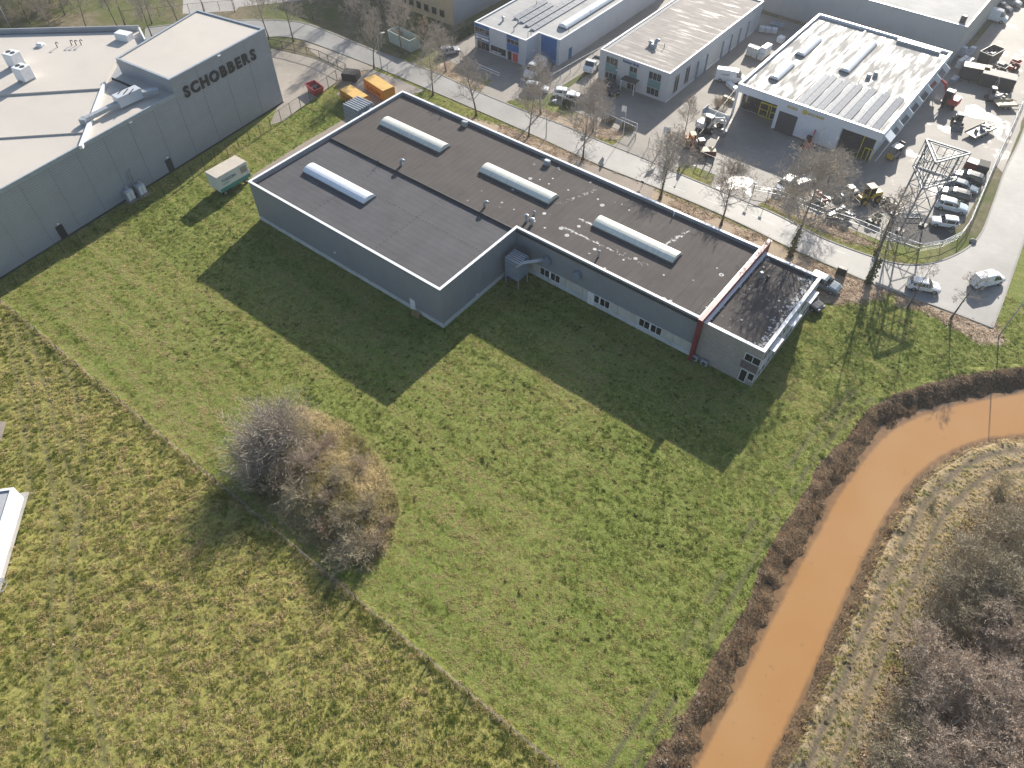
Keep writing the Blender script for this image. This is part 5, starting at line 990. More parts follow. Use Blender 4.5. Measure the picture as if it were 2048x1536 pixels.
# ------------------------------------------------------------ lamps, flags, signs
def lamp(label, base, arm=(1.2, 0), h=6.8):
    b = P(*base); t = thing('street_lamp', label, 'street lamp', (b.x, b.y, 0)); a = Vector((*arm, 0))
    MB().path([(0, 0, 0), (0, 0, h * .5), (0, 0, h - .1)], [.09, .07, .05], 8).build('pole', galv, t, smooth=True); MB().path([(0, 0, h - .12), a * .5 + Vector((0, 0, h + .05)), a + Vector((0, 0, h + .1))], .035, 6).build('arm', galv, t)
    MB().bev(a * 1.2 + Vector((0, 0, h + .12)), (.75, .28, .14), .05, math.atan2(a.y, a.x)).build('lantern', white_paint, t)
lamp('street lamp beside the orange container on the verge', (764, 144), (0.3, .9)); lamp('street lamp on the leafy verge outside the blue showroom', (1092, 276), (.5, .9), 6.3); lamp('street lamp on the creek side of the road junction', (1997, 673), (.3, .9), 7.4); lamp('street lamp behind the cream roof by the dark wood', (31, 75), (-.4, .8), 7)
def flagpole(label, base, h, flag=True, rot=2.6):
    b = P(*base); t = thing('flagpole', label, 'flagpole', (b.x, b.y, .02)); MB().path([(0, 0, 0), (0, 0, h)], [.05, .03], 8).build('pole', trim, t)
    if flag:
        mb = MB(); rg = []
        for k in range(7): x = k * .22; y = .12 * math.sin(k * 1.3); rg.append([(x * math.cos(rot) - y * math.sin(rot), x * math.sin(rot) + y * math.cos(rot), h - .05 - .08 * k), (x * math.cos(rot) - y * math.sin(rot), x * math.sin(rot) + y * math.cos(rot), h - 1.0 - .1 * k)])
        mb.loft(rg, False); mb.build('flag', flag_m, t)
flagpole('white flagpole with white flag by the workshop gate', (1246, 272), 5.3); flagpole('white flagpole with white flag beside the alley entrance', (1320, 300), 4.2, True, 1.0)
for i, b in enumerate(((1099, 206), (1111, 208), (1124, 210))): flagpole('bare white flagpole, %s of three by the clipped hedge' % ('nearest the showroom', 'middle one', 'nearest the hedge')[i], b, 4.4, False)
b = P(1190, 240); t_ = thing('sign_post', 'white double sign post in front of the pale workshop', 'sign', (b.x, b.y, 0)); MB().box((0, 0, 1.3), (.12, .12, 2.6)).box((.35, .1, 1.3), (.12, .12, 2.6)).build('post', trim, t_); MB().box((.17, 0, 2.9), (.7, .1, .7)).build('sign_panel', trim, t_)
for base, lab, h in (((1503, 392), 'thin sign pole with small white plate at the machine yard drive', 2.4), ((1532, 404), 'thin pole with white plate on the yard verge', 2.2), ((1284, 373), 'short dark marker post on the near verge', 1.0), ((1386, 305), 'slim pale pole among the yard machines', 5.0), ((1226, 270), 'small white sign on the workshop verge', 0.9)):
    b = P(*base); t_ = thing('sign_pole', lab, 'sign', (b.x, b.y, 0)); MB().tube((0, 0, 0), (0, 0, h), .05, .04, 6).build('pole', galv if 'dark' not in lab else dark_metal, t_); MB().box((0, -.06, h - .15), (.5 if h < 4 else .3, .03, .35 if h < 4 else .2)).build('plate', trim if 'dark' not in lab else dark_metal, t_)
b = P(1681, 548); t_ = thing('utility_cabinet', 'dark green utility cabinet on the leaf-strewn verge', 'cabinet', (b.x, b.y, 0), .1); MB().bev((0, 0, .55), (1.3, .6, 1.1), .05).build('housing', gfence, t_); MB().box((-.3, -.31, .55), (.55, .03, .9)).box((.3, -.31, .55), (.55, .03, .9)).build('door', gfence, t_)
b = P(1945, 484); t_ = thing('boulder', 'pale boulder on the grass corner of the junction', 'boulder', (b.x, b.y, 0)); MB().loft([[(math.cos(k) * r * (1 + .2 * math.sin(3 * k + z)), math.sin(k) * r * .8, z) for k in np.linspace(0, 2 * math.pi, 9)[:-1]] for r, z in ((.45, 0), (.5, .2), (.36, .42), (.12, .55))], True, True).build('stone', kerb_m, t_, smooth=True)
for base, rz_, dims, lab in (((1139, 214), .6, (2.6, 1.6, 1.4), 'clipped dark hedge block beside the white cars'), ((1216, 244), .3, (2.2, 1.2, .8), 'low yellowish hedge by the sign post'), ((1255, 258), .2, (2.4, 1.5, .8), 'low yellowish hedge under the white flag'), ((975, 92), 0, (1, 1, 1), '')):
    if not lab: continue
    b = P(*base); t_ = thing('hedge', lab, 'hedge', (b.x, b.y, 0), rz_); mb = MB(); rr = random.Random(base[0])
    for k in range(1400):
        p_ = Vector((rr.uniform(-.5, .5) * dims[0], rr.uniform(-.5, .5) * dims[1], rr.uniform(.05, 1) * dims[2])); u = Vector((rr.gauss(0, 1), rr.gauss(0, 1), rr.gauss(0, 1))).normalized() * .12; v = u.orthogonal().normalized() * .09; mb.add([p_ - u, p_ + v, p_ + u], [(0, 1, 2)])
    mb.build('foliage', hedge_m if 'dark' in lab else pm('hedge_ochre', (.16, .12, .045), .8, .4, 8), t_); MB().tube((0, 0, 0), (0, 0, dims[2] * .7), .1).build('stem', stake, t_)
t_ = thing('hedge', 'long clipped hedge between the beige block and the blue showroom', 'hedge', (-97.0, 118, 0)); mb = MB(); rr = random.Random(5)
for k in range(5000):
    p_ = Vector((rr.uniform(-.7, .7), rr.uniform(-12, 20), rr.uniform(.05, 1.5))); u = Vector((rr.gauss(0, 1), rr.gauss(0, 1), rr.gauss(0, 1))).normalized() * .2; v = u.orthogonal().normalized() * .15; mb.add([p_ - u, p_ + v, p_ + u], [(0, 1, 2)])
mb.build('foliage', hedge_m, t_); mb = MB(); [mb.tube((0, y, 0), (0, y, 1), .06) for y in range(-11, 20, 3)]; mb.build('stems', stake, t_)

# ------------------------------------------------------------ yard machines
mred = pm('machine_red', (.42, .035, .03), .45, .1, 2, dirt=((.2, .08, .06), .4)); mor = pm('machine_orange', (.55, .20, .04), .45, .1, 2, dirt=((.25, .15, .1), .4)); myel = pm('machine_yellow', (.50, .33, .04), .45, .1, 2, dirt=((.25, .2, .1), .4)); mwh = pm('machine_white', (.62, .62, .6), .45, .08, 2); mgrey = pm('machine_grey', (.16, .165, .17), .5, .2, 2); tan_ = pm('machine_tan', (.42, .34, .22), .6, .12, 2)
def excavator(label, base, rz, m, s=1.0, swing=0.0, roof=None):
    b = P(*base); t = thing('excavator', label, 'excavator', (b.x, b.y, .03), rz); t.scale = (s, s, s)
    for sy in (-1, 1):
        MB().extr([(-1.3, .15), (-1.1, 0), (1.1, 0), (1.3, .15), (1.3, .45), (1.1, .6), (-1.1, .6), (-1.3, .45)], sy * .75 - .2, sy * .75 + .2).build('track', black, t, fix=True)
    MB().box((0, 0, .45), (1.4, 1.1, .3)).build('undercarriage', dark_metal, t); mx = Matrix.Rotation(swing, 4, 'Z')
    def bld(mb, n, mm, **k): mb.v = [tuple(mx @ Vector(v)) for v in mb.v]; return mb.build(n, mm, t, **k)
    bld(MB().bev((-.55, 0, 1.05), (1.5, 1.7, .8), .12), 'engine_cover', m); bld(MB().box((0.1, 0, .68), (2.0, 1.6, .12)), 'deck', dark_metal); bld(MB().bev((.35, .35, 1.6), (1.1, .9, 1.6), .1), 'cab', car_glass); bld(MB().bev((.35, .35, 2.44), (1.2, 1.0, .12), .05), 'cab_roof', roof or mwh)
    for x in (-.2, .9):
        for y in (-.1, .8): bld(MB().box((x, y, 1.6), (.08, .08, 1.6)), 'cab_post', m)
    bld(MB().extr([(.5, .9), (.8, .85), (1.7, 2.6), (2.9, 3.2), (2.85, 3.45), (1.55, 2.95)], -.35, -.1), 'boom', m, fix=True); bld(MB().extr([(2.7, 3.5), (3.0, 3.4), (3.6, 1.3), (3.4, 1.2)], -.33, -.12), 'stick', m, fix=True); bld(MB().extr([(3.6, 1.35), (3.3, 1.2), (2.9, .6), (3.2, .3), (3.6, .5), (3.75, 1.0)], -.6, .15), 'bucket', mgrey, fix=True); bld(MB().tube((1.0, -.22, 1.0), (2.0, -.22, 2.6), .06), 'ram', galv)
    return t
def loader(label, base, rz, m, s=1.0, name='wheel_loader'):
    b = P(*base); t = thing(name, label, 'loader', (b.x, b.y, .03), rz); t.scale = (s, s, s)
    MB().bev((-1.0, 0, 1.15), (1.8, 1.3, .8), .12).build('engine_cover', m, t); MB().box((.8, 0, .85), (1.4, .8, .5)).build('front_frame', m, t); MB().bev((0, 0, 1.85), (1.1, 1.2, 1.3), .08).build('cab', car_glass, t); MB().bev((0, 0, 2.54), (1.3, 1.35, .12), .05).build('cab_roof', tan_ if m is myel else mwh, t)
    for x in (-.5, .5):
        for y in (-.56, .56): MB().box((x, y, 1.85), (.09, .09, 1.3)).build('cab_post', m, t)
    for x in (-1.15, 1.05):
        for sy in (-1, 1): wheel(t, x, sy * .8, .55, .42, m)
    for sy in (-1, 1): MB().extr([(.6, 1.3), (.7, 1.45), (2.1, .6), (2.0, .4)], sy * .4 - .07, sy * .4 + .07).build('lift_arm', m, t, fix=True)
    MB().extr([(1.9, .2), (2.0, .9), (2.15, .95), (2.2, .35), (2.9, .2), (2.9, .1)], -1.1, 1.1).build('bucket', mgrey, t, fix=True); return t
def trailer(label, base, rz, L, Wd, m, deckm, name='flat_trailer', load=None, cat='trailer'):
    b = P(*base); t = thing(name, label, cat, (b.x, b.y, .03), rz); MB().box((0, 0, .62), (L, Wd, .1)).build('deck', deckm, t); MB().box((0, 0, .5), (L * .95, .5, .14)).build('chassis', dark_metal, t); MB().box((L / 2 + .6, 0, .5), (1.3, .1, .1)).build('drawbar', dark_metal, t)
    for y in (-Wd / 2 + .03, Wd / 2 - .03): MB().box((0, y, .79), (L, .05, .24)).build('side_board', m, t)
    for x in (-.4, .4):
        for sy in (-1, 1): wheel(t, x, sy * (Wd / 2 - .12), .3, .2)
    if load:
        rr = random.Random(base[0]); mb = MB()
        for k in range(7): mb.box((rr.uniform(-.4, .4) * L, rr.uniform(-.3, .3) * Wd, .85 + rr.uniform(0, .3)), (rr.uniform(.3, .9), rr.uniform(.2, .6), rr.uniform(.2, .6)), rr.uniform(0, 3))
        mb.build('load', load, t)
    return t
def dumper(label, base, rz, m, s=1.0, cat='dumper', canopy=True, name='site_dumper'):
    b = P(*base); t = thing(name, label, cat, (b.x, b.y, .03), rz); t.scale = (s, s, s)
    MB().loft([[(.2, -.6, .7), (1.3, -.6, .7), (1.3, .6, .7), (.2, .6, .7)], [(0, -.85, 1.4), (1.8, -.85, 1.4), (1.8, .85, 1.4), (0, .85, 1.4)], [(.1, -.75, 1.4), (1.7, -.75, 1.4), (1.7, .75, 1.4), (.1, .75, 1.4)], [(.3, -.5, .8), (1.2, -.5, .8), (1.2, .5, .8), (.3, .5, .8)]], True, True).build('skip_bucket', m, t)
    MB().bev((-.9, 0, .85), (1.3, 1.0, .6), .1).build('engine_cover', m, t); MB().bev((-.45, 0, 1.15), (.5, .5, .5), .05).build('seat', black, t)
    if canopy:
        for y in (-.5, .5): MB().path([(-.9, y, 1.1), (-.9, y, 2.2), (-.2, y, 2.2)], .05, 6).build('roll_bar', dark_metal, t)
        MB().bev((-.5, 0, 2.26), (1.2, 1.2, .1), .04).build('canopy', tan_, t)
    MB().box((0, 0, .55), (2.4, .6, .2)).build('chassis', dark_metal, t)
    for x in (-.95, .85):
        for sy in (-1, 1): wheel(t, x, sy * .72, .42, .34, m)
    return t
def pile(label, base, rz, nx, ny, nz, m, sz=1.1, name='pallet_stack', cat='pallet'):
    b = P(*base); t = thing(name, label, cat, (b.x, b.y, .03), rz); MB().box((0, 0, .07), (nx * sz, ny * sz, .14)).build('pallet_base', wood, t); me = MB().bev((0, 0, 0), (sz * .9, sz * .86, sz * .7), .05).mesh('package', m); rr = random.Random(base[0])
    for i in range(nx):
        for j in range(ny):
            for k in range(nz if rr.random() < .7 else max(1, nz - 1)): ppart('package', me, t, ((i - (nx - 1) / 2) * sz, (j - (ny - 1) / 2) * sz, .14 + sz * .36 + k * sz * .72), rr.uniform(-.08, .08))
    return t
excavator('orange excavator among machines behind the ivy-clad street tree', (1376, 292), R(10), mor, 1.0, R(-60), tan_); excavator('white excavator with folded grey arm at the yard corner', (1408, 262), R(20), mwh, 1.1, R(-25)); excavator('red excavator with raised arm on the wet yard', (1895, 212), R(100), mred, 1.15, R(75)); excavator('small orange-red excavator in shade before the white showroom wall', (1614, 298), R(60), mred, .8, R(40), black); excavator('black mini excavator beside tan trailers at the yard edge', (1982, 200), R(30), mgrey, .85, R(80), mwh)
loader('yellow wheel loader by the yard fence', (1732, 402), R(-125), myel, 1.05); loader('white skid loader next to the yellow wheel loader', (1693, 396), R(-120), mwh, .8, 'skid_loader'); loader('grey tool carrier at the middle of the wet yard', (1912, 250), R(-70), mgrey, .8, 'tool_carrier'); loader('small dark loader under the orange excavator', (1399, 300), R(-40), mgrey, .75, 'skid_loader')
tl_ = thing('flatbed_body', 'white flatbed truck body beside the white excavator', 'truck', tuple(P(1428, 246)), R(-2)); MB().box((0, 0, 1.1), (4.2, 2.1, .12)).build('bed', mwh, tl_)
for y in (-1.03, 1.03): MB().box((0, y, 1.38), (4.2, .06, .44)).build('side_board', mwh, tl_)
MB().box((-2.07, 0, 1.7), (.06, 2.0, 1.1)).build('head_board', steel_blue, tl_); MB().box((0, 0, .85), (4.0, .8, .34)).build('chassis', dark_metal, tl_)
for x in (-1.2, 1.3):
    for sy in (-1, 1): wheel(tl_, x, sy * .85, .42, .28)
b = P(1413, 310); container('dark red steel box among the yard machines', (b.x, b.y, .03), R(38), 2.6, 1.5, .9, pm('box_dark_red', (.11, .02, .02), .5), tan_, None, 'steel_box', 'box')
trailer('white-decked car trailer parked behind the front fence', (1608, 366), R(60), 3.4, 1.7, mwh, mwh); trailer('trailer with red mower and scrap behind the front fence', (1637, 404), R(-20), 3.0, 1.6, galv, mgrey, load=mred); trailer('small trailer frame by the front yard fence', (1664, 432), R(65), 2.0, 1.2, dark_metal, galv); trailer('dark trailer carrying small engines by the front yard fence', (1687, 434), R(-15), 2.6, 1.4, dark_metal, mgrey, load=steel_blue)
dumper('green site dumper at the verge by the mast', (1745, 446), R(70), pm('machine_green', (.03, .07, .05), .5), .75, canopy=False)
trailer('long tan low-loader trailer by the yard boundary', (1957, 268), R(70), 5.4, 2.2, tan_, galv, load=mgrey); trailer('tan flat trailer at the far yard boundary', (2008, 214), R(40), 3.4, 2.0, tan_, tan_); trailer('tan trailer beside the black mini excavator', (1999, 203), R(25), 2.6, 1.7, tan_, tan_, load=mgrey)
t_ = thing('forklift', 'black and yellow forklift with white roof beside the showroom corner', 'forklift', tuple(P(1786, 315)), R(75)); MB().bev((-.3, 0, .8), (1.7, 1.2, .9), .1).build('chassis', mgrey, t_); MB().bev((-.2, 0, 2.2), (1.7, 1.35, .14), .05).build('roof', mwh, t_); MB().box((1.0, 0, 1.3), (.12, .9, 2.4)).build('mast', dark_metal, t_); MB().box((-1.2, 0, .7), (.3, 1.1, .8)).build('counterweight', myel, t_)
for x in (-.9, .45):
    for y in (-.55, .55): MB().tube((x, y, 1.2), (x, y, 2.15), .04).build('roof_post', dark_metal, t_); wheel(t_, x, y, .32, .25)
for y in (-.3, .3): MB().box((1.6, y, .1), (1.1, .12, .06)).build('fork', dark_metal, t_)
dumper('dark dumper with tan canopy behind the big yard containers', (1992, 150), R(80), mgrey, 1.1); dumper('red and grey dumper at the grassy yard edge', (2022, 140), R(80), mred, 1.0)
b = P(1942, 157); container('dark green steel container in the middle of the far yard', (b.x, b.y, .03), R(14), 4.4, 2.3, 2.2, pm('container_dark', (.035, .042, .045), .5), tan_, name='container')
b = P(1988, 173); container('long dark container with cluttered pale top at the far yard', (b.x, b.y, .03), R(8), 5.6, 2.6, 2.2, pm('container_dark', (0, 0, 0)), pm('container_top_grey', (.3, .28, .25), .7), name='container')
b = P(1976, 120); skip('large dark open skip at the far yard', (b.x, b.y, .03), R(75), 4.6, 2.4, 1.9, pm('container_dark', (0, 0, 0)), steel_blue, slope=.3)
pile('white wrapped goods stacked by the side canopy of the showroom', (1925, 135), R(80), 3, 2, 2, mwh, 1.0); pile('mixed white and grey bundles against the warehouse wall', (1930, 112), R(80), 2, 2, 2, clad3, 1.1); pile('tan crates beside the dark green container', (1965, 150), R(10), 2, 2, 2, tan_, 1.0); pile('blue-grey bales at the grassy yard edge', (2012, 168), R(30), 2, 3, 1, steel_blue, .95)
pile('white packages behind the showroom alley', (1509, 115), R(85), 1, 3, 2, mwh, 1.2); pile('white containers beside the showroom wall', (1528, 112), R(85), 2, 1, 2, trim, 1.3); pile('white cube bundle in the shaded back yard', (1560, 85), R(85), 1, 1, 2, trim, 1.4); pile('pale packages in the shaded corner behind the workshop', (1535, 65), R(20), 3, 1, 1, clad3, 1.2); pile('grey bundles stacked before the warehouse wall', (1553, 55), R(10), 3, 2, 1, steel_blue, .9)
pile('white and blue sacks at the showroom alley corner', (1463, 178), R(60), 1, 3, 1, trim, 1.0); pile('striped wooden crates behind the dealer corner post', (1457, 203), R(-10), 3, 1, 1, tan_, .8); pile('blue cabinets beside the glazed dealer front', (1905, 165), R(80), 2, 1, 1, steel_blue, 1.1)
b = P(1940, 336); container('small red crate behind the parked cars', (b.x, b.y, .03), R(0), 1.7, 1.6, 1.1, pm('crate_red', (.2, .04, .035), .6), mwh, None, 'steel_box', 'box'); b = P(1961, 343); container('black waste container at the fence beside the parked cars', (b.x, b.y, .03), R(8), 1.6, 2.0, 1.3, dark_metal, black, None, 'steel_box', 'box')
# loose lattice section lying by the mast
b = P(1818, 432); t_ = thing('lattice_section', 'loose steel lattice section lying on the ground by the mast', 'steelwork', (b.x, b.y, .05), R(35))
ch = [(-1.6, -.5, .06), (-1.6, .5, .06), (-1.6, 0, .9)]
for a in ch: MB().tube(a, (a[0] + 3.4, a[1], a[2]), .05).build('chord', galv, t_)
for k in range(5):
    for i in range(3): a = Vector(ch[i]) + Vector((k * .68, 0, 0)); c_ = Vector(ch[(i + 1) % 3]) + Vector((k * .68 + .68, 0, 0)); MB().tube(a, c_, .03, .03, 5).build('lacing', galv, t_)
b = P(1770, 410); t_ = thing('scrap_heap', 'heap of dark timber and scrap beside the yellow wheel loader', 'scrap heap', (b.x, b.y, .03)); mb = MB(); rr = random.Random(3)
for k in range(60): mb.box((rr.gauss(0, 1.0), rr.gauss(0, .8), .1 + abs(rr.gauss(0, .25))), (rr.uniform(.5, 1.6), rr.uniform(.08, .2), rr.uniform(.05, .12)), rr.uniform(0, 3), Matrix.Rotation(rr.uniform(-.4, .4), 3, 'Y'))
mb.build('boards', pm('old_board', (.09, .075, .06), .85, .3, 4), t_)

# ------------------------------------------------------------ bare trees
def bark(name, a, b_, sc=6):
    m, t, b = nt(name); co = coords(t); c = ramp(t, noise(t, co, sc, 4), [(.3, a), (.7, b_)])
    oi = N(t, 'ObjectInfo'); c = mixc(t, mapr(t, oi.outputs['Random'], 0, 1, 0, .35), c, tuple(x * 1.35 for x in b_)); t.links.new(c, b.inputs['Base Color']); b.inputs['Roughness'].default_value = .85; b.inputs['Specular IOR Level'].default_value = .2; MATS[name] = m; return m
bark_d = bark('bark_brown', (.08, .068, .054), (.17, .145, .115)); twig_m = bark('twig_grey_brown', (.25, .215, .18), (.41, .36, .305), 2); twig_p = bark('twig_pinkish', (.30, .235, .18), (.50, .41, .33), 2); twig_o = bark('twig_olive', (.24, .205, .145), (.39, .34, .245), 2); bark_b = bark('bark_birch', (.30, .28, .26), (.55, .53, .50), 5); twig_r = bark('twig_russet', (.28, .215, .15), (.42, .34, .25), 2)
def ivy_mat():
    m, t, b = nt('ivy_leaf'); c = ramp(t, noise(t, coords(t), 3, 3), [(.3, (.06, .075, .025)), (.7, (.14, .15, .06))]); t.links.new(c, b.inputs['Base Color']); b.inputs['Roughness'].default_value = .6; return m
ivy_m = ivy_mat()
def ribbon_seg(mb, a, b, w0, w1, rr):
    d = b - a; s = d.cross(Vector((rr.gauss(0, 1), rr.gauss(0, 1), rr.gauss(0, 1)))); 
    if s.length < 1e-6: return
    s.normalize(); mb.add([a - s * w0, a + s * w0, b + s * w1, b - s * w1], [(0, 1, 2, 3)])
def grow(mb, p, d, L, r, lvl, rr, maxl, up, spread, nch):
    n = 4 if lvl < 2 else 3; pts = [p]; dd = d.normalized()
    for k in range(n):
        dd = (dd + Vector((rr.gauss(0, .16), rr.gauss(0, .16), rr.gauss(0, .12) + up)) * (.7, .6, .4, .35)[min(lvl, 3)] * (1 if lvl else .8)).normalized(); pts.append(pts[-1] + dd * L / n)
    for k in range(n):
        r0, r1 = r * (1 - k / n * .65), r * (1 - (k + 1) / n * .65)
        if lvl <= 1: mb.tube(pts[k], pts[k + 1], r0, r1, 4, False)
        else: ribbon_seg(mb, pts[k], pts[k + 1], max(r0, .015), max(r1, .012), rr)
    if lvl >= maxl: return
    for c in range(nch[lvl]):
        f = rr.uniform(.25, 1.0); i = min(n - 1, int(f * n)); q = pts[i].lerp(pts[i + 1], f * n - i); e = (pts[i + 1] - pts[i]).normalized()
        o = e.orthogonal().normalized(); o.rotate(Matrix.Rotation(rr.uniform(0, 6.283), 3, e)); nd = (e * math.cos(spread) + o * math.sin(spread) + Vector((0, 0, up * .6))).normalized()
        grow(mb, q, nd, L * rr.uniform(.38, .66), r * .42, lvl + 1, rr, maxl, up, spread, nch)
def tree_mesh(seed, H, clear, npri, plen, nch, spread=.75, up=.10, tm=bark_d, wm=twig_m, r0=.17, maxl=3, pitch=(.55, 1.2), name='t'):
    rr = random.Random(seed); tr = MB(); pts = [Vector((0, 0, -.1))]; d = Vector((0, 0, 1))
    for k in range(8): d = (d + Vector((rr.gauss(0, .05), rr.gauss(0, .05), 0))).normalized(); pts.append(pts[-1] + d * (H * .9 / 8))
    rad = [max(.025, r0 * (1 - (k / 8) ** .9 * .9)) for k in range(9)]; rad[0] *= 1.5; tr.path(pts, rad, 8); cr = MB()
    for k in range(npri):
        f = clear + (1 - clear) * (k + rr.random() * .6) / npri; f = min(f, .99); i = min(7, int(f * 8)); q = pts[i].lerp(pts[i + 1], f * 8 - i); az = k * 2.4 + rr.uniform(-.4, .4); el = pitch[0] + (pitch[1] - pitch[0]) * (f - clear) / (1 - clear) + rr.uniform(-.1, .1)
        dd = Vector((math.cos(az) * math.cos(el), math.sin(az) * math.cos(el), math.sin(el))); L = plen * (1 - .55 * ((f - clear) / (1 - clear)) ** 1.3) * rr.uniform(.8, 1.15)
        grow(cr, q, dd, L, rad[i] * .5, 0, rr, maxl, up, spread, nch)
    return tr.mesh(name + '_trunk', tm, True), cr.mesh(name + '_crown', wm), H
TV = [tree_mesh(s, 10, .30, 20, 3.4, (7, 5, 4), name='street') for s in (1, 2, 3)] + [tree_mesh(s, 10, .34, 22, 4.0, (7, 6, 4), spread=.8, name='broad') for s in (11, 12)]
TS = [tree_mesh(s, 8, .35, 9, 2.4, (5, 4, 3), spread=.8, up=.03, name='sparse', r0=.14) for s in (21, 22)]
WB = [tree_mesh(s, 9, .40, 15, 3.3, (7, 6, 4), spread=.7, up=.02, tm=bark_b, wm=twig_p, r0=.11, name='birch') for s in (31, 32, 33)]
WO = [tree_mesh(s, 7, .12, 18, 3.2, (7, 6, 4), spread=.8, up=.06, wm=twig_o, r0=.10, name='thicket') for s in (41, 42)]
TR = [tree_mesh(51, 7, .25, 14, 2.4, (6, 5, 3), spread=.7, wm=twig_r, r0=.1, name='russet')]
def tree(kind, px, h, label, group=None, base=None, ivy=0.0, rz=None, name='bare_tree', cat='tree', w=1.0):
    tm, cm, H = kind; p = P(*px) if base is None else Vector(base); s = h / H; t = thing(name, label, cat, (p.x, p.y, p.z), random.uniform(0, 6.28) if rz is None else rz, group); t.scale = (s * w, s * w, s)
    ppart('trunk', tm, t); ppart('crown', cm, t)
    if ivy:
        mb = MB(); rr = random.Random(int(p.x * 10))
        for k in range(int(900 * ivy)):
            z = rr.uniform(0, H * ivy); a = rr.uniform(0, 6.28); r = (.10 + .10 * (1 - z / (H * ivy))) + abs(rr.gauss(0, .09)); q = Vector((math.cos(a) * r, math.sin(a) * r, z)); u = Vector((rr.gauss(0, 1), rr.gauss(0, 1), rr.gauss(0, 1))).normalized() * .09; v = u.orthogonal().normalized() * .07; mb.add([q - u, q + v, q + u, q - v], [(0, 1, 2, 3)])
        mb.build('ivy', ivy_m, t)
    return t
for i, (px, h, lb) in enumerate((((866, 190), 9.0, 'beside the far corner of its roof'), ((953, 231), 10.3, 'opposite the blue showroom'), ((1057, 273), 9.2, 'opposite the white rail barrier'), ((1165, 320), 10.2, 'opposite the sign post of the workshop'))): tree(TV[i % 5], px, h, 'bare street tree on the hall verge ' + lb, 'bare trees on the hall verge')
tree(TV[3], (1320, 397), 10.5, 'bare tree with clumps of green growth in its crown beside the hall driveway', ivy=.75); tree(TV[4], (1442, 450), 10.2, 'slim bare tree on the hall verge opposite the machine yard drive')
tree(TV[3], (1580, 512), 15.5, 'tallest bare street tree, its stout trunk rising behind the red dividing wall', ivy=.3); tree(TS[1], (1736, 566), 14.0, 'tall bare tree at the kerb in front of the lattice mast', w=1.0, ivy=.3); tree(TS[0], (1752, 506), 11, 'bare ivy-green tree on the far verge below the lattice mast', ivy=.5, w=.8)
tree(TS[0], (1815, 616), 8.5, 'thin sparse tree at the kerb beside the turning white hatchback', w=.7); tree(TS[1], (1902, 637), 7.8, 'thin crooked tree at the grass edge below the white van')
for i, (px, h, lb) in enumerate((((892, 143), 8.5, 'in front of the silver car'), ((1081, 228), 9.5, 'in front of the large white van'), ((1186, 264), 8.2, 'beside the workshop sign post'))): tree(TV[(i + 1) % 5], px, h, 'bare tree on the far verge ' + lb, 'bare trees on the far verge')
tree(TV[0], (1368, 268), 6.5, 'small bare tree inside the yard behind the white flags', w=.9); tree(TV[4], (1640, 395), 7.5, 'broad bare tree behind the front fence of the machine yard', w=1.1)
for i, (px, h, lb) in enumerate((((538, 78), 10.5, 'right beside the tall sign block'), ((587, 83), 11, 'at the grass tongue of the paved yard'), ((626, 39), 10, 'on the outer side of the bend'), ((721, 71), 10.5, 'on the outer verge across from the black skip'), ((748, 137), 10.2, 'between the black skip and the street lamp'))): tree(TV[(i + 2) % 5], px, h, 'bare tree on the curving road ' + lb, 'bare trees along the curving road', w=.8)
tree(TV[2], (803, 105), 9.5, 'bare tree in front of the pale green timber container'); tree(TR[0], (849, 107), 6.5, 'reddish-brown bare tree beside the timber container'); tree(TV[1], (765, 36), 8, 'bare tree before the beige brick office', w=.9); tree(TV[0], (700, 20), 8, 'bare tree beside the parked area behind the beige office', w=.9)
back_l = 'bare tree in the row behind the cream-roofed hall'
for i, (px, h) in enumerate((((109, 66), 9), ((174, 60), 10), ((236, 56), 10), ((250, 50), 11), ((304, 48), 10), ((306, 78), 11), ((359, 52), 10), ((409, 26), 9), ((470, 24), 7))): tree(TV[i % 5], px, h, back_l, 'bare trees behind the cream-roofed hall', w=.75)
for i, (x, y) in enumerate(((10, 20), (40, 8), (75, 25), (100, 5), (130, 30), (20, -15), (70, -20), (120, -15), (160, 10), (170, -20), (-20, 5), (60, 48), (0, 50))): tree(WO[i % 2], (x, y), 8.5, 'tangled bare tree in the dark wood behind the cream-roofed hall', 'bare wood behind the hall')
# woodland by the creek
wr = random.Random(17); wl_b = 'pale-stemmed bare birch in the thicket beyond the creek'; wl_o = 'olive-brown bare thicket tree beyond the creek'
wpts = [((1850, 1165), 'o', 5.5), ((1930, 1130), 'o', 7.0), ((2010, 1060), 'o', 6.5), ((1990, 1180), 'o', 7.0), ((2060, 1130), 'o', 7.5), ((1880, 1240), 'o', 5.5), ((1800, 1290), 'b', 6.0), ((1870, 1320), 'b', 7.5), ((1950, 1280), 'b', 7.5), ((2040, 1270), 'o', 7.5), ((1830, 1400), 'b', 6.5), ((1920, 1400), 'b', 8), ((2000, 1370), 'b', 7.5), ((2080, 1380), 'b', 8), ((1780, 1470), 'o', 5.2), ((1850, 1490), 'b', 7), ((1940, 1500), 'b', 8), ((2030, 1480), 'b', 7), ((1760, 1560), 'o', 5.5), ((1860, 1600), 'b', 7.5), ((1960, 1610), 'b', 8), ((2060, 1580), 'b', 8), ((1780, 1390), 'o', 4), ((2050, 1010), 'o', 5), ((2120, 1210), 'b', 8), ((2130, 1480), 'b', 8), ((1900, 1180), 'o', 5.5), ((2040, 1195), 'o', 6.5), ((2110, 1080), 'o', 7), ((1960, 1220), 'o', 6)]
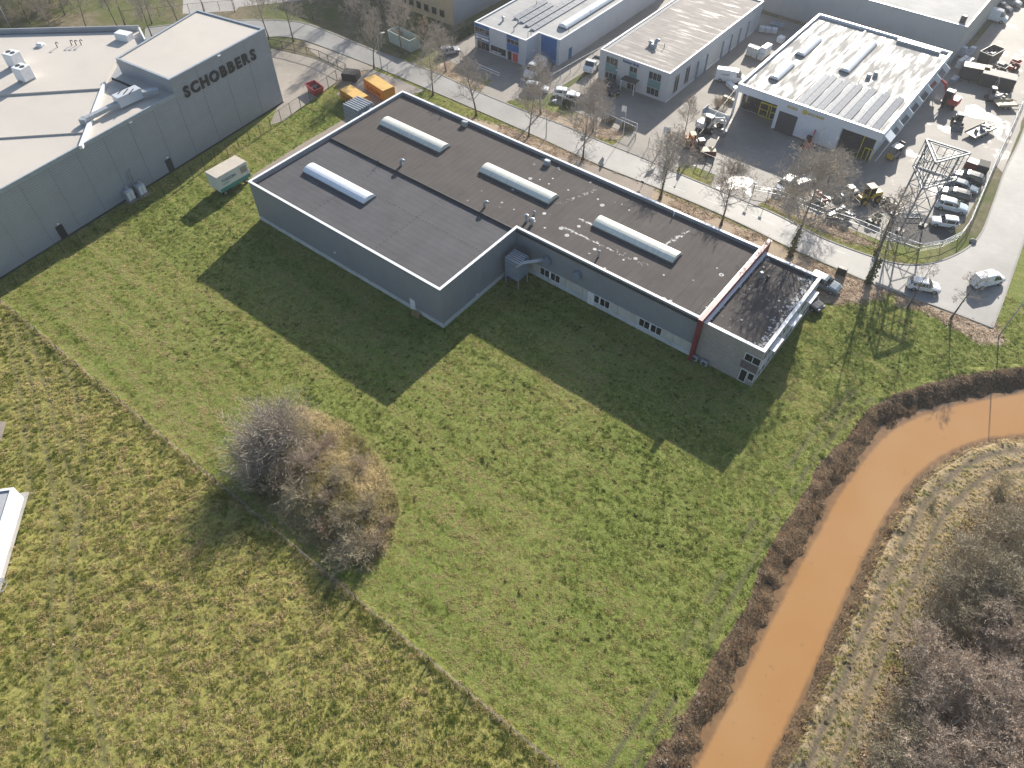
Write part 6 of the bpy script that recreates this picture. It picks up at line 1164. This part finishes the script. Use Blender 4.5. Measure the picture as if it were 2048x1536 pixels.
wpts += [((1905, 1120), 'o', 4.5), ((1880, 1090), 'o', 3.5), ((1950, 1070), 'o', 4.5), ((1985, 1030), 'o', 4.5), ((2030, 1040), 'o', 5), ((1845, 1240), 'o', 4), ((1800, 1340), 'o', 3.8), ((1765, 1420), 'o', 3.6), ((1740, 1500), 'o', 4), ((1990, 1240), 'b', 7), ((1900, 1450), 'b', 7), ((1980, 1440), 'b', 7.5), ((2060, 1330), 'b', 8), ((1800, 1540), 'b', 6.5), ((1900, 1550), 'b', 7.5), ((2000, 1545), 'b', 8), ((1960, 1170), 'o', 6), ((2070, 1240), 'o', 7), ((1850, 1360), 'b', 7), ((1890, 1370), 'o', 5.5)]
for px, k, h in wpts:
    px = (px[0] + (42 if px[0] < 1960 else 12), px[1] + 12)
    sh_ = P(*px, h * .6); b_ = (sh_.x, sh_.y, 0); tree(wr.choice(WB) if k == 'b' else wr.choice(WO), None, h, wl_b if k == 'b' else wl_o, 'birches beyond the creek' if k == 'b' else 'thicket trees beyond the creek', base=b_, name='birch_tree' if k == 'b' else 'thicket_tree', w=1.1)
# shrubs on the overgrown mound
def shrub_mesh(seed, H, n, spread, wm, nch=(5, 4, 0), maxl=2, r=.025):
    rr = random.Random(seed); mb = MB()
    for k in range(n):
        az = rr.uniform(0, 6.28); el = rr.uniform(.45, 1.5); q = Vector((math.cos(az), math.sin(az), 0)) * rr.uniform(0, .5) * spread; d = Vector((math.cos(az) * math.cos(el), math.sin(az) * math.cos(el), math.sin(el))); grow(mb, q, d, H * rr.uniform(.7, 1.05), r, 0, rr, maxl, .03, .55, nch)
    return mb.mesh('stems', wm)
SH = [shrub_mesh(61, 4.3, 70, 1.4, twig_m), shrub_mesh(62, 2.6, 50, 1.2, twig_o), shrub_mesh(63, 2.9, 50, 1.2, twig_p), shrub_mesh(64, 1.8, 50, .9, twig_r)]
mz = lambda x, y: float(height(np.array([x]), np.array([y]))[0])
for px, k, s, lab in (((556, 868), 0, .85, 'grey bare shrub at the rounded hall end of the mound'), ((515, 905), 0, .75, 'spiky grey shrub overhanging the grass at the mound edge'), ((610, 935), 2, .7, 'pale pinkish shrub midway along the mound'), ((655, 1000), 3, .6, 'russet scrub in the hollow of the mound'), ((700, 1075), 1, .6, 'olive scrub low on the mound tail'), ((770, 1035), 3, .5, 'russet scrub on the sunny rim of the mound tail'), ((535, 905), 0, 1.0, 'tallest grey bare shrub at the hall end of the overgrown mound'), ((575, 880), 0, .9, 'grey bare shrub on the top of the overgrown mound'), ((515, 945), 2, .95, 'pinkish-grey bare shrub on the shaded flank of the mound'), ((640, 900), 2, .6, 'pinkish bare shrub along the sunny flank of the mound'), ((600, 990), 1, .75, 'olive shrub in the middle of the mound'), ((680, 960), 1, .5, 'olive shrub on the dry grass crown of the mound'), ((720, 930), 2, .5, 'greyish shrub near the sunlit rim of the mound'), ((690, 1040), 1, .65, 'dark olive shrub on the lower mound'), ((735, 1010), 1, .6, 'olive-brown shrub near the creek end of the mound'), ((640, 1050), 3, .7, 'russet shrub at the shaded foot of the mound'), ((720, 1095), 1, .85, 'green-brown shrub at the tail of the mound'), ((755, 1075), 3, .8, 'russet shrub at the tip of the mound'), ((560, 960), 3, 1.0, 'russet bramble shrub on the shaded flank of the mound'), ((680, 1110), 1, .7, 'low olive shrub at the foot of the mound tail'), ((660, 880), 3, .6, 'low russet shrub at the rim of the mound')):
    p = P(*px, 1.4); z_ = mz(p.x, p.y); t = thing('bare_shrub', lab, 'shrub', (p.x, p.y, z_ - .1), random.uniform(0, 6)); t.scale = (s, s, s); ppart('stems', SH[k], t); MB().tube((0, 0, -.3), (0, 0, .35), .25, .15, 7).build('stump', bark_d, t)
for px, k, s, lab in (((1586, 398), 3, .9, 'reddish bare shrub behind the silver car at the yard fence'), ((1436, 215), 3, .8, 'bare shrub along the alley fence by the crates'), ((2000, 975), 1, .55, 'small green-brown bush at the edge of the thicket'), ((1865, 1010), 1, .22, 'tiny dark bush beside the wheel tracks')):
    p = P(*px); t = thing('bare_shrub', lab, 'shrub', (p.x, p.y, 0), 1.0); t.scale = (s, s, s); ppart('stems', SH[k], t); MB().tube((0, 0, -.1), (0, 0, .35), .25, .15, 7).build('stump', bark_d, t)

# ------------------------------------------------------------ grass and litter, geometry-node instances
def blade_mat(name, stops, trans=.35):
    m, t, b = nt(name); t.nodes.remove(b); out = t.nodes['Material Output']
    a = N(t, 'Attribute', attribute_name='tint', attribute_type='INSTANCER'); c = ramp(t, a.outputs['Fac'], stops)
    d = N(t, 'BsdfDiffuse'); tr = N(t, 'BsdfTranslucent'); mx = N(t, 'MixShader'); mx.inputs[0].default_value = trans
    for s in (d, tr): t.links.new(c, s.inputs['Color'])
    t.links.new(d.outputs[0], mx.inputs[1]); t.links.new(tr.outputs[0], mx.inputs[2]); t.links.new(mx.outputs[0], out.inputs[0]); return m
# tint: 0 dark green .. .45 fresh green .. .7 yellow green .. 1 straw
grass_m = blade_mat('grass_blades', [(0, (.075, .115, .028)), (.3, (.19, .24, .056)), (.55, (.35, .355, .11)), (.75, (.52, .465, .19)), (1, (.68, .56, .34))], .5)
leaf_m = blade_mat('leaf_litter', [(0, (.06, .04, .024)), (.35, (.30, .185, .105)), (.7, (.52, .40, .29)), (1, (.72, .60, .48))], .35)
def tuft(seed, n, h, w_, lean, flop, mat):
    rr = random.Random(seed); mb = MB()
    for k in range(n):
        az = rr.uniform(0, 6.28); r = rr.uniform(0, .16); p = Vector((math.cos(az) * r, math.sin(az) * r, -.03)); d = Vector((math.cos(az) * rr.uniform(.1, flop) + lean[0], math.sin(az) * rr.uniform(.1, flop) + lean[1], 1)).normalized(); L = h * rr.uniform(.6, 1.15); s = d.cross(Vector((rr.gauss(0, 1), rr.gauss(0, 1), .2))).normalized() * w_
        q = p + d * L * .55; e = (d + Vector((d.x, d.y, -.75)) * .8).normalized(); tip = q + e * L * .55; mb.add([p - s, p + s, q + s * .8, q - s * .8, tip], [(0, 1, 2, 3), (3, 2, 4)])
    o = bpy.data.objects.new('tuft', mb.mesh('tuft', mat)); return o
def leaflet(seed, mat):
    rr = random.Random(seed); mb = MB()
    for k in range(9):
        p = Vector((rr.gauss(0, .16), rr.gauss(0, .16), rr.uniform(.01, .06))); u = Vector((rr.gauss(0, 1), rr.gauss(0, 1), rr.gauss(0, .45))).normalized() * rr.uniform(.05, .09); v = Vector((-u.y, u.x, rr.gauss(0, .03))) * .7; mb.add([p - u, p + v, p + u, p - v], [(0, 1, 2, 3)])
    return bpy.data.objects.new('leaf', mb.mesh('leaf', mat))
def scatter(name, label_kind, pts, scl, tint, protos, tilt=0.0):
    n = len(pts); me = bpy.data.meshes.new(name); me.vertices.add(n); me.vertices.foreach_set('co', np.asarray(pts, np.float32).ravel())
    for nm, arr, ty in (('scl', scl, 'FLOAT'), ('tint', tint, 'FLOAT'), ('rot', rng.uniform(0, 6.283, n) if tilt == 0 else rng.normal(0, tilt, n), 'FLOAT')):
        at = me.attributes.new(nm, ty, 'POINT'); at.data.foreach_set('value', np.asarray(arr, np.float32))
    at = me.attributes.new('pick', 'INT', 'POINT'); at.data.foreach_set('value', rng.integers(0, len(protos), n).astype(np.int32))
    o = bpy.data.objects.new(name, me); COL.objects.link(o); o['kind'] = 'stuff'; o['label'] = label_kind
    c = bpy.data.collections.new(name + '_pieces'); [c.objects.link(q) for q in protos]
    ng = bpy.data.node_groups.new(name, 'GeometryNodeTree'); ng.interface.new_socket('Geometry', in_out='INPUT', socket_type='NodeSocketGeometry'); ng.interface.new_socket('Geometry', in_out='OUTPUT', socket_type='NodeSocketGeometry')
    gi = ng.nodes.new('NodeGroupInput'); gout = ng.nodes.new('NodeGroupOutput'); ip = ng.nodes.new('GeometryNodeInstanceOnPoints'); ci = ng.nodes.new('GeometryNodeCollectionInfo'); ci.inputs['Collection'].default_value = c; ci.inputs['Separate Children'].default_value = True
    def attr(nm, ty): a = ng.nodes.new('GeometryNodeInputNamedAttribute'); a.data_type = ty; a.inputs['Name'].default_value = nm; return a.outputs['Attribute']
    cx = ng.nodes.new('ShaderNodeCombineXYZ'); ng.links.new(attr('rot', 'FLOAT'), cx.inputs['Z']); e2r = ng.nodes.new('FunctionNodeEulerToRotation'); ng.links.new(cx.outputs[0], e2r.inputs[0]); cs = ng.nodes.new('ShaderNodeCombineXYZ'); sa = attr('scl', 'FLOAT'); [ng.links.new(sa, cs.inputs[k]) for k in range(3)]
    ip.inputs['Pick Instance'].default_value = True; L = ng.links.new; L(gi.outputs[0], ip.inputs['Points']); L(ci.outputs[0], ip.inputs['Instance']); L(attr('pick', 'INT'), ip.inputs['Instance Index']); L(e2r.outputs[0], ip.inputs['Rotation']); L(cs.outputs[0], ip.inputs['Scale']); L(ip.outputs[0], gout.inputs[0])
    md = o.modifiers.new('scatter', 'NODES'); md.node_group = ng; return o
def pts_in(x0, x1, y0, y1, dens): n = int((x1 - x0) * (y1 - y0) * dens); return rng.uniform(x0, x1, n), rng.uniform(y0, y1, n)
def seen(X, Y, mar=60):
    ca, sa = math.cos(-CAM_YAW), math.sin(-CAM_YAW); x = ca * X - sa * Y; y = sa * X + ca * Y; c, s = math.cos(CAM_PITCH), math.sin(CAM_PITCH); dz = -CAM_H; f = y * c - dz * s; v = y * s + dz * c
    px = 1024 + FPX * x / f; py = 768 - FPX * v / f; return (px > -mar) & (px < 2048 + mar) & (py > -mar) & (py < 1536 + mar)
PAVED = [np.array(list(nearw) + list(rightw[1:]) + list(farw[::-1]))] + [np.array([tuple(v.co.xy) for v in o.data.vertices][:len(o.data.vertices) // 2]) for o in bpy.data.objects if o.get('kind') == 'structure' and any(k in o.name for k in ('yard', 'path', 'drive', 'gravel', 'car_park', 'paved'))]
def open_ground(X, Y):
    ok = ~inpoly(X, Y, np.array(outline)) & ~((X > HX1 - .5) & (X < OX1 + .1) & (Y > OY0 - .2) & (Y < HY1 + .2)) & ~(X < fx(Y) + .3) & seen(X, Y)
    for pl in PAVED: ok &= ~inpoly(X, Y, pl)
    ok &= ~inpoly(X, Y, np.array(pl_)); return ok
TF = [tuft(s, 14, .13, .020, (.0, -.10), .9, grass_m) for s in (1, 2, 3, 4)]; TRG = [tuft(s, 17, .28, .021, (.22, -.32), .85, grass_m) for s in (5, 6, 7, 8)]; dead_m = blade_mat('dead_grass', [(0, (.16, .16, .06)), (.35, (.29, .265, .115)), (.7, (.47, .405, .215)), (1, (.66, .56, .35))], .4); TD = [tuft(s, 16, .62, .020, (.1, -.3), 1.3, dead_m) for s in (9, 10)]; LF = [leaflet(s, leaf_m) for s in (1, 2, 3)]
# mown field
x, y = pts_in(-104, 14, FENCE_Y + .2, 97, 15); k = open_ground(x, y); x, y = x[k], y[k]; zn = zones(x, y); k = (zn['bank'] < .35) & (zn['mound'] < .3) & (zn['leaf'] < .55 + .3 * rng.random(len(x))) & (zn['dry'] < .4) & (zn['wd'] > .5) & (zn['worn'] < .5) & (zn['track'] < .35 + .5 * rng.random(len(x)))
x, y = x[k], y[k]; zn = {a: b[k] for a, b in zn.items()}
tint = .53 + (fbm(x, y, .10, 200, 3) - .5) * .8 + (fbm(x * .04 + y * .02, y * .9 + x * .03, 1.0, 210, 2) - .48) * 1.0 + (fbm(x, y, 1.3, 230, 2) - .5) * .6 + rng.normal(0, .26, len(x)) + .3 * sstep(93, 95, y) - .12 * sstep(62, 78, y) + .08 * sstep(30, 20, y)
scatter('meadow_grass', 'short tufted green grass of the mown field', np.stack([x, y, height(x, y)], 1), rng.uniform(.7, 1.35, len(x)) * (.8 + .5 * fbm(x, y, .5, 220)), np.clip(tint + .04, .28, 1), TF, .5)
# rough field
x, y = pts_in(-104, 4, -18, FENCE_Y + .1, 11.5); k = open_ground(x, y); x, y = x[k], y[k]; zn = zones(x, y); k = (zn['bank'] < .4) & (zn['mound'] < .4) & (zn['track'] < .2 + .3 * rng.random(len(x))); x, y = x[k], y[k]
tint = .72 + (fbm(x, y, .09, 300, 3) - .5) * .55 + (fbm(x, y, .9, 310, 2) - .5) * .7 + rng.normal(0, .24, len(x)) + .12 * sstep(-70, -20, x) * sstep(8, -8, y) - .2 * np.exp(-((y - FENCE_Y + 1.2) / .8) ** 2)
scatter('rough_grass', 'long matted straw-coloured grass of the unmown field', np.stack([x, y, height(x, y)], 1), rng.uniform(.7, 1.3, len(x)) * (.6 + .8 * fbm(x, y, .7, 320)), np.clip(tint, .1, 1), TRG, .45)
# dry strips: fence line, far creek bank, mound
x, y = pts_in(-97, 0.5, FENCE_Y - .38, FENCE_Y + .38, 20); k = open_ground(x, y); x, y = x[k], y[k]; a_ = np.stack([x, y, height(x, y)], 1); s_ = rng.uniform(.5, 1.2, len(x)) * (.5 + .9 * fbm(x, y, .5, 410)); ti = rng.normal(.78, .16, len(x)) + (fbm(x, y, .3, 420) - .5) * .7
x, y = pts_in(2, 36, 10, 95, 9); k = open_ground(x, y); x, y = x[k], y[k]; zn = zones(x, y); k = side_right(x, y) & (zn['wd'] > .9) & (zn['track'] < .3 + .4 * rng.random(len(x))) & (zn['wood'] < .8); x, y = x[k], y[k]; a2 = np.stack([x, y, height(x, y)], 1); t2 = .88 + (fbm(x, y, .35, 400, 3) - .5) * 1.1 + rng.normal(0, .1, len(x)); s2 = rng.uniform(.5, 1.0, len(x))
scatter('dry_grass', 'dry straw grass along the fence line and the far creek bank', np.vstack([a_, a2]), np.concatenate([s_, s2]), np.clip(np.concatenate([ti, t2]), .1, 1), TRG, 1.2)
mn, mxx = MOUND.min(0), MOUND.max(0); x, y = pts_in(mn[0], mxx[0], mn[1], mxx[1], 13); k = inpoly(x, y, MOUND); x, y = x[k], y[k]
scatter('mound_grass', 'long dead grass covering the overgrown mound', np.stack([x, y, height(x, y)], 1), rng.uniform(.6, 1.4, len(x)), np.clip(.66 + (fbm(x, y, .3, 500, 2) - .5) * 1.6 + rng.normal(0, .12, len(x)), .15, 1), TD, 2.0)
# dark rush tufts dotted over the field
rush_m = blade_mat('rush_dark', [(0, (.03, .035, .016)), (1, (.08, .07, .035))], .1); RU = [tuft(s, 34, .14, .02, (0, 0), 1.0, rush_m) for s in (70, 71)]
x, y = pts_in(-104, 12, FENCE_Y + 1, 90, .7); k = open_ground(x, y); x, y = x[k], y[k]; zn = zones(x, y); cl = fbm(x, y, .12, 600, 3); east = sstep(-14, -6, x) * sstep(55, 65, y)
k = (zn['bank'] < .2) & (zn['mound'] < .1) & (zn['wd'] > 1) & (zn['worn'] < .5) & ((cl > .63 - .10 * rng.random(len(x))) | (rng.random(len(x)) < .45 * east)); x, y = x[k], y[k]
scatter('rush_tufts', 'dark rush tufts dotted over the green field', np.stack([x, y, height(x, y)], 1), rng.uniform(.6, 1.3, len(x)), rng.uniform(0, 1, len(x)), RU)
# fallen leaves
ps = []
for pl in LEAF:
    a, b = pl.min(0), pl.max(0); x, y = pts_in(a[0], b[0], a[1], b[1], 9); k = inpoly(x, y, pl) & open_ground(x, y) & (fbm(x, y, .3, 700, 2) > .42); ps.append(np.stack([x[k], y[k], height(x[k], y[k])], 1))
ps = np.vstack(ps); scatter('fallen_leaves', 'brown fallen leaves littering the road verges', ps, rng.uniform(.7, 1.5, len(ps)), np.clip(rng.normal(.78, .22, len(ps)), 0, 1), LF)
# dead bracken and sticks on the creek banks
x, y = pts_in(-4, 30, 8, 95, 10); k = open_ground(x, y); x, y = x[k], y[k]; zn = zones(x, y); k = (zn['bank'] > .45) & (zn['wd'] > .25) & (fbm(x, y, .45, 820, 3) > .40); x, y = x[k], y[k]
BK = [tuft(s, 10, .3, .014, (0, 0), 1.6, leaf_m) for s in (80, 81, 82)]
scatter('bank_litter', 'dead stems and rotting leaves on the creek banks', np.stack([x, y, height(x, y)], 1), rng.uniform(.4, 1.0, len(x)) * (.5 + 1.1 * fbm(x, y, .8, 830, 2)), np.clip(rng.normal(.26, .22, len(x)) + .9 * (fbm(x, y, .5, 800, 2) - .5) + .30 * sstep(1.2, 2.6, water_d(x, y)), 0, 1), BK)
x, y = pts_in(10, 36, 20, 95, 7); k = inpoly(x, y, WOOD) & seen(x, y, 100); x, y = x[k], y[k]
scatter('wood_litter', 'leaf litter on the thicket floor', np.stack([x, y, height(x, y)], 1), rng.uniform(.8, 1.8, len(x)), np.clip(rng.normal(.45, .22, len(x)), 0, 1), LF)

# ------------------------------------------------------------ air
mh = bpy.data.materials.new('haze_air'); mh.use_nodes = True; th = mh.node_tree; th.nodes.clear(); oh = th.nodes.new('ShaderNodeOutputMaterial'); vh_ = th.nodes.new('ShaderNodeVolumePrincipled')
vh_.inputs['Color'].default_value = (.93, .95, 1, 1); vh_.inputs['Density'].default_value = .0003; vh_.inputs['Anisotropy'].default_value = .6; th.links.new(vh_.outputs[0], oh.inputs['Volume'])
hz = MB().bb(-900, 700, -500, 1100, -3.2, 74).build('haze', mh); hz['kind'] = 'stuff'; hz['label'] = 'thin pale winter haze over the whole place'
